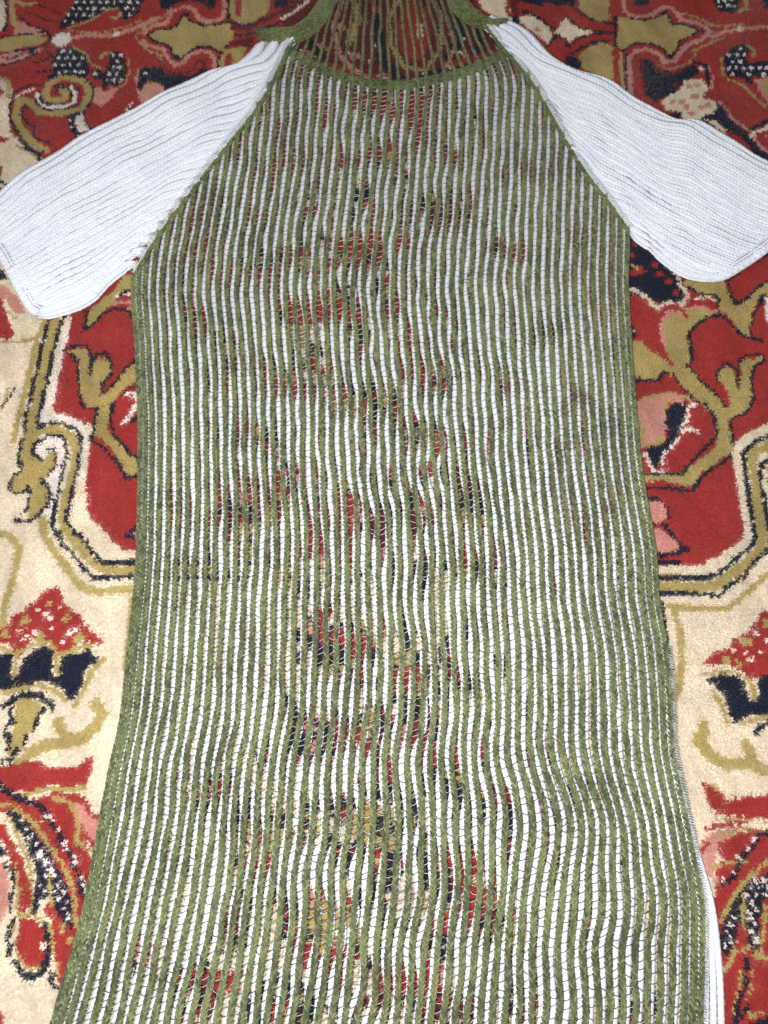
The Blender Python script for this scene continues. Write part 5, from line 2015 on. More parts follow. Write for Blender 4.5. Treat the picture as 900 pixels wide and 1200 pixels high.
('W',3.9,[-270.8,643.5,-270.7,643.5]),
('W',3.9,[-262.7,643.5,-262.6,643.5]),
('W',3.9,[-254.7,643.5,-254.6,643.5]),
('W',3.9,[-322,634.4,-321.9,634.4]),
('W',3.9,[-314,634.4,-313.9,634.4]),
('W',3.9,[-305.9,634.4,-305.9,634.4]),
('W',3.9,[-297.9,634.4,-297.8,634.4]),
('W',3.9,[-289.9,634.4,-289.8,634.4]),
('W',3.9,[-281.9,634.4,-281.8,634.4]),
('W',3.9,[-273.9,634.4,-273.8,634.4]),
('W',3.9,[-265.8,634.4,-265.8,634.4]),
('W',3.9,[-257.8,634.4,-257.7,634.4]),
('W',3.9,[-324.9,625.3,-324.8,625.3]),
('W',3.9,[-316.9,625.3,-316.8,625.3]),
('W',3.9,[-308.9,625.3,-308.8,625.3]),
('W',3.9,[-300.9,625.3,-300.8,625.3]),
('W',3.9,[-292.9,625.3,-292.8,625.3]),
('W',3.9,[-268.9,625.3,-268.8,625.3]),
('W',3.9,[-260.9,625.3,-260.8,625.3]),
('W',3.9,[-327.8,616.3,-327.7,616.3]),
('W',3.9,[-319.8,616.3,-319.7,616.3]),
('W',3.9,[-311.8,616.3,-311.7,616.3]),
('W',3.9,[-303.9,616.3,-303.8,616.3]),
('W',3.9,[-264,616.3,-263.9,616.3]),
('W',3.9,[-330.6,607.3,-330.5,607.3]),
('W',3.9,[-322.7,607.3,-322.6,607.3]),
('O',2.2,[-325.3,598.8,-312.8,604.6,-298.9,613.9,-288.6,624.5,-277.1,625.7]),
('O',3.5,[-273,619.8,-278.3,611.6,-283,613.9]),
('P',5.2,[-338.9,581.5,-327.8,583.8,-306.5,588.4,-284.6,588.4,-271.8,591.8,-255.1,599.9,-234.4,613.9]),
('W',0,[-340.8,582.6,-335.1,593,-324.3,590.7,-319.7,581.5,-329,572.4,-338,574.6]),
('W',7,[-275.2,590.7,-275.1,590.7]),
('O',2.2,[-329.3,595.3,-311.4,593,-285.3,594.1,-268.3,599.9,-251.6,609.3]),
('N',0,[-335.7,556.6,-332.2,570.1,-323.8,572.4,-303.8,565.6,-300.1,548.7,-296.9,543.2,-299.9,532.1,-312.8,532.1,-323.6,529.9,-335.6,529.9,-341.3,534.3,-333.3,538.7,-338.5,552.1]),
('W',4.1,[-327.6,566.2,-327.5,566.2]),
('W',4.1,[-319.8,566.2,-319.7,566.2]),
('W',4.1,[-330.4,557.6,-330.4,557.6]),
('W',4.1,[-322.6,557.6,-322.6,557.6]),
('W',4.1,[-314.9,557.6,-314.8,557.6]),
('W',4.1,[-307.1,557.6,-307,557.6]),
('W',4.1,[-333.2,549.1,-333.1,549.1]),
('W',4.1,[-325.5,549.1,-325.4,549.1]),
('W',4.1,[-317.7,549.1,-317.6,549.1]),
('W',4.1,[-309.9,549.1,-309.8,549.1]),
('W',4.1,[-328.3,540.5,-328.2,540.5]),
('W',4.1,[-320.5,540.5,-320.4,540.5]),
('W',4.1,[-312.8,540.5,-312.7,540.5]),
('W',4.1,[-305,540.5,-305,540.5]),
('O',2.2,[-316.7,571.2,-301.8,563.3,-298.8,552.1,-286,545.4]),
('N',0,[-281.3,565.6,-269.4,567.8,-262.1,556.6,-259.9,543.2,-261.7,526.6,-269.7,522.2,-276.9,525.5,-279.3,515.7,-282.4,521.1,-282.5,529.9,-291.1,529.9,-297.3,538.7,-290.9,543.2,-281.8,538.7,-279.6,549.8,-278.8,558.8]),
('W',4.1,[-275.7,562.1,-275.6,562.1]),
('W',4.1,[-268.3,562.1,-268.2,562.1]),
('W',4.1,[-271.1,553.9,-271,553.9]),
('W',4.1,[-273.9,545.9,-273.8,545.9]),
('W',4.1,[-266.6,545.9,-266.5,545.9]),
('W',4.1,[-291.3,537.9,-291.2,537.9]),
('W',4.1,[-276.7,537.9,-276.6,537.9]),
('W',4.1,[-269.4,537.9,-269.3,537.9]),
('W',4.1,[-279.5,529.9,-279.4,529.9]),
('W',4.1,[-272.2,529.9,-272.1,529.9]),
('W',4.1,[-264.9,529.9,-264.9,529.9]),
('O',3.4,[-287.3,557.7,-286.4,564.4,-280.3,564.4]),
('O',1.7,[-259.8,558.8,-257.1,540.9,-259.7,524.4,-269.4,518.9]),
('P',0,[-291.8,521.1,-283.3,521.1,-278.9,512.4,-272.9,520,-266,518.9,-273,504.8,-282.1,495.2,-291.6,504.8]),
('O',7.2,[-338.2,516.8,-335.9,505.9,-323.7,503.8,-316.5,507,-317.4,514.6,-323.8,517.9]),
('O',7.6,[-338.2,516.8,-335,525.5,-325.6,532.1,-311.9,532.1,-298.3,525.5,-294,510.3,-299.4,492,-319.8,486.7,-340.3,488.8,-353.2,502.7,-362.9,504.8,-363.9,488.8,-359.8,471.9,-348.8,459.3,-341.6,449,-327.4,441.8]),
('W',3.4,[-346.9,512.4,-344.6,501.6,-333.6,495.2,-316.7,495.2,-308.2,501.6,-307.8,512.4,-314,521.1]),
('N',2.2,[-344.8,515.7,-341.4,502.7,-331.5,498.4,-318,498.4,-311.9,503.8,-311.4,513.5,-319,520,-325.7,518.9,-327.5,513.5]),
('N',2.2,[-348,508.1,-343.2,497.3,-332.2,490.9,-316.3,492,-304.6,499.5,-303.6,512.4,-309,522.2,-321.2,524.4,-330.9,520]),
('N',2.5,[-299.7,529.9,-291.8,521.1,-289.7,510.3,-292.7,499.5,-297.2,487.7]),
('N',2.5,[-370.6,511.3,-364.7,517.9,-354.4,523.3,-343.3,523.3]),
('W',2.5,[-367.4,507,-361.5,513.5,-349.5,518.9]),
('N',3,[-370.4,510.3,-371.4,494.1,-368.3,478.2,-358.9,465.6,-352.8,452.1,-345.1,444.9,-334.4,438.7]),
('N',2.5,[-355,497.3,-358.6,486.7,-354,478.2,-342.8,469.8,-343,459.3,-333.7,452.1,-323.6,451]),
('N',0,[-314.3,482.4,-303.3,488.8,-297.4,488.8,-291.3,472.9,-279.8,467.7,-292.8,457.2,-301.1,457.2,-307.7,469.8]),
('W',0,[-304.4,484.5,-298,486.7,-292.9,471.9,-289,467.7,-296.8,462.4,-302.9,471.9]),
('W',2.7,[-309.7,479.2,-309.6,479.2]),
('W',2.7,[-305.4,471.9,-305.3,471.9]),
('W',2.7,[-300,461.4,-299.9,461.4]),
('N',4,[-251.5,493,-252.3,484.5,-260,478.2]),
('W',2.1,[-249.8,501.6,-256.3,490.9]),
('N',3,[-338.5,438.7,-330.5,440.8]),
('N',0,[-247,543.2,-241.2,545.4,-232.4,543.2,-231.2,529.9,-239.4,526.6,-243.5,515.7,-246.2,516.8]),
('W',4.3,[-240.6,538.7,-240.5,538.7]),
('P',2.6,[-247.2,545.4,-249.1,529.9,-245.7,512.4]),
('P',4.8,[-247.3,591.8,-237.7,602.3,-224.8,605.7,-221.7,621,-209,629.3,-197,623.4,-192.6,611.6,-180.8,606.9,-167.9,611.6,-166.1,625.7,-167.3,659.3]),
('N',0,[-237.5,659.3,-232.7,625.7,-223.6,623.4,-217.2,631.6,-203.4,637.6,-188.8,632.8,-184.8,625.7,-175.9,625.7,-175.4,659.3]),
('R',3.5,[-219.4,625.7,-203.3,635.2,-193.6,625.7,-189.4,616.3,-178.6,613.9,-171.9,618.6,-172.3,653.2]),
('M',2.7,[-188.1,647.2,-183.9,625.7,-177.7,625.7]),
('O',2.2,[-254.2,590.7,-241.7,606.9,-228.2,613.9,-223.8,625.7]),
('O',0,[-242.8,590.7,-232.8,596.5,-219.7,597.6,-213.2,603.4,-210.7,616.3,-205.3,616.3,-198.4,606.9,-184.9,602.3,-171.8,603.4,-160.5,606.9,-156.2,594.1,-154.9,586.1,-160.4,576.9,-163.2,565.6,-169.4,567.8,-178.5,573.5,-191.5,572.4,-199.7,565.6,-205.9,556.6,-214.9,561.1,-219.5,574.6,-231.3,579.2,-240.6,586.1]),
('N',2.6,[-242.8,590.7,-232.8,596.5,-219.7,597.6,-213.2,603.4,-210.7,616.3,-205.3,616.3,-198.4,606.9,-184.9,602.3,-171.8,603.4,-160.5,606.9]),
('N',2.6,[-160.4,576.9,-163.2,565.6,-169.4,567.8,-178.5,573.5,-191.5,572.4,-199.7,565.6,-205.9,556.6,-214.9,561.1,-219.5,574.6,-231.3,579.2,-240.6,586.1,-242.8,590.7]),
('N',6.3,[-205.4,617.5,-205.4,617.5]),
('N',6.2,[-218.4,571.2,-218.3,571.2]),
('N',6.2,[-210.4,558.8,-210.3,558.8]),
('P',4.7,[-248.1,581.5,-236.9,573.5,-226.1,570.1,-219.7,556.6,-210.4,548.7,-203.8,552.1,-197.8,563.3,-186.8,567.8,-175.4,565.6,-171.1,554.3,-170.3,540.9]),
('O',2.2,[-255.5,586.1,-241.7,569,-229,563.3,-224.5,552.1]),
('R',3.4,[-224.5,552.1,-210.9,543.2,-199.8,545.4,-193.8,556.6,-185.5,562.2,-176.6,558.8,-174.7,543.2]),
('N',0,[-234.5,547.6,-225.7,545.4,-218.8,535.4,-201.5,534.3,-189,538.7,-182.9,549.8,-177.3,543.2,-179.6,526.6,-211,494.1,-221.4,515.7,-232.6,526.6,-238.4,534.3]),
('M',3,[-219.1,538.7,-204.3,536.5,-192.8,543.2,-188.4,554.3,-183.2,554.3,-180.4,538.7]),
('M',5.1,[-213.3,521.1,-213.2,521.1]),
('P',0,[-244.9,512.4,-239.4,526.6,-231,527.7,-220.1,521.1,-217.7,512.4,-227.9,494.1,-241.3,501.6,-246.2,508.1]),
('O',2.1,[-243.4,514.6,-237.6,525.5,-229.2,526.6,-220.9,520]),
('N',3.1,[-168,558.8,-166.2,545.4]),
('O',0,[-166.2,558.8,-163.6,571.2,-152.3,572.4,-139.3,572.4,-145.3,556.6,-148.4,549.8,-158.9,538.7,-166.8,540.9]),
('R',0,[-161.5,565.6,-154.4,563.3,-154.1,543.2,-160.1,543.2]),
('O',0,[-162.7,671.5,-119.3,671.5,-119,625.7,-125.6,613.9,-136.6,604.6,-145.3,603.4,-154.5,609.3,-161,613.9]),
('R',0,[-159,671.5,-150,671.5,-148.6,613.9,-153.7,611.6]),
('N',2.7,[-165.1,653.2,-160.8,611.6]),
('N',3.2,[-158.8,606.9,-145.2,601.1,-134.8,603.4,-123.8,612.8]),
('M',5.3,[-156.5,598.8,-140.6,597.6,-125.3,608.1,-110.7,618.6,-93.3,625.7]),
('N',3.1,[-154.1,588.4,-140.1,588.4,-129.9,594.1,-105.8,606.9]),
('M',0,[-160.4,576.9,-148.6,583.8,-133,586.1,-135.8,572.4,-148.1,574.6]),
('N',0,[-122,671.5,-94.9,671.5,-101.4,630.5,-113.7,625.7]),
('C',3.5,[-106,611.6,-93.1,621,-80.2,635.2]),
('N',10.5,[-9,671.5,-7.1,611.6,-1.7,554.3,23.9,521.1,60.2,543.2,78.8,588.4,72,659.3]),
('N',8.6,[-88,599.9,-60.5,554.3,-17.1,525.5]),
('N',8.6,[101.6,611.6,95.5,565.6,68.6,532.1]),
('R',0,[25.1,647.2,44.4,623.4,49,588.4,39.8,558.8,27.7,554.3,17.4,567.8,12.3,599.9]),
('O',4.4,[17.9,644.8,4.4,611.6,7,576.9,20.7,545.4,43,543.2,57.4,570.1,60.1,611.6,49.1,641.2]),
('C',7,[37,602.3,37.1,602.3]),
('C',7,[36.9,595.3,37,595.3]),
('C',7,[36.8,588.4,36.9,588.4]),
('R',10.3,[-99.7,563.3,-69.1,552.1,-34.4,540.9,-8.6,529.9]),
('P',5.1,[-47.7,565.6,-32.7,545.4,-8.5,525.5]),
('R',8.6,[60.4,548.7,95.2,558.8,130.5,571.2]),
('O',7,[-36,659.3,-26.5,611.6,-36.6,576.9]),
('W',3.8,[-12.3,590.7,-12.2,590.7]),
('W',3.8,[-8.7,574.6,-8.6,574.6]),
('W',3.8,[-13.8,554.3,-13.7,554.3]),
('W',3.8,[-1.7,538.7,-1.6,538.7]),
('W',3.8,[75.6,599.9,75.7,599.9]),
('W',3.8,[82.2,583.8,82.3,583.8]),
('W',3.8,[76.4,565.6,76.5,565.6]),
('W',3.8,[67.2,545.4,67.3,545.4]),
('W',3.9,[90.1,611.6,90.2,611.6]),
('W',3.9,[-19.4,606.9,-19.3,606.9]),
('W',3.7,[22.2,525.5,22.3,525.5]),
('P',4.4,[-40.3,647.2,-52.8,599.9,-45.1,565.6]),
('R',8,[-18,659.3,-8.9,623.4]),
('P',3.5,[65.4,611.6,73.2,576.9,60.1,538.7]),
('C',0,[81.7,683.8,136.2,683.8,133.4,629.3,129.1,613.9,135.9,609.3,128.5,602.3,113.1,611.6,102.2,625.7]),
('R',3.5,[92.2,644.8,99.5,625.7,111.5,615.1]),
('R',4.4,[132.8,653.2,128.6,621,138,613.9]),
('N',0,[139.8,683.8,212.4,683.8,199.2,628.1,182.4,630.5,159.6,621,143.6,619.8]),
('R',9.7,[144.2,630.5,164.2,623.4,176.7,611.6,181.4,602.3]),
('R',7.9,[169.1,630.5,190.6,621,211.5,604.6,239.1,597.6]),
('N',2.6,[145.4,619.8,160.9,612.8,172.4,599.9,180,595.3,188,609.3]),
('N',2.6,[189.2,613.9,203.9,597.6,238.4,590.7]),
('N',3.2,[194,630.5,212.1,611.6,239.6,603.4]),
('O',0,[208.8,683.8,246.9,683.8,235,611.6,224.9,606.9,212.2,613.9,202.5,625.7]),
('R',5.3,[239.3,659.3,236.5,618.6]),
('N',0,[132.9,618.6,139.9,616.3,142.8,604.6,132.3,606.9]),
('C',0,[141.5,613.9,152.2,616.3,163.2,606.9,171.4,597.6,172.4,586.1,167.4,576.9,161.7,582.6,156,590.7,147.8,599.9,141.1,606.9]),
('P',7,[158.1,596.5,158.2,596.5]),
('C',0,[189.2,613.9,192.1,604.6,202.1,597.6,216.8,594.1,210.4,590.7,196.9,586.1,190.2,579.2,185.3,583.8,180.6,590.7,173.7,593,180.3,599.9,185.2,606.9]),
('R',9.5,[173.8,567.8,180.8,581.5]),
('R',9.5,[171.9,565.6,186.5,563.3,195.2,575.8,211.7,584.9,232.1,588.4,253.3,581.5]),
('N',2.6,[169,574.6,176.9,588.4,185.3,583.8,188,572.4,197.6,583.8,213.9,590.7,238.6,593]),
('N',3.1,[185.3,558.8,195.5,567.8,211.1,578.1,228.8,581.5]),
('N',0,[183.4,556.6,195,561.1,200.4,552.1,197.9,543.2,186.2,547.6]),
('O',0,[197.6,561.1,208.9,572.4,222.5,579.2,237,574.6,233.4,516.8,222.4,527.7,209.6,538.7,201.6,545.4]),
('R',4.3,[234.6,567.8,234.1,543.2,231.7,516.8]),
('N',3.7,[239.7,613.9,237.7,582.6,236.8,572.4]),
('P',4.8,[251.9,659.3,250.1,621,260.9,613.9,278.8,616.3,288.7,625.7,297.8,628.1,305.6,618.6,307.2,609.3,321.9,606.9,332.5,599.9,335.1,593,327.8,583.8,312.2,576.9,302.1,565.6,293.9,554.3,285,552.1,279.3,563.3,267.9,570.1,256.3,567.8,249.4,558.8,247.3,537.6,246.4,510.3]),
('O',0,[242.3,613.9,256.2,611.6,266.6,609.3,275.7,611.6,284.8,613.9,292.6,621,296.9,611.6,297.7,603.4,308.4,604.6,318.4,599.9,326.4,593,317,588.4,304,581.5,299.2,570.1,292.9,561.1,288,563.3,282.9,572.4,274.7,576.9,261.8,579.2,250.9,574.6,243.3,567.8,238.9,576.9]),
('N',2.6,[256.2,611.6,266.6,609.3,275.7,611.6,284.8,613.9,292.6,621,296.9,611.6,297.7,603.4,308.4,604.6,318.4,599.9,326.4,593,317,588.4,304,581.5,299.2,570.1,292.9,561.1,288,563.3]),
('N',2.6,[288,563.3,282.9,572.4,274.7,576.9,261.8,579.2,250.9,574.6,243.3,567.8]),
('N',2.6,[246.3,563.3,243.9,537.6,243.2,512.4]),
('N',6.3,[290.8,621,290.9,621]),
('N',6.2,[290.9,558.8,291,558.8]),
('N',6.3,[328.3,594.1,328.4,594.1]),
('O',3.4,[241.3,565.6,239.1,532.1,239.2,515.7]),
('R',3.9,[250.4,508.1,252.2,543.2,256.5,561.1,267.3,564.4,275,555.4,280.9,546.5,292.9,545.4,308,556.6,317.4,570.1,338,588.4]),
('O',2.1,[276.1,549.8,289.2,543.2,309.2,552.1,317.5,563.3]),
('N',0,[261.5,558.8,269.9,556.6,273.7,543.2,292.2,539.8,305.9,546.5,316.1,552.1,317.9,538.7,304.8,529.9,296.9,521.1,289.1,512.4,276.5,505.9,269.3,501.6,259.8,508.1,258.8,532.1]),
('M',3,[272.7,549.8,275.2,540.9,290.1,536.5,304.8,544.3]),
('M',3,[261.3,556.6,260.5,532.1,260.8,510.3]),
('M',6.8,[292.1,523.3,292.1,523.3]),
('N',0,[259.6,683.8,288.7,683.8,277.6,630.5,262.5,630.5]),
('R',4,[255.2,637.6,264.6,624.5,277.1,625.7,285.7,647.2]),
('O',2.6,[310.1,618.6,325.3,612.8,339,602.3,351.9,599.9,369.9,603.4]),
('O',2.6,[314.5,567.8,336,579.2,350,586.1]),
('P',4.4,[336.9,586.1,350.9,593,369.1,597.6,395.8,599.9,449,602.3]),
('C',7,[367.4,597.6,367.5,597.6]),
('N',4.1,[315.2,552.1,326.2,549.8,325.6,532.1,326.1,522.2]),
('W',6,[320.3,544.3,320.4,544.3]),
('P',2.6,[329.3,547.6,330.8,532.1,327.4,518.9]),
('C',0,[275.2,501.6,284.6,510.3,296.4,516.8,301.1,527.7,310.2,532.1,321.1,529.9,324,518.9,317.5,508.1,326.3,503.8,331.3,497.3,326.9,488.8,315.4,484.5,310.2,477.1,295.2,477.1,294.8,488.8,286.7,490.9,278.2,490.9]),
('P',6.8,[305.5,521.1,305.5,521.1]),
('P',6.8,[314.3,523.3,314.3,523.3]),
('P',6.8,[309,508.1,309.1,508.1]),
('P',6.7,[296.3,501.6,296.4,501.6]),
('P',6.7,[286.2,501.6,286.3,501.6]),
('P',6.7,[314.2,495.2,314.3,495.2]),
('P',6.7,[304.7,486.7,304.8,486.7]),
('P',6.7,[300.7,495.2,300.7,495.2]),
('P',6.7,[321.2,497.3,321.3,497.3]),
('R',5.1,[319.2,508.1,319.3,508.1]),
('N',0,[293.7,479.2,293.3,489.8,286.3,487.7,277.8,486.7,286.9,478.2]),
('N',0,[332.2,503.8,336,494.1,340.6,484.5,347.4,472.9,358.4,462.4,364.5,446.9,371.5,438.7,400.9,416.4,368.2,416.4,354.4,434.6,343,459.3,330.2,469.8,314.3,476.1,312.6,482.4,326.9,488.8]),
('N',0,[344.6,558.8,355.1,572.4,368,576.9,372.5,572.4,368.9,558.8,371.4,552.1,382,554.3,397.6,554.3,394.5,534.3,380.5,532.1,372.5,536.5,367.2,523.3,364.4,527.7,363.6,534.3,347.1,532.1,344.2,543.2]),
('W',4.2,[364.2,570.8,364.3,570.8]),
('W',4.1,[351.3,562.1,351.4,562.1]),
('W',4.1,[359.1,562.1,359.2,562.1]),
('W',4.1,[366.9,562.1,367,562.1]),
('W',4.1,[354,553.5,354.1,553.5]),
('W',4.1,[361.8,553.5,361.9,553.5]),
('W',4.1,[349,545,349.1,545]),
('W',4.1,[356.7,545,356.8,545]),
('W',4.1,[364.5,545,364.6,545]),
('W',4.1,[372.2,545,372.3,545]),
('W',4.1,[380,545,380.1,545]),
('W',4.1,[387.7,545,387.8,545]),
('W',4.1,[351.7,536.5,351.8,536.5]),
('W',4.1,[367.1,536.5,367.2,536.5]),
('W',4.1,[382.6,536.5,382.7,536.5]),
('O',3.5,[372.9,574.6,378,567.8,376.1,561.1]),
('N',0,[350.4,683.8,381.3,683.8,369.2,623.4,363.2,618.6,350.2,621,345.3,630.5]),
('W',4,[359,677.9,359.1,677.9]),
('W',4,[366.3,677.9,366.4,677.9]),
('W',4,[373.5,677.9,373.6,677.9]),
('W',4,[354.3,669.5,354.4,669.5]),
('W',4,[361.5,669.5,361.6,669.5]),
('W',4,[368.8,669.5,368.9,669.5]),
('W',4,[376,669.5,376.1,669.5]),
('W',3.9,[356.8,661.2,356.9,661.2]),
('W',3.9,[364,661.2,364.1,661.2]),
('W',3.9,[371.2,661.2,371.3,661.2]),
('W',3.9,[352.1,653,352.2,653]),
('W',3.9,[359.3,653,359.4,653]),
('W',3.9,[366.5,653,366.6,653]),
('W',3.9,[354.7,644.8,354.7,644.8]),
('W',3.9,[361.8,644.8,361.9,644.8]),
('W',3.9,[369,644.8,369.1,644.8]),
('W',3.9,[350,636.7,350.1,636.7]),
('W',3.9,[357.1,636.7,357.2,636.7]),
('W',3.9,[364.3,636.7,364.4,636.7]),
('W',3.9,[352.5,628.6,352.6,628.6]),
('W',3.9,[359.6,628.6,359.7,628.6]),
('W',3.9,[366.7,628.6,366.8,628.6]),
('O',3.5,[368.9,621,378.4,625.7,378.8,641.2]),
('N',0,[399.4,683.8,426.6,683.8,416.4,618.6,395.3,625.7]),
('O',2.1,[342.9,558.8,341.9,538.7,347.5,528.8,360.4,523.3,368.4,508.1,379.9,494.1]),
('P',0,[371.6,529.9,394.5,534.3,387.5,488.8,377.7,508.1]),
('O',0,[378.8,526.6,399.3,537.6,393.4,499.5,382,508.1]),
('N',3.5,[357.5,467.7,368.2,471.9,382,480.3]),
('C',4.2,[385.5,476.1,368.9,465.6,361.9,463.5,359.7,459.3]),
('C',0,[315.7,480.3,327.2,478.2,335.8,467.7,333.3,461.4,324.7,471.9]),
('R',0,[338.9,465.6,349.4,457.2,357,440.8,349,442.8]),
('P',2.5,[334.4,501.6,344.2,480.3,358.9,465.6]),
('P',3.3,[361,457.2,366.1,446.9,375.7,438.7]),
('P',4.1,[373.8,459.3,373.9,459.3]),
('N',0,[221.3,350,233.9,340.5,244.3,326.5,254.8,314.4,265.7,307.1,273.9,297,275.4,283.5,269.5,272.8,252.2,269.2,242.7,274.6,228.4,285.3,215.4,287.1]),
('R',6.2,[249.8,311.7,249.9,311.7]),
('R',6.2,[252.6,301.6,252.7,301.6]),
('R',6.2,[260.4,294.3,260.5,294.3]),
('R',6.1,[264.4,281.7,264.4,281.7]),
('R',6.3,[228.1,321.8,228.2,321.8]),
('R',6.3,[233.2,333.9,233.3,333.9]),
('R',0,[221.6,303.4,236.4,310.7,242.1,305.2,225.8,298.9]),
('O',2.3,[224,312.6,233.1,308.9]),
('C',3.8,[216.9,287.1,228.4,285.3,239.1,276.3,245.6,265.7,258,272.8,269.1,269.2,276.5,279.9,270.1,290.7,268.2,301.6]),
('W',2.3,[256.9,312.6,266.9,303.4]),
('R',0,[218.8,281.7,231.5,278.1,242.6,265.7,244.5,248.1,245.7,230.9,251.9,212.2,240.8,220.6,227,232.6,212.3,237.7,215.8,274.6]),
('N',0,[216,244.7,221.1,249.9,227.5,237.7,221.2,235.2]),
('W',3,[222.7,242.9,222.8,242.9]),
('N',2.7,[216,260.4,218.2,251.6]),
('O',0,[209,235.2,227,232.6,237.2,222.3,251,210.5,244.6,200.4,238.1,195.4,217.1,193.8,208.5,197.1]),
('N',3.1,[212.7,194.6,230.5,193.8,240.7,192.1,244,201.3,255.1,200.4]),
('O',0,[248,252.5,256.7,261.3,268.7,265.7,284.4,268.3,302.5,260.4,298.2,256.9,286.5,255.1,277.8,246.4,271.5,237.7,270.1,226.6,271.2,210.5,266.3,207.1,258.3,208.8,251.9,212.2,247.5,226.6]),
('P',3.8,[248.5,229.1,247.8,249.9,256,262.1,268.1,260.4]),
('P',3.8,[278.1,267.4,291.8,266.6,302.6,261.3]),
('R',2.3,[246.8,255.1,253.5,267.4,264.7,271,268.5,263.9,272,255.1]),
('R',3.1,[277.1,271.9,290.6,269.2,305.2,263]),
('C',2.3,[279,274.6,293.3,278.1,300.3,272.8]),
('O',0,[271.8,292.5,292.6,303.4,311.1,296.1,312.7,279,316.8,269.2,327.5,274.6,336.5,283.5,345.3,290.7,353.6,294.3,374,299.8,371.9,287.1,351.7,281.7,339.1,274.6,331,261.3,326.1,237.7,318.7,239.5,314.1,249.9,309.9,258.6,303,263.9,303.1,276.3,297.4,279.9,282.4,283.5]),
('N',2.8,[277.4,287.1,286,281.7,303.4,279,301.1,267.4]),
('N',2.8,[315.1,290.7,316,274.6,320,270.1,331.9,278.1,343,290.7]),
('N',2.7,[347.5,279,334.4,263.9,328.3,248.1,327.1,234.3]),
('N',3.7,[312.5,294.3,326.7,307.1,354.2,323.7,381.7,348.1]),
('N',2.8,[342.7,288.9,353.9,296.1]),
('N',2.8,[339.1,274.6,346,279.9]),
('N',2.9,[300.8,258.6,292.1,256.9,280.5,249.9,271.7,239.5,271.6,226.6,271.2,210.5]),
('N',2.7,[301,260.4,309.2,253.4,313.5,245.5,320,237.7,334.5,233.4]),
('W',0,[345,278.1,366.6,278.1,360.5,239.5,342.1,253.4]),
('O',0,[246.8,207.1,262.2,210.5,267.6,205.4,278.2,188.8,288,178.9,290.9,172.4,293.9,167.5,299.8,167.5,299.3,180.6,296.8,188.8,293.6,192.9,292.1,198.7,299.2,207.1,303.7,207.1,307.3,200.4,307.6,192.1,313,198.7,313,209.6,319.9,215.5,326.4,213.8,336,218.1,335.4,213.8,327.9,208.8,321.7,197.1,318.4,184.7,319.6,172.4,314,164.3,307.5,159.5,298.5,157.9,294,152.3,296.1,140.3,297,126.2,286.1,120,275.9,113,264.2,105.4,257.1,94,245.3,97,231.4,100,206.4,98.5,206.9,103.8,221.2,104.6,246.2,104.6,257.8,112.3,269.7,120.8,281.8,130.9,285,144.3,283.6,156.3,275.6,168.3,267.4,178.9,256.4,192.9,249.6,198.7]),
('N',2.6,[253.4,198.7,259.5,187.1,267,175.7,272.5,172.4]),
('N',2.7,[265.1,209.6,272.3,201.3,278.4,190.4,287,182.2,294.1,169.2,294,178.9,290.3,190.4,292.5,201.3,299.7,210.5,305.4,208.8,310.5,202.1,313.4,212.2,320.3,218.9,334.6,218.9,335.2,213,326.1,207.1,321.1,192.9,319.8,174,312.3,162.7,299.8,157.1,296.6,149.9,297.4,129.3]),
('N',2.7,[310.2,200.4,309.1,192.1,309,186.3]),
('N',2.8,[278.2,170.8,283.8,157.9,283.5,144.3,281.1,137.2,270.5,127.8,259.8,116.9,250,106.1,210.6,105.4]),
('N',3,[296.8,124.7,287.1,116.9,277.8,111.5,267.6,104.6,260.1,95.5,257.3,90.2,244.9,93.2,209.4,93.2]),
('R',0,[288.6,188.8,293.6,187.1,294.4,171.6,291,178.9]),
('R',0,[217.6,191.3,239.2,192.1,252.2,188.8,258.7,180.6,232.7,178.9,216.1,175.7]),
('P',0,[216.7,174,228.8,177.3,243.9,180.6,264.4,178.9,257.5,170.8,247.2,170.8,242.1,164.3,241.8,148.3,239.3,138.8,227.6,130.9,209.1,126.2,212.1,172.4]),
('O',2.9,[218,172.4,232.6,178.1,247.7,181.4,266.9,174.9]),
('O',4.3,[222.5,152.3,218.3,132.5,225.3,129.3,237.8,138.8]),
('O',2.9,[246.3,175.7,242.1,164.3]),
('N',0,[242.1,164.3,250.2,170.8,262,170.8,259.2,160.3,256.4,148.3,250.8,144.3,254,140.3,247.4,134,237.7,124.7,230.7,113,226.2,110.7,225.6,118.5,221.9,124.7,225.4,130.9,235,132.5,242.4,140.3,240.8,152.3]),
('R',0,[264.3,165.9,273.4,168.3,280.7,156.3,282.1,144.3,270.9,130.9,254.4,113,243,107.7,236.4,113,249.9,136.4]),
('W',2.9,[270.8,170.8,263.1,168.3,260.2,156.3,253.3,146.7]),
('W',2.9,[254.5,145.1,263.5,147.5,268.9,143.5]),
('W',2.5,[252.5,140.3,247.4,133.3,237.6,123.9,232.9,113,235.9,108.4,227.4,108.4,222.5,116.9,220.5,125.4]),
('P',0,[211.7,80.4,223.2,82.7,231.3,78.9,234,71.5,232.4,64.1,209.9,62.7]),
('N',2.9,[213.5,84.2,226.2,84.2,233.9,77.5,234.7,65.6]),
('N',3.3,[213.4,62.7,232.1,61.2]),
('P',0,[213.1,59.7,227.6,58.3,235,49.5,240.9,40.9,238.5,38,214.2,36.6]),
('N',3.3,[230.7,61.2,236.5,51,242.5,42.3,247.8,40.2,238.4,36.6,215.4,35.1]),
('N',5.5,[242.9,40.2,243,40.2]),
('C',6.3,[199,22.3,257.5,23.8,270.1,30.9,283.6,38.7,295.1,46.6,298.6,56.8,297.5,78.9,297.9,101.6,298.2,124.7,302.4,134,313.7,141.9,335.5,151.5,374.2,164.3]),
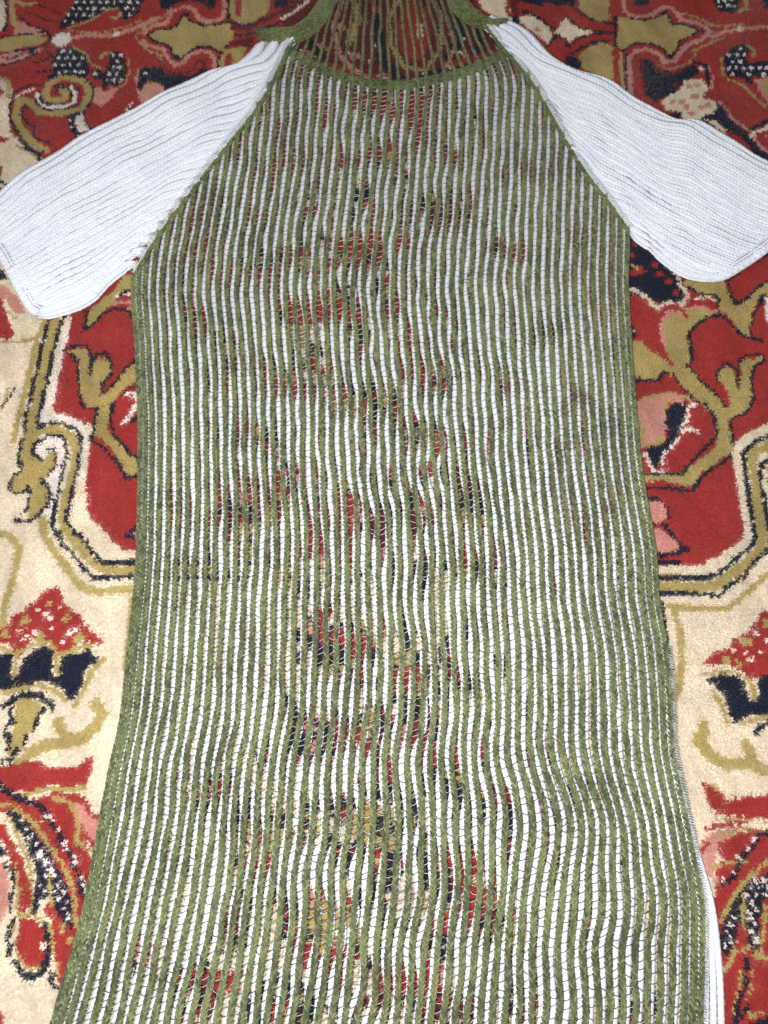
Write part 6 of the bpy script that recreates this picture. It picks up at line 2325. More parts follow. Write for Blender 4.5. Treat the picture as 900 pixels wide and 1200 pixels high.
('O',8.4,[197.7,9.7,238.6,9,264.5,9,277.2,17.4,292.4,28,306.7,40.9,308.5,48.1,309.1,71.5,310.2,97.8,310.1,116.9,313.8,127.8,329,132.5,370.8,144.3]),
('N',3.5,[198.5,17.4,239.5,16.7,259.9,16,270.8,20.9,282.4,30.1,297.8,41.6,303,48.8,302.4,64.1,303.2,78.9,302.9,101.6,304,124.7,310.7,130.9,320.4,138,338.2,145.1,372.8,156.3]),
('N',3.4,[197.3,4.8,244.7,3.5,268.3,2.1,276.3,10.4,288.7,16.7,303.6,33.7,315.2,42.3]),
('N',3.4,[335,124.7,317.8,115.4,314.4,97.8,315.9,78.9,315.3,56.8,315.2,42.3]),
('P',5.7,[322.1,110.7,322.1,110.7]),
('N',5.1,[320.5,100,320.5,100]),
('C',2,[225,-2.8,271.2,-2.1,293.6,12.5]),
('O',4.7,[226.5,-7.6,250.1,-8.3,273.7,-8.3,288.9,3.5,312.2,22.3]),
('N',4,[221.5,-4.1,221.3,-23.9,221.4,-40.6,221.7,-55.8]),
('O',5.9,[231,-9.6,232.3,-27.3,231.6,-50.5,225.3,-76.4]),
('R',0,[247.1,-53.1,257.7,-43.3,270.2,-39.3,275.1,-32.6,286.3,-28.6,293.1,-19.2,300.3,-11,310.9,-8.3,319.1,-20.5,336.9,-53.8,282.5,-64.9,276.9,-57.7,267.7,-52.5,257.6,-53.8]),
('O',6.6,[281.6,-34,281.6,-34]),
('O',6.6,[266.1,-49.9,266.2,-49.9]),
('O',6.7,[302.3,-20.5,302.4,-20.5]),
('O',5.3,[275,-52.5,275.1,-52.5]),
('O',5.3,[286.7,-35.3,286.8,-35.3]),
('C',4.6,[273.8,-41.9,273.9,-41.9]),
('C',4.6,[284.6,-49.9,284.7,-49.9]),
('W',4,[293,-28.6,293.1,-28.6]),
('W',4,[294.2,-43.3,294.3,-43.3]),
('W',4,[281.4,-44.6,281.5,-44.6]),
('W',4,[300.3,-34,300.3,-34]),
('W',2,[282.9,-52.5,289,-47.2]),
('N',0,[248.3,-64.9,255.5,-60.3,268.6,-60.3,276,-64.2,279,-70.7,280.3,-79.6,285.2,-82.2,288.7,-66.8,300.2,-56.4,336.9,-53.8,330.9,-89.2,282.1,-89.8,271.9,-93.6,268.6,-98.6,265,-96.1,263,-87.3,259.9,-76.4,254.3,-69.4]),
('O',2.3,[244.9,-60.3,260.3,-58.4,275.4,-59,282.5,-64.9,284.9,-70.7]),
('O',3.2,[283.3,-68.1,284.2,-79.6]),
('O',3.2,[252.5,-73.2,258.8,-84.7,260.3,-97.3]),
('O',3.2,[271.3,-97.3,284.8,-93.6,298.3,-89.8]),
('N',3.8,[281.2,-104.8,285.3,-99.2,297.5,-95.4]),
('O',9.5,[242.6,-99.8,237.5,-109.8,245.7,-120.8,257.6,-126.9,273.6,-126.3,291.8,-132.4]),
('O',8.3,[273.1,-112.2,276.6,-123.3]),
('C',3.8,[291.7,-112.2,284.1,-120.2]),
('R',0,[236.5,-137.8,241.3,-140.2,244.5,-144.9,250.8,-144.9,252.5,-150.9,266.9,-150.9,283.2,-147.3,321.4,-144.3,317.9,-165,268.3,-163.2,246.5,-162.6,241.5,-158,237.4,-150.9]),
('O',1.9,[240,-160.3,246.2,-165,261.9,-164.4,283.4,-166.7]),
('O',1.6,[243.5,-142.6,251.5,-148.5,261.4,-149.7]),
('R',2.8,[234.7,-172.5,248.8,-169,264.6,-167.3]),
('P',0,[232.2,-177.7,245.2,-172.5,261,-170.8,250.5,-179.4,241.9,-183.4,239.4,-193.7,243.5,-199.3,232.5,-199.3,228.1,-185.2]),
('R',0,[242.1,-182.3,250.5,-179.4,257.2,-175.4,273.2,-171.9,317.1,-169.6,285.7,-353.5,221.8,-353.5,234.8,-264.3,233.3,-221.5,238.6,-199.3,245.8,-191.4,241.9,-188]),
('O',1.8,[240.1,-178.9,254.3,-174.3,267.2,-170.8,274.7,-170.8]),
('P',3,[229,-188,232.5,-199.3,238.7,-207.7]),
('R',3.1,[233.6,-181.2,230.2,-188]),
('O',1.8,[236.3,-198.2,246.6,-194.8,263.7,-194.8]),
('N',3.7,[285.3,-174.3,272.6,-176.6,268.6,-182.3,261.5,-189.1,255.2,-194.8,253.6,-201.5,243.5,-208.2]),
('W',3.1,[264,-184.6,264,-184.6]),
('W',3.1,[256.9,-191.4,256.9,-191.4]),
('W',3,[251.9,-200.4,252,-200.4]),
('W',3,[242.6,-206,242.7,-206]),
('W',3.1,[268.5,-178.9,268.6,-178.9]),
('O',3.6,[238,-231.3,248.1,-219.3,256.9,-208.2,263.8,-202.7,279.4,-192.5]),
('O',3,[271.8,-222.6,268.1,-235.1,263.4,-251.1,257.8,-252.7]),
('O',2.4,[248,-245.8,242,-254.8]),
('N',0,[262.1,-206,268.5,-203.8,294.6,-193.7,291,-216,270,-218.7,265.9,-229.7,261.8,-249.5,254.7,-249.5,254.4,-243.1,257.2,-240.5,254.3,-235.1,254.7,-224.2,253.8,-221.5,251.1,-232.4,245.7,-245.8,240.4,-253.8,235.2,-252.7,235.3,-243.1,240.3,-232.4,246.4,-222.6,253.8,-213.2]),
('W',3.4,[282.3,-201.8,282.3,-201.8]),
('W',3.4,[288.4,-201.8,288.5,-201.8]),
('W',3.4,[266.3,-206.6,266.4,-206.6]),
('W',3.4,[272.4,-206.6,272.5,-206.6]),
('W',3.4,[278.5,-206.6,278.6,-206.6]),
('W',3.4,[284.6,-206.6,284.7,-206.6]),
('W',3.4,[262.6,-211.3,262.6,-211.3]),
('W',3.4,[268.7,-211.3,268.7,-211.3]),
('W',3.4,[274.7,-211.3,274.8,-211.3]),
('W',3.4,[280.8,-211.3,280.9,-211.3]),
('W',3.4,[286.9,-211.3,287,-211.3]),
('W',3.4,[258.9,-216,258.9,-216]),
('W',3.4,[264.9,-216,265,-216]),
('W',3.4,[271,-216,271.1,-216]),
('W',3.4,[277.1,-216,277.1,-216]),
('W',3.4,[255.2,-220.7,255.2,-220.7]),
('W',3.4,[261.2,-220.7,261.3,-220.7]),
('W',3.4,[257.5,-225.3,257.6,-225.3]),
('W',3.4,[263.6,-225.3,263.6,-225.3]),
('W',3.3,[247.8,-229.9,247.9,-229.9]),
('W',3.3,[259.9,-229.9,259.9,-229.9]),
('W',3.3,[244.2,-234.5,244.3,-234.5]),
('W',3.3,[262.2,-234.5,262.3,-234.5]),
('W',3.3,[240.6,-239.1,240.7,-239.1]),
('W',3.3,[258.5,-239.1,258.6,-239.1]),
('W',3.3,[243,-243.7,243,-243.7]),
('W',3.3,[260.9,-243.7,260.9,-243.7]),
('W',3.3,[239.4,-248.2,239.4,-248.2]),
('O',3,[256.4,-216,254.3,-227,253.5,-236.7]),
('O',2.9,[236.2,-263.2,241.6,-258,247.3,-251.1,254.8,-248.5]),
('O',2.9,[258.2,-253.8,269.8,-255.9,282.1,-252.7]),
('O',2.3,[246.6,-264.3,243.7,-277.2,238.7,-287.5,240,-295.1]),
('O',2.3,[254.9,-264.3,255,-272.1,249,-280.8]),
('N',3.9,[252,-255.9,252.3,-262.2]),
('N',3.9,[249.7,-267.9,250.2,-272.6]),
('N',4.2,[246.1,-276.7,242.4,-285.9,240.2,-294.1]),
('N',0,[249.3,-295.1,255.5,-292,279.1,-290,275.9,-310.1,247.1,-310.1]),
('O',2.3,[246.4,-291,256,-289,273.8,-287]),
('N',2.8,[249.4,-285.9,245.2,-291]),
('N',3.9,[-373.5,408.4,-359.3,400.5,-366,391.6]),
('R',0,[-382.3,402.4,-362.2,398.5,-364.3,390.6,-379.5,384.7]),
('R',0,[-386.8,430.6,-365.8,422.5,-367.4,411.4,-383.6,410.4]),
('O',4.1,[-356.2,446.9,-342.9,440.8,-330.8,430.6]),
('N',3,[-347.6,444.9,-334.1,436.7,-331.9,426.5]),
('N',0,[-361.9,312.6,-348.3,305.2,-343.8,296.1,-359.4,296.1]),
('P',0,[-365.3,294.3,-342.6,288,-328,272.8,-321.5,259.5,-332.4,260.4,-342.2,274.6,-362.9,279]),
('R',0,[-362.9,279,-345.2,274.6,-337.7,255.1,-327.6,237.7,-334.5,233.4,-356.1,236]),
('O',3,[-355.6,232.6,-325.2,231.7,-311.9,234.3]),
('O',2.3,[-339,263.9,-330.1,255.1]),
('O',5.9,[-304.1,255.1,-307.1,237.7,-310,209.6,-311.9,180.6,-314.3,156.3,-315.1,136.4]),
('W',4.5,[-299.5,255.1,-303.9,230.9]),
('W',5.2,[-282.7,255.1,-284.2,230.9,-287,205.4,-288.3,180.6,-291.8,162.7,-291.7,151.5]),
('W',5.1,[-292.4,156.3,-278.1,158.7,-262.8,153.1,-253.7,144.3]),
('O',8.1,[-294.1,260.4,-296.9,235.2,-299,205.4,-300.1,180.6,-301.7,160.3,-302.6,145.9]),
('N',3.7,[-300,258.6,-303,235.2,-304,209.6,-305.7,188.8,-307.2,168.3,-307.9,152.3,-306.1,144.3,-308.5,135.6]),
('N',3.7,[-287.2,260.4,-291.2,237.7,-293.2,218.1,-294.3,192.9,-295.1,176.5,-297.3,160.3,-296.6,149.9]),
('W',0,[-297,126.2,-291.5,138.8,-282.1,144.3,-271.8,138,-268.2,126.2,-270.8,101.6,-272.2,78.9,-271.6,64.1,-281,71.5,-276.9,82.7,-276.9,94,-285.1,101.6,-280.2,107.7,-275.9,113,-279.5,124.7,-285.2,129.3,-287.4,119.2,-293.2,119.2]),
('C',6.3,[-253.6,149.9,-252.1,124.7,-253.2,109.2,-253.8,90.2,-255.7,71.5,-251.6,60.5,-240,51,-228.4,40.2,-217.6,35.9,-193.4,36.6]),
('W',2.1,[-254.4,144.3,-252.9,124.7,-253.7,101.6]),
('O',7.4,[-304.8,140.3,-294.6,145.9,-280.2,146.7,-268.7,141.9,-262.5,132.5,-261.3,116.9,-262.3,101.6,-264.6,86.4,-265.6,71.5,-261.8,58.3,-253.6,48.1,-244,37.3,-235.3,28,-225,22.3,-192.2,23.8]),
('N',3.4,[-296.4,148.3,-288.2,152.3,-275.8,152.3,-265.8,148.3,-259.2,141.9,-256.9,128.6,-257.9,113,-258.9,97.8,-260.9,78.9,-261.1,64.1,-253.8,55.4,-246,48.8,-238.8,40.2,-228.6,29.4,-192.8,29.4]),
('N',3.4,[-284.7,141.9,-277.3,141.1,-271.5,135.6,-268.9,126.2,-269.8,110.7,-271,97.8,-271.7,86.4,-272.6,71.5,-272.4,59,-266,53.2,-261.4,43.8,-252.9,36.6,-246.5,29.4,-239.4,21.6,-232.6,16,-191.7,18.1]),
('O',0,[-307.8,136.4,-301.4,141.9,-294.1,141.9,-299.3,132.5,-298,123.1,-290,116.9,-284.8,120.8,-284.8,126.2,-279.5,124.7,-276.6,113,-282,105.4,-286.3,100,-279.3,90.2,-277.6,82.7,-281.2,73,-287.6,67.8,-294.3,65.6,-294,78.9,-294.4,86.4,-299.5,92.5,-306.1,89.4,-312,90.9,-313.6,97,-310.9,103.1,-305.9,107.7,-307.2,116.9,-310,126.2]),
('N',3.1,[-308.2,134,-309.2,120.8,-304.7,109.2,-310.4,104.6,-313.4,95.5,-310.4,89.4,-301.2,89.4,-297.6,94.7,-294.4,86.4,-294.5,77.5,-296.5,71.5]),
('N',3.4,[-302.6,64.9,-289.8,64.1,-285,70,-279,77.5,-277.4,86.4,-281.4,95.5,-287.2,101.6]),
('N',2.9,[-282.5,103.8,-276.6,113,-278.1,124.7,-281.6,129.3,-286.5,128.6]),
('N',3.4,[-289.5,118.5,-298.4,125.4,-296.7,134,-288.6,138.8]),
('O',2.9,[-327.3,184.7,-328.2,175.7,-329.3,168.3]),
('N',2.6,[-330.6,167.5,-325.7,174,-322.1,184.7]),
('O',0,[-266.9,263.9,-258,272.8,-247.4,281.7,-237,301.6,-222.2,301.6,-220.9,288,-239.4,279,-242.6,272.8,-251.6,263.9,-258.3,255.1,-263,242.9,-267.7,244.7]),
('W',3.8,[-242.5,279.9,-220.4,282.6]),
('R',3.1,[-240.5,275.4,-220,278.1]),
('O',0,[-235.7,265.7,-219.3,271,-217.4,251.6,-225.6,256.9]),
('P',3.1,[-244.7,271,-219.5,272.8]),
('N',2.7,[-267.7,263.9,-268.2,242.1,-260.6,249,-252.8,261.3,-245.6,264.8,-235.7,265.7,-228.2,260.4,-222.6,249.9]),
('N',2.8,[-242,274.6,-238.2,282.6,-220.7,285.3]),
('N',2.7,[-219.9,222.3,-214.2,217.2]),
('O',0,[-278.7,222.3,-271.5,225.7,-263.8,224,-259.6,213.8,-257.4,201.3,-256.1,209.6,-251.5,215.5,-244,215.5,-239.4,207.1,-239.8,197.1,-245,190.4,-245.6,182.2,-242.6,182.2,-236.1,190.4,-227.8,203.8,-217.6,213.8,-210.1,213.8,-208.5,197.1,-222.6,188.8,-229.3,182.2,-234,170.8,-235.8,160.3,-236,148.3,-232,138.8,-224.1,132.5,-216.1,124.7,-204.2,113,-203.4,104.6,-215.5,104.6,-222.5,116.9,-230.9,128.6,-240.7,138.8,-248.2,140.3,-246.6,152.3,-246.7,165.9,-257.3,168.3,-263.1,180.6,-267.6,205.4,-274.8,215.5]),
('N',2.9,[-282.6,224,-275.5,227.4,-264.2,227.4,-259.3,218.1,-257.1,205.4,-257.7,197.1]),
('N',2.8,[-256.9,209.6,-254.2,218.9,-246.8,220.6,-239.6,209.6,-238.5,198.7,-245.2,192.1,-245.4,180.6,-242.4,180.6,-234,192.1,-225.9,207.1,-214.1,216.4]),
('N',2.8,[-276.7,218.9,-269.9,212.2,-266.8,192.9,-264.1,176.5,-258.5,166.7,-246.9,167.5]),
('N',2.8,[-248.2,165.9,-248.4,148.3,-249.2,136.4,-240,131.7,-231.8,123.1,-222.1,113,-216.8,103.1,-201.3,104.6]),
('N',2.8,[-234.2,172.4,-235.4,156.3,-230.9,141.9,-222.8,134,-214.7,124.7,-202.2,114.6]),
('N',2.8,[-209.5,192.1,-223.6,184.7,-227.6,179.8]),
('W',3.7,[-224.6,179.8,-215.9,181.4,-213.6,172.4,-218.2,159.5,-223.3,152.3]),
('N',3.5,[-216.2,154.7,-207.9,159.5]),
('R',0,[-244.1,188.8,-239.4,193.8,-237.6,190.4,-242.8,183.9]),
('N',0,[-214.4,52.4,-206,58.3,-197.4,64.1,-195.6,45.2,-207.1,48.8]),
('P',0,[-206.8,52.4,-196.7,56.8,-196.1,49.5]),
('O',6.1,[-327.9,56.8,-306.3,52.4,-297.2,42.3,-297.6,20.9,-299.6,6.9,-301.6,-6.9,-301.3,-27.3]),
('O',6.2,[-281.6,65.6,-276.7,49.5,-268.3,38.7,-257.8,26.6,-247.3,13.9,-239.7,6.9,-224.6,5.5,-194.1,7.6]),
('O',6.6,[-198.8,0,-199.5,-20.5,-199.5,-40.6,-200.7,-55.1]),
('R',0,[-268.5,8.3,-264.6,9.7,-259.6,8.3,-256.7,1.4,-254.6,-4.1,-248.7,-8.3,-239,-16.4,-232.1,-23.2,-226.1,-28.6,-220,-35.3,-222.3,-38.6,-230,-35.3,-234.9,-34,-243.6,-39.3,-248.2,-44.6,-253.4,-45.9,-258.4,-38,-265.6,-34,-276.6,-31.3,-279.3,-40.6,-283.7,-47.2,-289.1,-41.9,-294.5,-36.6,-300.1,-35.3,-313.4,-35.3,-315.2,-23.9,-301.7,-24.6,-295.4,-21.9,-295,-15.1,-285.2,-8.3,-279,-4.1,-274.5,2.8]),
('O',6.7,[-266.2,-4.1,-266.1,-4.1]),
('O',6.7,[-251.7,-16.4,-251.7,-16.4]),
('O',6.6,[-297.6,-29.3,-297.6,-29.3]),
('O',8,[-283.9,-17.8,-283.8,-17.8]),
('O',8,[-269.9,-31.3,-269.9,-31.3]),
('O',8,[-239,-32.6,-239,-32.6]),
('W',4,[-268.4,-12.4,-268.4,-12.4]),
('W',4,[-263.9,-16.4,-263.8,-16.4]),
('W',4,[-256.8,-8.3,-256.8,-8.3]),
('W',4,[-261.5,-24.6,-261.4,-24.6]),
('W',4,[-242.6,-25.2,-242.5,-25.2]),
('W',4,[-250.9,-34,-250.8,-34]),
('W',4,[-247.5,-28.6,-247.5,-28.6]),
('W',4,[-274.4,-27.9,-274.3,-27.9]),
('W',2,[-284.2,-34,-278.1,-29.9]),
('C',4,[-288.1,-25.9,-288,-25.9]),
('C',4,[-231.1,-25.9,-231.1,-25.9]),
('C',4,[-274.2,-9.6,-274.1,-9.6]),
('R',2,[-267.4,0,-261.4,-4.1]),
('N',0,[-325.4,-43.3,-298.7,-44.6,-289.4,-44.6,-289.3,-53.8,-289.7,-60.3,-282.9,-61.6,-281.9,-50.5,-278.8,-43.9,-271.5,-39.3,-261,-38,-257.2,-47.2,-257.2,-57.1,-258.1,-60.3,-251.3,-61.6,-251.4,-50.5,-248.7,-45.9,-238.9,-44.6,-229.4,-40.6,-225.5,-45.9,-219.9,-48.5,-227.2,-53.8,-233,-55.1,-232.3,-66.8,-235.3,-74.5,-237.8,-80.9,-242.4,-80.9,-244.6,-73.2,-251.7,-69.4,-261.4,-65.5,-269.2,-65.5,-278.5,-69.4,-291.3,-72,-320.9,-70.7]),
('O',3.9,[-285.9,-45.9,-286.4,-60.3]),
('O',3.6,[-256.2,-44.6,-252.3,-59.7]),
('O',3.3,[-299.6,-38.6,-288,-44.6,-279.3,-40.6,-271.9,-36.6,-261.3,-36,-252,-45.9,-240.7,-40.6,-230.3,-38.6]),
('O',4.6,[-217.3,-47.9,-226.8,-57.7,-229.9,-70.7,-236.7,-84.7]),
('O',3.3,[-294.1,-74.5,-281.5,-71.3,-268.9,-68.1,-255.4,-70.7,-243.8,-79.6]),
('N',4.7,[-290.2,-83.5,-283.8,-78.4,-274.5,-74.5,-264.5,-76.4,-257.3,-80.9,-252.3,-84.7]),
('O',0,[-281.6,-79.6,-274.2,-77.1,-264.5,-80.9,-259.9,-86,-263.7,-96.1,-267.1,-104.8,-270.2,-114.1,-275.8,-120.2,-279.1,-123.3,-283.9,-117.1,-282.7,-107.9,-281.5,-98.6,-280,-91]),
('N',3.5,[-259.9,-86,-263.4,-94.2,-265.5,-102.3]),
('N',3.4,[-270.7,-106,-271.1,-112.2]),
('N',4.6,[-275.7,-116.5,-275.6,-116.5]),
('N',4.6,[-277.9,-118.4,-277.9,-118.4]),
('N',3.5,[-284.4,-87.3,-281.9,-95.4,-286.5,-99.8]),
('N',4.6,[-287.6,-104.8,-282.1,-107.3,-283.4,-115.9]),
('N',3,[-285.4,-123.9,-279.1,-123.3]),
('O',9,[-265.3,-117.1,-253.1,-112.8,-240.5,-111,-226.2,-107.3,-218.2,-98.6,-215.4,-89.2,-220.1,-82.2]),
('O',7.7,[-247.6,-96.1,-240.5,-106]),
('O',5.1,[-273.9,-124.5,-262,-118.4]),
('C',5.1,[-248.9,-120.8,-226.7,-119.6]),
('R',0,[-311.1,-130.5,-286.1,-128.1,-273.7,-125.7,-257.9,-124.5,-253,-128.1,-238.2,-129.3,-227.7,-126.9,-220.7,-122,-217.8,-119,-217.6,-132.4,-220.9,-141.4,-233.4,-142.6,-249.3,-141.4,-264.5,-146.1,-276,-144.9,-284.2,-140.2,-309.5,-140.2]),
('O',3.8,[-267.3,-148.5,-252.1,-144.3,-233.2,-144.3,-221.9,-143.8]),
('R',0,[-308.8,-144.3,-283.3,-146.1,-263.8,-150.9,-245.3,-148.5,-244.3,-146.1,-229.7,-147.3,-219.9,-150.3,-216.9,-154.4,-212.6,-159.1,-206.8,-166.1,-203.5,-173.7,-203.2,-188,-204.3,-204.9,-205.5,-221.5,-212,-243.1,-220.6,-269.5,-222.9,-274.7,-227.8,-264.3,-232.2,-248.5,-235.9,-229.7,-234.5,-221.5,-247.8,-199.3,-260.2,-176.6,-268,-165,-281.4,-159.1,-306.4,-159.1]),
('P',0,[-229.6,-153.2,-222.5,-154.4,-217.3,-162.1,-210.7,-165,-206,-173.7,-207.6,-181.2,-218.4,-173.7,-223.2,-165,-228.2,-159.1]),
('O',3.1,[-242.4,-150.9,-232,-153.8,-226,-162.1,-222.7,-173.7,-225.3,-177.7,-219.1,-183.4,-209.3,-188]),
('C',2.5,[-217,-153.2,-211,-162.1]),
('R',3.1,[-218.8,-175.4,-218.7,-175.4]),
('C',2.5,[-216.5,-179.4,-210.4,-189.1]),
('N',4.5,[-290.9,-137.8,-276.9,-147.3,-264.9,-152.1,-253.7,-155.6,-248.6,-161.5,-242.6,-168.5,-236.8,-175.4,-233.4,-182.3,-227.8,-188,-224,-193.7,-221.6,-198.2]),
('W',3.7,[-247.7,-163.2,-247.6,-163.2]),
('W',3.7,[-243.7,-165,-243.7,-165]),
('W',3.7,[-237.2,-172.5,-237.1,-172.5]),
('W',3.7,[-232.3,-181.2,-232.3,-181.2]),
('W',3.7,[-230.5,-185.7,-230.5,-185.7]),
('W',3.7,[-223.8,-190.3,-223.7,-190.3]),
('W',3.7,[-222.6,-194.8,-222.6,-194.8]),
('N',3.6,[-220,-201.5,-217.8,-209.4,-213.4,-216,-212.1,-221.5]),
('W',2.7,[-216.7,-203.8,-212.6,-212.7]),
('O',3.1,[-288.4,-154.4,-273.1,-155.6,-258,-165.6,-247.6,-178.3,-236.1,-190.3,-227.3,-202.1,-220.9,-213.8,-217.3,-233.5]),
('O',3,[-274.6,-162.6,-266.4,-176.6,-259.8,-188,-253.9,-199.3,-251,-216,-249.5,-227]),
('N',0,[-279.2,-156.8,-272.8,-158,-265.7,-163.8,-258.8,-168.5,-254.3,-174.3,-249.9,-179.4,-244.2,-185.2,-239.5,-192.5,-233.9,-198.2,-229,-207.7,-223.2,-214.9,-222.6,-220.4,-220.2,-229.7,-218.6,-237.8,-221.7,-236.7,-225.3,-232.4,-231.4,-227,-236.1,-218.7,-238,-213.2,-240.9,-218.7,-244.6,-222.6,-248.9,-222.6,-248.9,-213.2,-249.2,-202.1,-252.9,-193.7,-259.4,-182.3,-264.1,-175.4,-270,-168.5,-276.2,-160.3]),
('W',3.2,[-265.5,-166.1,-265.4,-166.1]),
('W',3.2,[-261.3,-171.5,-261.3,-171.5]),
('W',3.2,[-257.1,-176.9,-257.1,-176.9]),
('W',3.2,[-253,-182.3,-252.9,-182.3]),
('W',3.2,[-248.9,-187.6,-248.8,-187.6]),
('W',3.2,[-244.8,-192.9,-244.7,-192.9]),
('W',3.2,[-247.5,-198.2,-247.4,-198.2]),
('W',3.2,[-240.7,-198.2,-240.7,-198.2]),
('W',3.2,[-243.4,-203.4,-243.3,-203.4]),
('W',3.2,[-236.7,-203.4,-236.6,-203.4]),
('W',3.1,[-246,-208.7,-246,-208.7]),
('W',3.1,[-239.3,-208.7,-239.3,-208.7]),
('W',3.1,[-232.6,-208.7,-232.6,-208.7]),
('W',3.1,[-242,-213.8,-241.9,-213.8]),
('W',3.1,[-235.3,-213.8,-235.3,-213.8]),
('W',3.1,[-228.6,-213.8,-228.6,-213.8]),
('W',3.1,[-244.6,-219,-244.6,-219]),
('W',3.1,[-231.3,-219,-231.3,-219]),
('W',3.1,[-224.7,-219,-224.6,-219]),
('W',3.1,[-227.3,-224.1,-227.3,-224.1]),
('W',3.1,[-223.4,-229.2,-223.3,-229.2]),
('O',3,[-239.9,-203.8,-237.8,-214.9,-235.7,-221.5]),
('W',3.7,[-249,-190.3,-249,-190.3]),
('W',3.7,[-243.5,-194.8,-243.4,-194.8]),
('W',3.6,[-238.6,-199.3,-238.6,-199.3]),
('N',4.8,[-246.8,-224.8,-246.7,-224.8]),
('R',0,[-306.2,-160.3,-276.9,-168.5,-270.9,-179.4,-263.5,-188,-258.2,-199.3,-253.6,-206,-251.2,-218.7,-253.1,-227,-257.7,-228,-261.1,-221.5,-262.3,-204.9,-268.8,-193.7,-277.1,-179.4,-304.5,-170.8]),
('N',0,[-296.9,-179.4,-276.7,-182.3,-273.8,-189.1,-294.8,-192.5]),
('N',2.9,[-276,-194.8,-268.2,-198.2,-264.9,-207.7,-265.5,-216,-265.3,-225.9]),
('P',0,[-301.2,-190.8,-276,-194.8,-270,-202.1,-267.1,-221.5,-270.3,-232.4,-293.5,-237.8]),
('O',1.8,[-265.1,-193.7,-261.5,-210.5,-261.2,-224.8]),
('O',3,[-257.6,-229.1,-246.8,-228.6,-236.3,-235.1]),
('R',0,[-257.3,-231.3,-246.5,-231.3,-241.1,-235.1,-238.9,-243.1,-240.5,-248.5,-235.9,-256.4,-238.8,-261.1,-248.4,-260.1,-255.2,-253.8,-258.6,-243.1]),
('O',2.1,[-260,-233.5,-259.8,-243.1,-256.4,-253.8,-248.1,-262.2,-238.6,-262.7]),
('N',4.3,[-262.1,-231.3,-264.3,-240.5,-261.8,-249.5]),
('N',4.2,[-258.3,-256.9,-251.3,-264.8,-244.4,-267.4,-237.3,-263.8,-234.6,-256.9,-234.4,-249.5,-237.1,-243.1,-238.7,-235.6]),
('N',4.2,[-261.3,-252.7,-261.3,-252.7]),
('N',3.5,[-231.3,-264.3,-229.6,-272.6,-225.2,-274.7]),
('N',4.1,[-224.7,-283.4,-224.7,-283.4]),
('O',2.1,[-233.6,-237.8,-230.3,-253.8,-226.2,-267.4]),
('O',4.8,[-226.5,-236.7,-226.5,-236.7]),
('O',4.7,[-219.6,-244.2,-219.6,-244.2]),
('R',0,[-242.8,-222.6,-237.1,-220.4,-229.1,-235.1,-233.9,-235.1]),
('O',1.8,[-235.2,-234.5,-233.4,-248.5]),
('R',0,[-273.8,-286.5,-259.9,-290,-260.2,-296.1,-271.7,-300.1]),
('N',58.7,[-468.8,565.6,-468.7,565.6]),
('O',48.3,[-468.8,565.6,-468.7,565.6]),
('R',34.5,[-468.8,565.6,-468.7,565.6]),
('N',17.3,[-468.8,565.6,-468.7,565.6]),
('C',8.6,[-468.8,565.6,-468.7,565.6]),
('N',50.7,[-442.7,213.8,-442.6,213.8]),
('O',41.8,[-442.7,213.8,-442.6,213.8]),
('R',29.8,[-442.7,213.8,-442.6,213.8]),
('N',14.9,[-442.7,213.8,-442.6,213.8]),
('C',7.5,[-442.7,213.8,-442.6,213.8]),
('N',46.8,[-415.7,42.3,-415.6,42.3]),
('O',38.6,[-415.7,42.3,-415.6,42.3]),
('R',27.5,[-415.7,42.3,-415.6,42.3]),
('N',13.8,[-415.7,42.3,-415.6,42.3]),
('C',6.9,[-415.7,42.3,-415.6,42.3]),
('N',43.5,[-360.4,-104.8,-360.3,-104.8]),
('O',35.8,[-360.4,-104.8,-360.3,-104.8]),
('R',25.6,[-360.4,-104.8,-360.3,-104.8]),
('N',12.8,[-360.4,-104.8,-360.3,-104.8]),
('C',6.4,[-360.4,-104.8,-360.3,-104.8]),
('N',40.6,[-348.4,-232.4,-348.4,-232.4]),
('O',33.4,[-348.4,-232.4,-348.4,-232.4]),
('R',23.9,[-348.4,-232.4,-348.4,-232.4]),
('N',11.9,[-348.4,-232.4,-348.4,-232.4]),
('C',6,[-348.4,-232.4,-348.4,-232.4]),
('N',57.2,[465.3,499.5,465.4,499.5]),
('O',47.1,[465.3,499.5,465.4,499.5]),
('R',33.6,[465.3,499.5,465.4,499.5]),
('N',16.8,[465.3,499.5,465.4,499.5]),
('C',8.4,[465.3,499.5,465.4,499.5]),
('N',50.7,[442.7,213.8,442.7,213.8]),
('O',41.8,[442.7,213.8,442.7,213.8]),
('R',29.8,[442.7,213.8,442.7,213.8]),
('N',14.9,[442.7,213.8,442.7,213.8]),
('C',7.5,[442.7,213.8,442.7,213.8]),
('N',47.2,[404.6,56.8,404.7,56.8]),
('O',38.8,[404.6,56.8,404.7,56.8]),
('R',27.7,[404.6,56.8,404.7,56.8]),
('N',13.9,[404.6,56.8,404.7,56.8]),
('C',6.9,[404.6,56.8,404.7,56.8]),
('N',43.5,[379.7,-104.8,379.7,-104.8]),
('O',35.8,[379.7,-104.8,379.7,-104.8]),
('R',25.6,[379.7,-104.8,379.7,-104.8]),
('N',12.8,[379.7,-104.8,379.7,-104.8]),
('C',6.4,[379.7,-104.8,379.7,-104.8]),
('N',40.8,[338.5,-221.5,338.5,-221.5]),
('O',33.6,[338.5,-221.5,338.5,-221.5]),
('R',24,[338.5,-221.5,338.5,-221.5]),
('N',12,[338.5,-221.5,338.5,-221.5]),
('C',6,[338.5,-221.5,338.5,-221.5]),
('N',38.2,[-220.3,-339.3,-220.3,-339.3]),
('O',31.4,[-220.3,-339.3,-220.3,-339.3]),
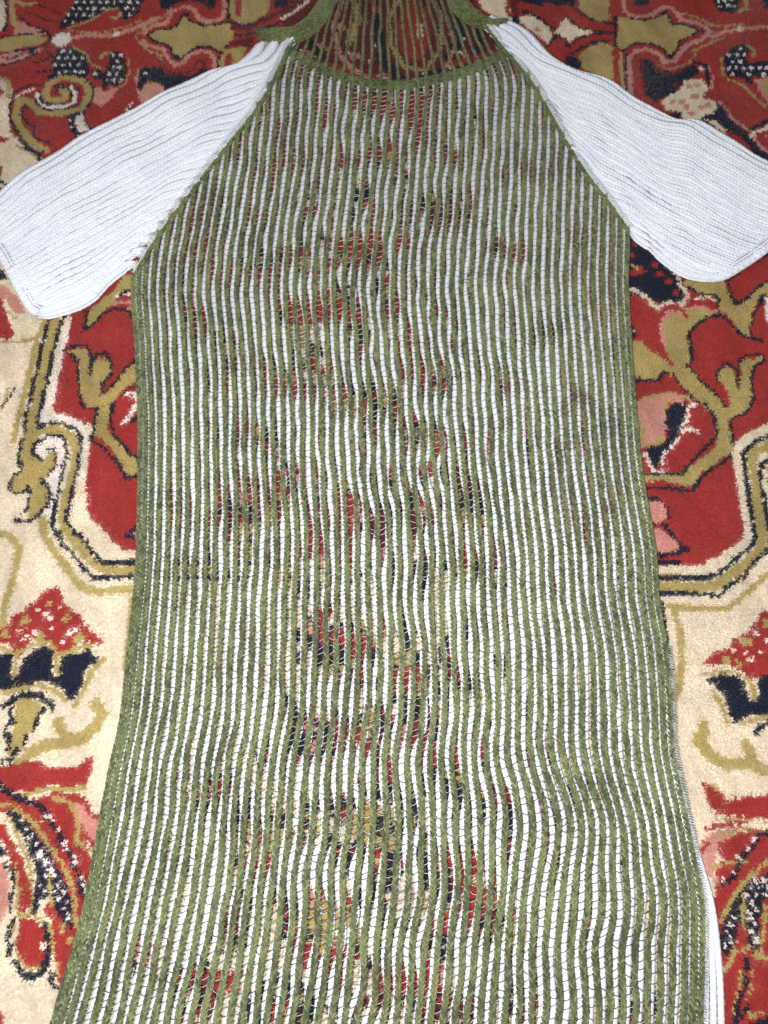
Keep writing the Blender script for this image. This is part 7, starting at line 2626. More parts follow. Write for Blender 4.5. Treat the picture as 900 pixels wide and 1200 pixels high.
('R',22.5,[-220.3,-339.3,-220.3,-339.3]),
('N',11.2,[-220.3,-339.3,-220.3,-339.3]),
('C',5.6,[-220.3,-339.3,-220.3,-339.3]),
('N',38.1,[219.7,-344.1,219.8,-344.1]),
('O',31.3,[219.7,-344.1,219.8,-344.1]),
('R',22.4,[219.7,-344.1,219.8,-344.1]),
('N',11.2,[219.7,-344.1,219.8,-344.1]),
('C',5.6,[219.7,-344.1,219.8,-344.1]),
('N',38.3,[-113.3,-334.5,-113.3,-334.5]),
('O',31.5,[-113.3,-334.5,-113.3,-334.5]),
('R',22.5,[-113.3,-334.5,-113.3,-334.5]),
('N',11.3,[-113.3,-334.5,-113.3,-334.5]),
('C',5.6,[-113.3,-334.5,-113.3,-334.5]),
('N',38.2,[84.7,-339.3,84.8,-339.3]),
('O',31.4,[84.7,-339.3,84.8,-339.3]),
('R',22.5,[84.7,-339.3,84.8,-339.3]),
('N',11.2,[84.7,-339.3,84.8,-339.3]),
('C',5.6,[84.7,-339.3,84.8,-339.3]),
('N',63.7,[-235.5,786.4,-235.4,786.4]),
('O',52.5,[-235.5,786.4,-235.4,786.4]),
('R',37.5,[-235.5,786.4,-235.4,786.4]),
('N',18.7,[-235.5,786.4,-235.4,786.4]),
('C',9.4,[-235.5,786.4,-235.4,786.4]),
('N',64,[28.4,799.8,28.5,799.8]),
('O',52.7,[28.4,799.8,28.5,799.8]),
('R',37.7,[28.4,799.8,28.5,799.8]),
('N',18.8,[28.4,799.8,28.5,799.8]),
('C',9.4,[28.4,799.8,28.5,799.8]),
('N',63.7,[292.1,786.4,292.2,786.4]),
('O',52.5,[292.1,786.4,292.2,786.4]),
('R',37.5,[292.1,786.4,292.2,786.4]),
('N',18.7,[292.1,786.4,292.2,786.4]),
('C',9.4,[292.1,786.4,292.2,786.4])]
COL = {'C': (0.66, 0.55, 0.405), 'R': (0.315, 0.027, 0.022), 'N': (0.007, 0.009, 0.022), 'O': (0.38, 0.285, 0.10),
       'P': (0.52, 0.235, 0.185), 'M': (0.12, 0.014, 0.017), 'W': (0.72, 0.62, 0.55)}
KEYS = list(COL); PAL = np.array([COL[k] for k in KEYS])
K = 2.1                                                     # knot size
X0, X1, Y0, Y1 = -620.0, 620.0, -560.0, 760.0
kx = np.arange(X0, X1, K); ky = np.arange(Y0, Y1, K)
GX, GY = np.meshgrid(kx, ky)
GX = GX + rng.normal(0, 0.36, GX.shape); GY = GY + rng.normal(0, 0.36, GY.shape)
IDX = np.zeros(GX.shape, np.int8)
for col, wd, flat in PATTERN:
    p = np.array(flat, float).reshape(-1, 2); k = KEYS.index(col); pad = wd / 2 + 3 * K
    i0, i1 = np.clip(((p[:, 0].min() - pad - X0) / K, (p[:, 0].max() + pad - X0) / K), 0, len(kx)).astype(int)
    j0, j1 = np.clip(((p[:, 1].min() - pad - Y0) / K, (p[:, 1].max() + pad - Y0) / K), 0, len(ky)).astype(int)
    if i1 <= i0 or j1 <= j0: continue
    x = GX[j0:j1, i0:i1]; y = GY[j0:j1, i0:i1]
    if wd == 0:
        hit = np.zeros(x.shape, bool)
        for (xa, ya), (xb, yb) in zip(p, np.roll(p, -1, 0)):
            if ya == yb: continue
            hit ^= ((ya > y) != (yb > y)) & (x < (xb - xa) * (y - ya) / (yb - ya) + xa)
    else:
        d = np.full(x.shape, 1e9)
        for (xa, ya), (xb, yb) in zip(p[:-1], p[1:]):
            L2 = (xb - xa)**2 + (yb - ya)**2 + 1e-9
            t = np.clip(((x - xa) * (xb - xa) + (y - ya) * (yb - ya)) / L2, 0, 1)
            d = np.minimum(d, np.hypot(x - xa - t * (xb - xa), y - ya - t * (yb - ya)))
        hit = d < wd / 2
    IDX[j0:j1, i0:i1][hit] = k

def wool_colour(x, y):
    i = np.clip(np.round((x - X0) / K), 0, len(kx) - 1).astype(int); j = np.clip(np.round((y - Y0) / K), 0, len(ky) - 1).astype(int)
    return PAL[IDX[j, i]]

def set_colour(me, rgb):
    a = me.color_attributes.new('wool', 'FLOAT_COLOR', 'POINT')
    a.data.foreach_set('color', np.concatenate([rgb, np.ones((len(rgb), 1))], 1).astype(np.float32).ravel())

# backing sheet of the carpet, coloured like its knots
g = 6.2; bx = np.arange(X0, X1 + 1, g); by = np.arange(Y0, Y1 + 1, g); BX, BY = np.meshgrid(bx, by)
V = np.stack([BX, BY, np.full(BX.shape, -2.5)], -1).reshape(-1, 3)
nx = len(bx); ii = (np.arange(len(by) - 1)[:, None] * nx + np.arange(nx - 1)[None]).ravel()
me = quads_mesh('carpet', V, np.stack([ii, ii + 1, ii + nx + 1, ii + nx], -1))
set_colour(me, wool_colour(V[:, 0], V[:, 1]) * 0.8)
carpet = link('carpet', me, PILE, kind='structure', label='oriental wool carpet with red, cream, ochre and navy floral pattern under the dress')

# cut pile: one small leaning tuft of wool for every ply of a knot
sp = 1.7
tx, ty = np.meshgrid(np.arange(-500, 500, sp), np.arange(-330, 700, sp * .93))
tx[1::2] += sp / 2
tx = tx.ravel(); ty = ty.ravel()
keep = np.abs(tx) < 300 + (ty + 330) * 0.165
tx = tx[keep]; ty = ty[keep]; nt = len(tx)
tx = tx + rng.normal(0, .33, nt); ty = ty + rng.normal(0, .33, nt)
hn = Noise2(3, 60, 60); lean = Noise2(4, 120, 90); lean2 = Noise2(5, 90, 120)
h = 2.5 + 0.25 * hn(tx, ty) + rng.normal(0, .22, nt)
lx = 0.35 * lean(tx, ty) + rng.normal(0, .32, nt); ly = -0.2 + 0.35 * lean2(tx, ty) + rng.normal(0, .32, nt)
rot = rng.uniform(0, 6.28, nt); br = 1.35
B = np.stack([np.stack([tx + br * np.cos(rot + k * 2.0944), ty + br * np.sin(rot + k * 2.0944), np.full(nt, -2.5)], -1) for k in range(3)], 1)
tip = np.stack([tx + lx, ty + ly, -2.5 + h], -1)[:, None]
Vt = np.concatenate([B, tip], 1).reshape(-1, 3)
f = np.array([[0, 1, 3], [1, 2, 3], [2, 0, 3]])
Qt = (np.arange(nt)[:, None, None] * 4 + f[None]).reshape(-1, 3)
me = quads_mesh('pile', Vt, Qt)
# mix in the colours of neighbouring knots to soften pattern edges
c = .68 * wool_colour(tx, ty)
for _ in range(4): c = c + .08 * wool_colour(tx + rng.normal(0, .9, nt), ty + rng.normal(0, .9, nt))
c = c * (1 + .06 * Noise2(41, 45, 45, 14)(tx, ty) + .045 * Noise2(42, 13, 16, 16)(tx, ty))[:, None]      # wear and nap of the wool
c = c * (1 + rng.normal(0, .07, (nt, 1))) * (1 + rng.normal(0, .02, (nt, 3)))
set_colour(me, np.repeat(np.clip(c, 0.004, 0.95), 4, 0))
link('pile', me, PILE, carpet, kind='stuff')

# ------------------------------------------------------------------ the dress
CUR = {'LEFT':[(-219.7,514.8),(-220.4,411.1),(-226.3,297.4),(-217.1,227.3),(-206.3,145.5),(-199.7,69.5),(-196.3,12.5),(-196.9,-41.5),(-196.9,-92.7),(-201.3,-129.4),(-206.1,-187.5),(-210.6,-231.5),(-217.9,-268.2),(-222.8,-293.6),(-229.4,-337.4)],
'RIGHT':[(243.4,514.8),(231.8,411.1),(223.6,334.1),(218.5,288.4),(215.6,227.3),(213.6,161.4),(213.2,99.3),(216.8,40.6),(215.1,-1.3),(217.4,-41.5),(216.3,-80.2),(214,-117.3),(217.4,-153.1),(220.7,-187.5),(223.3,-220.7),(218.6,-257.9),(212.5,-293.6),(204.8,-337.4)],
'BACKR':[(229.5,345.8),(216.7,229.1),(214.7,162.9),(214.2,100.4),(217.9,41.5),(216.1,-0.7),(218.4,-41.1),(218,-79.9),(217,-117.2),(221.6,-153.2),(227.3,-187.8),(233.4,-221.1),(233.8,-258.5),(230.8,-294.3),(226,-338.3)],
'RAGL':[(-91.2,583.7),(-106.6,536.7),(-117.8,504.1),(-132.9,472.3),(-151.8,441.3),(-177.2,396.3),(-208.3,338.8),(-226.3,297.4)],
'RAGR':[(101.4,602.1),(120.6,564.5),(132.6,545.5),(148.1,518.1),(162.7,482.8),(176.8,446.4),(194.1,406.2),(211.5,374.9),(226.2,345.3)],
'SLTOP':[(-125.1,586),(-132.9,567.8),(-138.3,555.5),(-149.5,542.2),(-178.7,532.3),(-210.8,509.4),(-242.5,488.1),(-289,456.7),(-326.1,426.1),(-361.1,387.5),(-386.2,354.8)],
'SLBOT':[(-226.3,297.4),(-232,301),(-237.3,299.2),(-249.8,286.6),(-263.3,270.6),(-284.7,258.3),(-298.5,254),(-307.7,254.8)],
'SLHEM':[(-386.2,354.8),(-369.6,339.7),(-350.2,315.6),(-329.7,281.3),(-316.2,261),(-307.7,254.8)],
'SRTOP':[(127.5,599.8),(140.8,587.2),(150.7,576.9),(164.9,556.6),(179.5,544.4),(204.2,532.3),(224.4,520.3),(255.6,493.4),(282.7,474.4),(307.2,470.2),(329.6,451.6),(351.6,433.2),(370.2,421.1),(410.9,397.3)],
'SRBOT':[(226.2,345.3),(233,334.1),(240.1,326.7),(252.7,312.9),(270.3,297.4),(285.1,292),(297.3,291.1)],
'SRHEM':[(410.9,397.3),(379.3,351),(351.4,323),(321,301),(306.7,292.9),(297.3,291.1)],
'NECKB':[(-98.4,563.3),(-77.2,546.6),(-55.5,534.4),(-34,524.5),(-8.5,518),(17,516.9),(42.5,521.3),(68.1,528.9),(94.1,539.9),(124.1,558.8)],
'COLL_O':[(-130.6,586),(-113.4,589.5),(-94.3,591.8),(-80.7,603.3),(-70.6,620.9),(-64.1,644.6),(-59.7,684.7)],
'COLL_I':[(-127.1,573.5),(-108,570.1),(-90.7,570.1),(-76.2,576.9),(-61,595.2),(-51,618.4),(-42.6,642.1),(-37.8,682.1)],
'COLR_O':[(126,598.7),(112.1,599.9),(97.7,612.7),(85.1,632.7),(78.7,654.2),(72.3,684.7)],
'COLR_I':[(121.9,591.7),(106.1,588.3),(88.9,592.9),(74.5,606.8),(65.3,625.5),(57,649.3),(52.3,682.1)]}
CUR = {k: np.array(v, float) for k, v in CUR.items()}
def by_y(key):
    p = spline(CUR[key], 240); o = np.argsort(p[:, 1]); p = p[o]
    return lambda y: np.interp(y, p[:, 1], p[:, 0])
LEFT, RIGHT, BACKR = by_y('LEFT'), by_y('RIGHT'), by_y('BACKR')
RAGL, RAGR = by_y('RAGL'), by_y('RAGR')
ragl_p, ragr_p = spline(CUR['RAGL'], 300), spline(CUR['RAGR'], 300)
neck_p = spline(CUR['NECKB'], 200); NECK = lambda x: np.interp(x, neck_p[:, 0], neck_p[:, 1], left=1e4, right=1e4)
Y_HIPS = CUR['LEFT'][-1, 1]; Y_TOP = CUR['COLL_O'][-1, 1]
Y_ARML, Y_ARMR = CUR['RAGL'][-1, 1], CUR['RAGR'][-1, 1]
Y_NECK = neck_p[:, 1].min()

dress = bpy.data.objects.new('knitted_dress', None); scene.collection.objects.link(dress)
dress.empty_display_size = 0.1
dress['label'] = 'green and white openwork ribbed knit dress with white short sleeves lying flat on the carpet'
dress['category'] = 'dress'

NC = 54
gap = 1 + .10 * np.sin(np.linspace(0, math.pi, NC - 1)); gap[:3] = (.62, .72, .9); gap[-2:] = (.9, .75)
WI = np.r_[0, np.cumsum(gap)]; WI /= WI[-1]
nA = Noise2(11, 150, 150); nB = Noise2(12, 90, 70); nP = Noise2(13, 62, 75, 14); nQ = Noise2(14, 30, 60, 12); nZ = Noise2(15, 90, 110)
nC = Noise2(16, 40, 45)
def edge_fade(w): return np.clip(np.minimum(w, 1 - w) / 0.10, 0, 1)
def sway(x, y, w):
    d = (1.7 * nA(x, y) + .45 * nB(x, y) + .3 * nC(x, y)) * (.28 + .75 * sstep(-40, -200, y))
    d = d + 6.5 * np.exp(-((x - 125) / 55)**2 - ((y + 165) / 26)**2) - 5.5 * np.exp(-((x - 115) / 60)**2 - ((y + 245) / 30)**2)
    return d * edge_fade(w) * sstep(330, 200, y) + (1 - sstep(330, 200, y)) * d * .35
XC = 0.5 * (LEFT(Y_NECK) + RIGHT(Y_NECK))
colw = CUR['COLL_I'], CUR['COLR_I']
CI_L, CI_R = by_y('COLL_I'), by_y('COLR_I')
def grid_x(w, y):
    y = np.asarray(y, float); x = LEFT(y) + (RIGHT(y) - LEFT(y)) * w
    # above the neckline the ribs gather towards the tall collar
    yn = Y_NECK + 10
    t = np.clip((y - yn) / (Y_TOP - yn), 0, 1)
    xn = LEFT(yn) + (RIGHT(yn) - LEFT(yn)) * w
    u = (xn - neck_p[0, 0]) / (neck_p[-1, 0] - neck_p[0, 0])
    xt = CUR['COLL_I'][-1, 0] - 26 + (CUR['COLR_I'][-1, 0] - CUR['COLL_I'][-1, 0] + 52) * u
    tt = sstep(0, 1, t) * .35 + t * .65
    return np.where(y > yn, xn + (xt - xn) * tt, x)

# a knitted rib: two columns of slanting stitches round a core
def knit_rib(path, width, ds=3.3, sides=4, core=True, seed=0, flat=1.0):
    """width scalar or one value per path point"""
    r = np.random.default_rng(seed)
    path = np.asarray(path, float); wd = np.broadcast_to(width, len(path)).astype(float)
    pw = resample(np.column_stack([path, wd * 1e-3]), ds); p = pw[:, :3]; wv = pw[:, 3] * 1e3
    mb = MB(); n = len(p); T, S, U = frame(p)
    wv = wv * (1 + .05 * np.sin(np.arange(n) * .7 + seed) + r.normal(0, .03, n))
    if core:
        pc = resample(np.column_stack([path, wd * 1e-3]), 5.5)
        mb.add(*tube(pc[:, :3] - [0, 0, .5], pc[:, 3] * 1e3 * .34, pc[:, 3] * 1e3 * .26, 5))
    for sd in (-1, 1):
        j = r.normal(0, .10, (n, 3))
        cen = p + S * (sd * wv * .235)[:, None] + U * (.6 * flat) + j + T * (ds * .22 * sd)
        ax = T * .87 - S * sd * .46 + U * .10 + r.normal(0, .03, (n, 3))
        ax /= np.linalg.norm(ax, axis=1)[:, None]
        l = ds * .78
        tt = np.array([-1, -.4, .4, 1.0]); bow = np.array([-.9, .3, .3, -.9])
        paths = cen[:, None, :] + ax[:, None, :] * (tt * l)[None, :, None] + U[:, None, :] * (bow * flat)[None, :, None]
        rad = np.array([.4, 1, 1, .4])[None, :] * (wv * .192)[:, None]
        mb.add(*many_tubes(paths, rad, sides), np.repeat(r.normal(0, .20, n), 4 * sides))     # plies of lighter and darker wool
    return mb

front = link('front_panel', None, None)   # replaced below by its linking threads
bpy.data.objects.remove(front)

# ---- paths of the green front ribs
def clip_top(i, w):
    """y at which a rib starts: raglan seams, or on up through the neck"""
    ys = np.linspace(Y_HIPS, Y_TOP, 900); x = grid_x(w, ys)
    inside = (x > np.where(ys > Y_ARML, RAGL(ys), -1e4)) & (x < np.where(ys > Y_ARMR, RAGR(ys), 1e4))
    bad = np.where(~inside & (ys < ragl_p[0, 1] - 2))[0]
    return ys[bad[0]] if len(bad) else Y_TOP
gpaths = []
for i, wi in enumerate(WI):
    yt = clip_top(i, wi)
    y = np.arange(yt - (2.5 if yt < Y_TOP - 1 else 0), Y_HIPS, -2.0)
    x = grid_x(wi, y); r = Noise2(100 + i, 1e9, 46, 6)
    x = x + sway(x, y, wi) + .4 * r(0, y) * min(1, edge_fade(wi) + .2)
    z = 7.2 + .7 * nZ(x, y) + .25 * r(5, y * 1.3)
    ez = np.clip(np.minimum(x - LEFT(y), RIGHT(y) - x) / 14, 0, 1); z = 3.6 + (z - 3.6) * np.where(y > Y_ARML, 1, .35 + .65 * np.sqrt(ez))
    dn = y - NECK(x)                                          # dips to the pile once past the back neckline
    z = np.where((dn < 900) & (dn > 3), 7.4 - 3.4 * sstep(3, 16, dn) , z)
    ok = ~((y > CUR['COLL_I'][2, 1]) & ((x < CI_L(y) - 4) | (x > CI_R(y) + 4)) & (dn < 900))
    st = (np.where(~ok)[0].max() + 1) if (~ok).any() else 0
    gpaths.append(np.stack([x, y, z], 1)[st:])
def at_y(p, y): return np.stack([np.interp(y, p[::-1, 1], p[::-1, k]) for k in range(3)], -1)

# ---- paths of the white back ribs
PARTED = [(-15.7,325.6,33.3,23.3),(39.8,363.2,23.9,32.3),(109.8,330.2,29.5,21.2),(-166.8,252,19,16.4),(-130,206.9,14.9,16.1),(143.3,240.8,24.6,18.4),(-43.7,161.9,27.3,21.7),(36.7,182.1,20.2,25.8),(103.4,194.4,22.2,20),(-104.5,69.9,19.2,17),(-38.5,77.2,24.5,22.7),(17.3,55.3,17.3,37.4),(63.6,99.7,19.5,24.9),(-67.8,12.7,18.7,14.7),(128.3,5.8,20.3,12.8),(-33.1,-34.8,26.5,17.9),(19.5,-67.4,16.3,19.4),(79.7,-28.1,21.6,18),(-60.5,-108.1,30.3,17.2),(-12.6,-129.4,20.5,20.5),(47.6,-117.3,35,20.6),(99.9,-147.2,20.3,16.9),(-128,-147.2,20.3,13.5),(-85.9,-179.1,24.6,18.3),(0,-173.4,20,23.3),(67,-193.2,22.9,19.8),(127.7,-196,15.2,16.4),(-35.7,-234.3,31.3,22.5),(53.6,-231.6,29.9,16.1),(17.5,-268.4,24.8,20.5),(95.1,-237,20.8,16.1),(149,-231.6,17.9,11.3),(164.4,-258.1,16.2,11.1),(-75,227.9,22.5,20.3),(-84.8,99.7,17.7,15.3),(-116.7,-268.4,19,11.1),(-170.8,-252.8,10.3,14.3)]       # where the white ribs have slipped under the green ones (x, y, reach across, reach along)
def phase(x, y):
    g = 0
    for px, py, rx, ry in PARTED: g = g + np.exp(-((x - px) / rx)**2 - ((y - py) / ry)**2)
    m = np.exp(-((x + 4) / 120)**2)
    return np.clip(.25 * np.minimum(g, 1.05) + m * (.19 + .17 * nP(x, y)) + .03 * nQ(x, y), -.2, .5)
wpaths = []
for i in range(NC + 1):
    wi = np.interp(i - .5, np.arange(NC), WI) if 0 < i < NC else (0.004 if i == 0 else .998)
    yt = clip_top(i, wi)
    y = np.arange(yt - 3, Y_HIPS, -2.0); x = grid_x(wi, y)
    keep = y < NECK(x) + 1
    y = y[keep]
    if len(y) < 8: continue
    x = grid_x(wi, y); x = x + sway(x, y, wi); r = Noise2(300 + i, 1e9, 55, 6)
    r2 = Noise2(360 + i, 1e9, 44, 7); x = x + (phase(x, y) * 8.2 + .35 * r(0, y) + .75 * np.exp(-((x + 4) / 120)**2) * r2(0, y)) * edge_fade(wi)
    z = 2.6 + .35 * nZ(x + 200, y)
    wpaths.append(np.stack([x, y, z], 1))
# the back panel is wider than the front near the hip: three more ribs come out at the right side
for k, fr in enumerate((.05, .36, .67, .97)):
    y = np.arange(-60 - 22 * k, Y_HIPS, -2.0)
    x = RIGHT(y) - 1.5 + (BACKR(y) - RIGHT(y) - .5) * fr
    wpaths.append(np.stack([x, y, np.full(len(y), 2.4)], 1))

# ---- linking threads
def rungs(paths, inset, zoff, pitch, rad, seed, maxgap=13, slant=1.6):
    r = np.random.default_rng(seed); P0 = []
    for a, b in zip(paths[:-1], paths[1:]):
        top = min(a[0, 1], b[0, 1]) - 2
        y = np.arange(top, Y_HIPS + 4, -pitch) + r.uniform(-.5, .5)
        y = y + r.normal(0, .75, len(y)); ok = (y < top) & (y > Y_HIPS + 2); y = y[ok]
        sl = slant + r.normal(0, .7, len(y)); fl = r.random(len(y)) < .18; sl[fl] *= -1
        A = at_y(a, y - sl / 2); Bp = at_y(b, y + sl / 2)
        g = Bp[:, 0] - A[:, 0]; k = (g > .8) & (g < maxgap); A, Bp = A[k], Bp[k]; sl = sl[k]
        if not len(A): continue
        A = A + [inset, 0, zoff]; Bp = Bp + [-inset, 0, zoff]
        t = np.array([0, .33, .67, 1.0]); sag = np.array([0, -.55, -.5, 0]); sz = np.array([-.6, .25, .25, -.6])
        q = A[:, None] + (Bp - A)[:, None] * t[None, :, None]
        q[:, :, 1] += sag[None] * r.uniform(.4, 1.8, len(A))[:, None]; q[:, :, 2] += sz[None]
        P0.append(q)
    return many_tubes(np.concatenate(P0), rad, 3)
V, Q = rungs(gpaths, 1.4, .3, 6.0, .22, 21, slant=2.3)
front = link('front_panel', quads_mesh('front_threads', V, Q), DARKT, dress, label='open front of green ribs linked by fine dark threads')
V, Q = rungs(wpaths, 1.5, .6, 5.6, .31, 22, slant=2.4)
back = link('back_panel', quads_mesh('back_threads', V, Q), WHITET, dress, label='white ribbed back seen through the gaps of the front')

for i, p in enumerate(gpaths):
    dn = p[:, 1] - NECK(p[:, 0])
    wd = 4.55 + .4 * sstep(120, 320, p[:, 1]) - 1.9 * np.where(dn < 900, sstep(-12, 14, dn), 0)
    mb = knit_rib(p, wd, seed=i)
    link('green_rib', mb.mesh('green_rib'), GREEN, front)
for i, p in enumerate(wpaths):
    q = resample(p, 1.75); n = len(q); s = np.arange(n) * 1.75
    bump = .30 * np.abs(np.sin(s * math.pi / 5.2 + i)) + .08 * np.sin(s * 1.9 + i)
    mb = MB(); mb.add(*tube(q, 2.15 + bump, 1.7 + bump, 6))
    link('white_rib', mb.mesh('white_rib'), WHITE, back)

# ---- sleeves
def lerp2(P, t):
    d = np.linspace(0, 1, len(P)); return np.stack([np.interp(t, d, P[:, k]) for k in range(P.shape[1])], -1)
def sleeve(seam, top, bot, hem, n, sd, label, opens):
    ns = 90
    seam, top, bot, hem = (spline(q, 160) for q in (seam, top, bot, hem))
    s = np.linspace(0, 1, ns)
    nW = Noise2(500 + sd, 60, 60); nS = Noise2(520 + sd, 80, 80)
    def surf(s, t):
        Tp, Bt, S0, H0 = lerp2(top, s), lerp2(bot, s), lerp2(seam, t), lerp2(hem, t)
        c00, c01, c10, c11 = seam[0], seam[-1], hem[0], hem[-1]
        s_ = s[..., None]; t_ = np.broadcast_to(t, s.shape)[..., None]
        return (1 - t_) * Tp + t_ * Bt + (1 - s_) * S0 + s_ * H0 - ((1 - s_) * (1 - t_) * c00 + (1 - s_) * t_ * c01 + s_ * (1 - t_) * c10 + s_ * t_ * c11)
    ribs = []; rr = np.random.default_rng(700 + sd)
    for i in range(n):
        t = (i + .5) / n
        q = surf(s, np.full(ns, t)); q = resample(q, 1.5); m = len(q); f = np.linspace(0, 1, m)
        a = surf(f, np.full(m, max(0, t - .5 / n))); b = surf(f, np.full(m, min(1, t + .5 / n)))
        T = np.gradient(q, axis=0); T /= np.linalg.norm(T, axis=1)[:, None]; Nn = np.stack([-T[:, 1], T[:, 0]], 1)
        wid = np.abs(((b - a) * Nn).sum(1))                  # pitch across the rib
        x, y = q[:, 0], q[:, 1]
        off = .5 * nW(x, y + i * 9.0)
        q = q + Nn * off[:, None] * np.sin(f * math.pi)[:, None]
        edge = min(t, 1 - t) * n
        z = 7.6 + .9 * nS(x, y) - 3.2 * max(0, 1 - edge / 3)**2 + .2 * nW(x * 2, y * 2 + i * 31)
        half = np.minimum(wid * (.69 + .04 * rr.normal()), 5.6); z = z + rr.normal(0, .2)
        for (oi, c0, c1, am) in opens:                         # places where the ribs part a little
            if i in (oi, oi + 1):
                e = np.exp(-((f - (c0 + c1) / 2) / (c1 - c0) * 2)**4) * am * 3.6 * (.6 + .25 * np.sin(f * 70 + oi) + .15 * np.sin(f * 190))
                half = half - e
        k = np.arange(m) * 1.5
        bp = 1 + .05 * np.sin(k * 2 * math.pi / 4.4 + i * 1.3) + .03 * np.sin(k * .7 + i)
        ribs.append((np.column_stack([q, z]), np.maximum(half, .8) * bp, np.clip(half * .26, .7, 1.2) * bp * (1 - .45 * np.exp(-f / .03))))
    # hem band
    H3 = np.column_stack([hem, np.full(len(hem), 6.2)])
    T, S, U = frame(H3); inward = S * (1 if ((lerp2(top, np.array(.5)) - hem[80]) @ S[80, :2]) > 0 else -1)
    prof = np.array([(-.6, -4.5), (-2.2, -2.0), (-2.0, .6), (0, 1.7), (3.5, 2.2), (7.2, 2.2), (9.6, 1.8), (10.6, .4), (9, -4)])
    wav = 1 + .02 * np.sin(np.arange(len(hem)) * .9)
    V = H3[:, None] + inward[:, None] * (prof[:, 0][None] * wav[:, None])[..., None] + np.array([0, 0, 1.0]) * prof[:, 1][None, :, None]
    m, k = len(hem), len(prof)
    ii = (np.arange(m - 1)[:, None] * k + np.arange(k - 1)[None]).ravel()
    hemq = np.stack([ii, ii + 1, ii + k + 1, ii + k], -1)
    # overlocked seam where sleeve and body meet: this mesh is the sleeve's own seam roll
    s3 = np.column_stack([seam, np.full(len(seam), 7.6)])
    root = link('sleeve', quads_mesh('sleeve_seam_roll', *tube(resample(s3[22:], 2), 1.0, 1.2, 6)), WHITE, dress, label=label)
    for (q, rx, rz) in ribs:
        mb = knit_rib((q + [0, 0, .25])[3:-1], np.clip(rx * 1.55, 2, 7.5)[3:-1], ds=3.6, core=False, seed=len(root.children) + 70 * sd, flat=.55)
        mb.add(*tube(q, rx, rz, 8)); me = mb.mesh('sleeve_rib'); link('sleeve_rib', me, WHITE, root)
        lo = link('sleeve_rib', me, WHITE, root); lo.location = (0, 0, -4.2 * MM)     # the underside of the sleeve
    link('hem_band', quads_mesh('hem_band', V.reshape(-1, 3), hemq), WHITE, root)
    for off in (4.4, 7.4):
        pth = H3 + inward * off + [0, 0, 2.15]
        pth = resample(pth, 1.2); pth[:, 2] += .22 * np.sin(np.arange(len(pth)) * 1.7)
        link('stitch_line', quads_mesh('stitch_line', *tube(pth, .34, .3, 5)), NAVYT, root)
    return seam
sleeve(np.vstack([CUR['SLTOP'][0], CUR['RAGL']]), CUR['SLTOP'], CUR['SLBOT'], CUR['SLHEM'], 23, 0, 'white ribbed short sleeve on the left of the photo',
       [(13, .25, .6, .55), (16, .5, .85, .5), (18, .55, .9, .5), (20, .05, .2, .8), (22, .02, .14, .9), (10, .3, .7, .25), (5, .55, .95, .2), (0, .0, .06, 1.0)])
sleeve(np.vstack([CUR['SRTOP'][0], CUR['RAGR']]), CUR['SRTOP'], CUR['SRBOT'], CUR['SRHEM'], 23, 1, 'white ribbed short sleeve on the right of the photo',
       [(13, .3, .62, .75), (19, .02, .14, 1.1), (20, .3, .5, .7), (22, .3, .42, .7), (8, .3, .6, .25), (10, .0, .1, .8), (4, .5, .9, .2), (7, .85, .95, .4), (11, .86, .95, .5), (15, .8, .92, .4)])

# ---- seams and edges
def edge_rib(name, path2, z, width, lab=None, seed=0):
    p = np.column_stack([path2, np.broadcast_to(z, len(path2))]); mb = knit_rib(p, width, seed=seed)
    o = link(name, mb.mesh(name), GREEN, front)
    if lab: o['label'] = lab
    return o
def inset(p, d):
    T = np.gradient(p, axis=0); T /= np.linalg.norm(T, axis=1)[:, None]
    return p + np.stack([-T[:, 1], T[:, 0]], 1) * d
for sd, rp in ((1, ragl_p), (-1, ragr_p)):
    edge_rib('seam_rib', inset(rp, 3.0 * sd)[12:], 7.4, 4.0, seed=900 + sd)
yy = np.arange(Y_ARML, Y_HIPS, -2.0)
edge_rib('side_rib', np.stack([LEFT(yy) - .6, yy], 1), 2.6, 4.8, seed=910)
yy = np.arange(Y_ARMR, Y_HIPS, -2.0)
edge_rib('side_rib', np.stack([RIGHT(yy) + .6, yy], 1), 3.4, 4.2, seed=912)

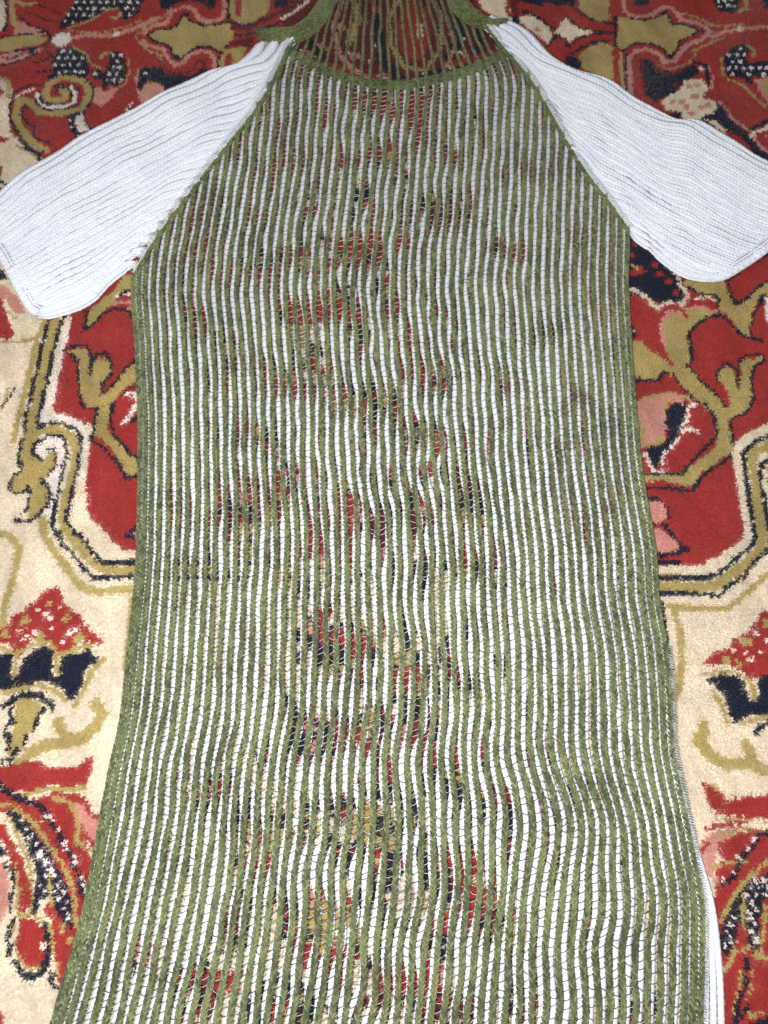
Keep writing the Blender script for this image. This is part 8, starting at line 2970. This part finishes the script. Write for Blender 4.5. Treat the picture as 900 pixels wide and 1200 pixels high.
def stitches(path, z, half, step, rad, seed):
    r = np.random.default_rng(seed); p = resample(path, step); n = len(p)
    T = np.gradient(p, axis=0); T /= np.linalg.norm(T, axis=1)[:, None]; Nn = np.stack([-T[:, 1], T[:, 0]], 1)
    a = p - Nn * half * r.uniform(.7, 1.15, n)[:, None]; b = p + Nn * half * r.uniform(.7, 1.15, n)[:, None] + T * step * .8
    m = (a + b) / 2 + r.normal(0, .25, (n, 2))
    z = np.broadcast_to(z, n)
    q = np.stack([np.column_stack([a, z - .8]), np.column_stack([(a + m) / 2, z + .6]), np.column_stack([(b + m) / 2, z + .6]), np.column_stack([b, z - .8])], 1)
    return many_tubes(q, rad, 3)
for rp, sd in ((ragl_p, 1), (ragr_p, -1)):
    V, Q = stitches(inset(rp, -.7 * sd)[14:], 9.8, 2.5, 2.3, .34, 31)
    link('overlock_stitching', quads_mesh('overlock_stitching', V, Q), SERGE, dress, kind='stuff')
yy = np.arange(Y_HIPS, -40, 2.0)
V, Q = stitches(np.stack([RIGHT(yy) + 2.6, yy], 1), 5.6, 2.1, 1.7, .33, 33)
link('overlock_stitching', quads_mesh('overlock_stitching', V, Q), SERGE, dress, kind='stuff')
V, Q = stitches(np.stack([RIGHT(yy) + 3.6, yy], 1), 4.9, 2.4, 1.9, .4, 34)
link('overlock_stitching', quads_mesh('overlock_stitching', V, Q), WHITET, dress, kind='stuff')

# ---- neckline band and tall collar
nb = np.column_stack([neck_p, np.full(len(neck_p), 3.4)])
band = link('neckband', quads_mesh('neckband', *tube(resample(nb, 2.5), 5.2, 1.9, 8)), GREEN, dress, label='dark green band along the back neckline')
for off in (-4.4, -2.2, 0, 2.2, 4.4):
    mb = knit_rib(nb + [0, off, 1.0], 3.2, ds=2.2, core=False, seed=int(40 + off)); link('band_rib', mb.mesh('band_rib'), GREEN, band)
for sd, (ko, ki) in enumerate((('COLL_O', 'COLL_I'), ('COLR_O', 'COLR_I'))):
    a, b = spline(CUR[ko], 120), spline(CUR[ki], 120)
    rows = []
    fr = np.linspace(0, 1, 9); zz = 4.5 + 6.0 * np.sin(fr * math.pi) ** .7 + .8 * fr
    Vv = np.stack([np.column_stack([a + (b - a) * f, np.full(120, z)]) for f, z in zip(fr, zz)], 1)
    ii = (np.arange(119)[:, None] * 9 + np.arange(8)[None]).ravel()
    col = link('collar_fold', quads_mesh('collar_fold', Vv.reshape(-1, 3), np.stack([ii, ii + 1, ii + 10, ii + 9], -1)), GREEN, dress, label='gathered green collar fold at the ' + ('left' if sd == 0 else 'right') + ' shoulder')
    for j, f in enumerate((.08, .25, .42, .59, .76, .93)):
        z = np.interp(f, fr, zz)
        mb = knit_rib(np.column_stack([a + (b - a) * f, np.full(120, z - .3)]), 2.9, ds=2.2, core=False, seed=60 + j)
        link('collar_rib', mb.mesh('collar_rib'), GREEN, col)
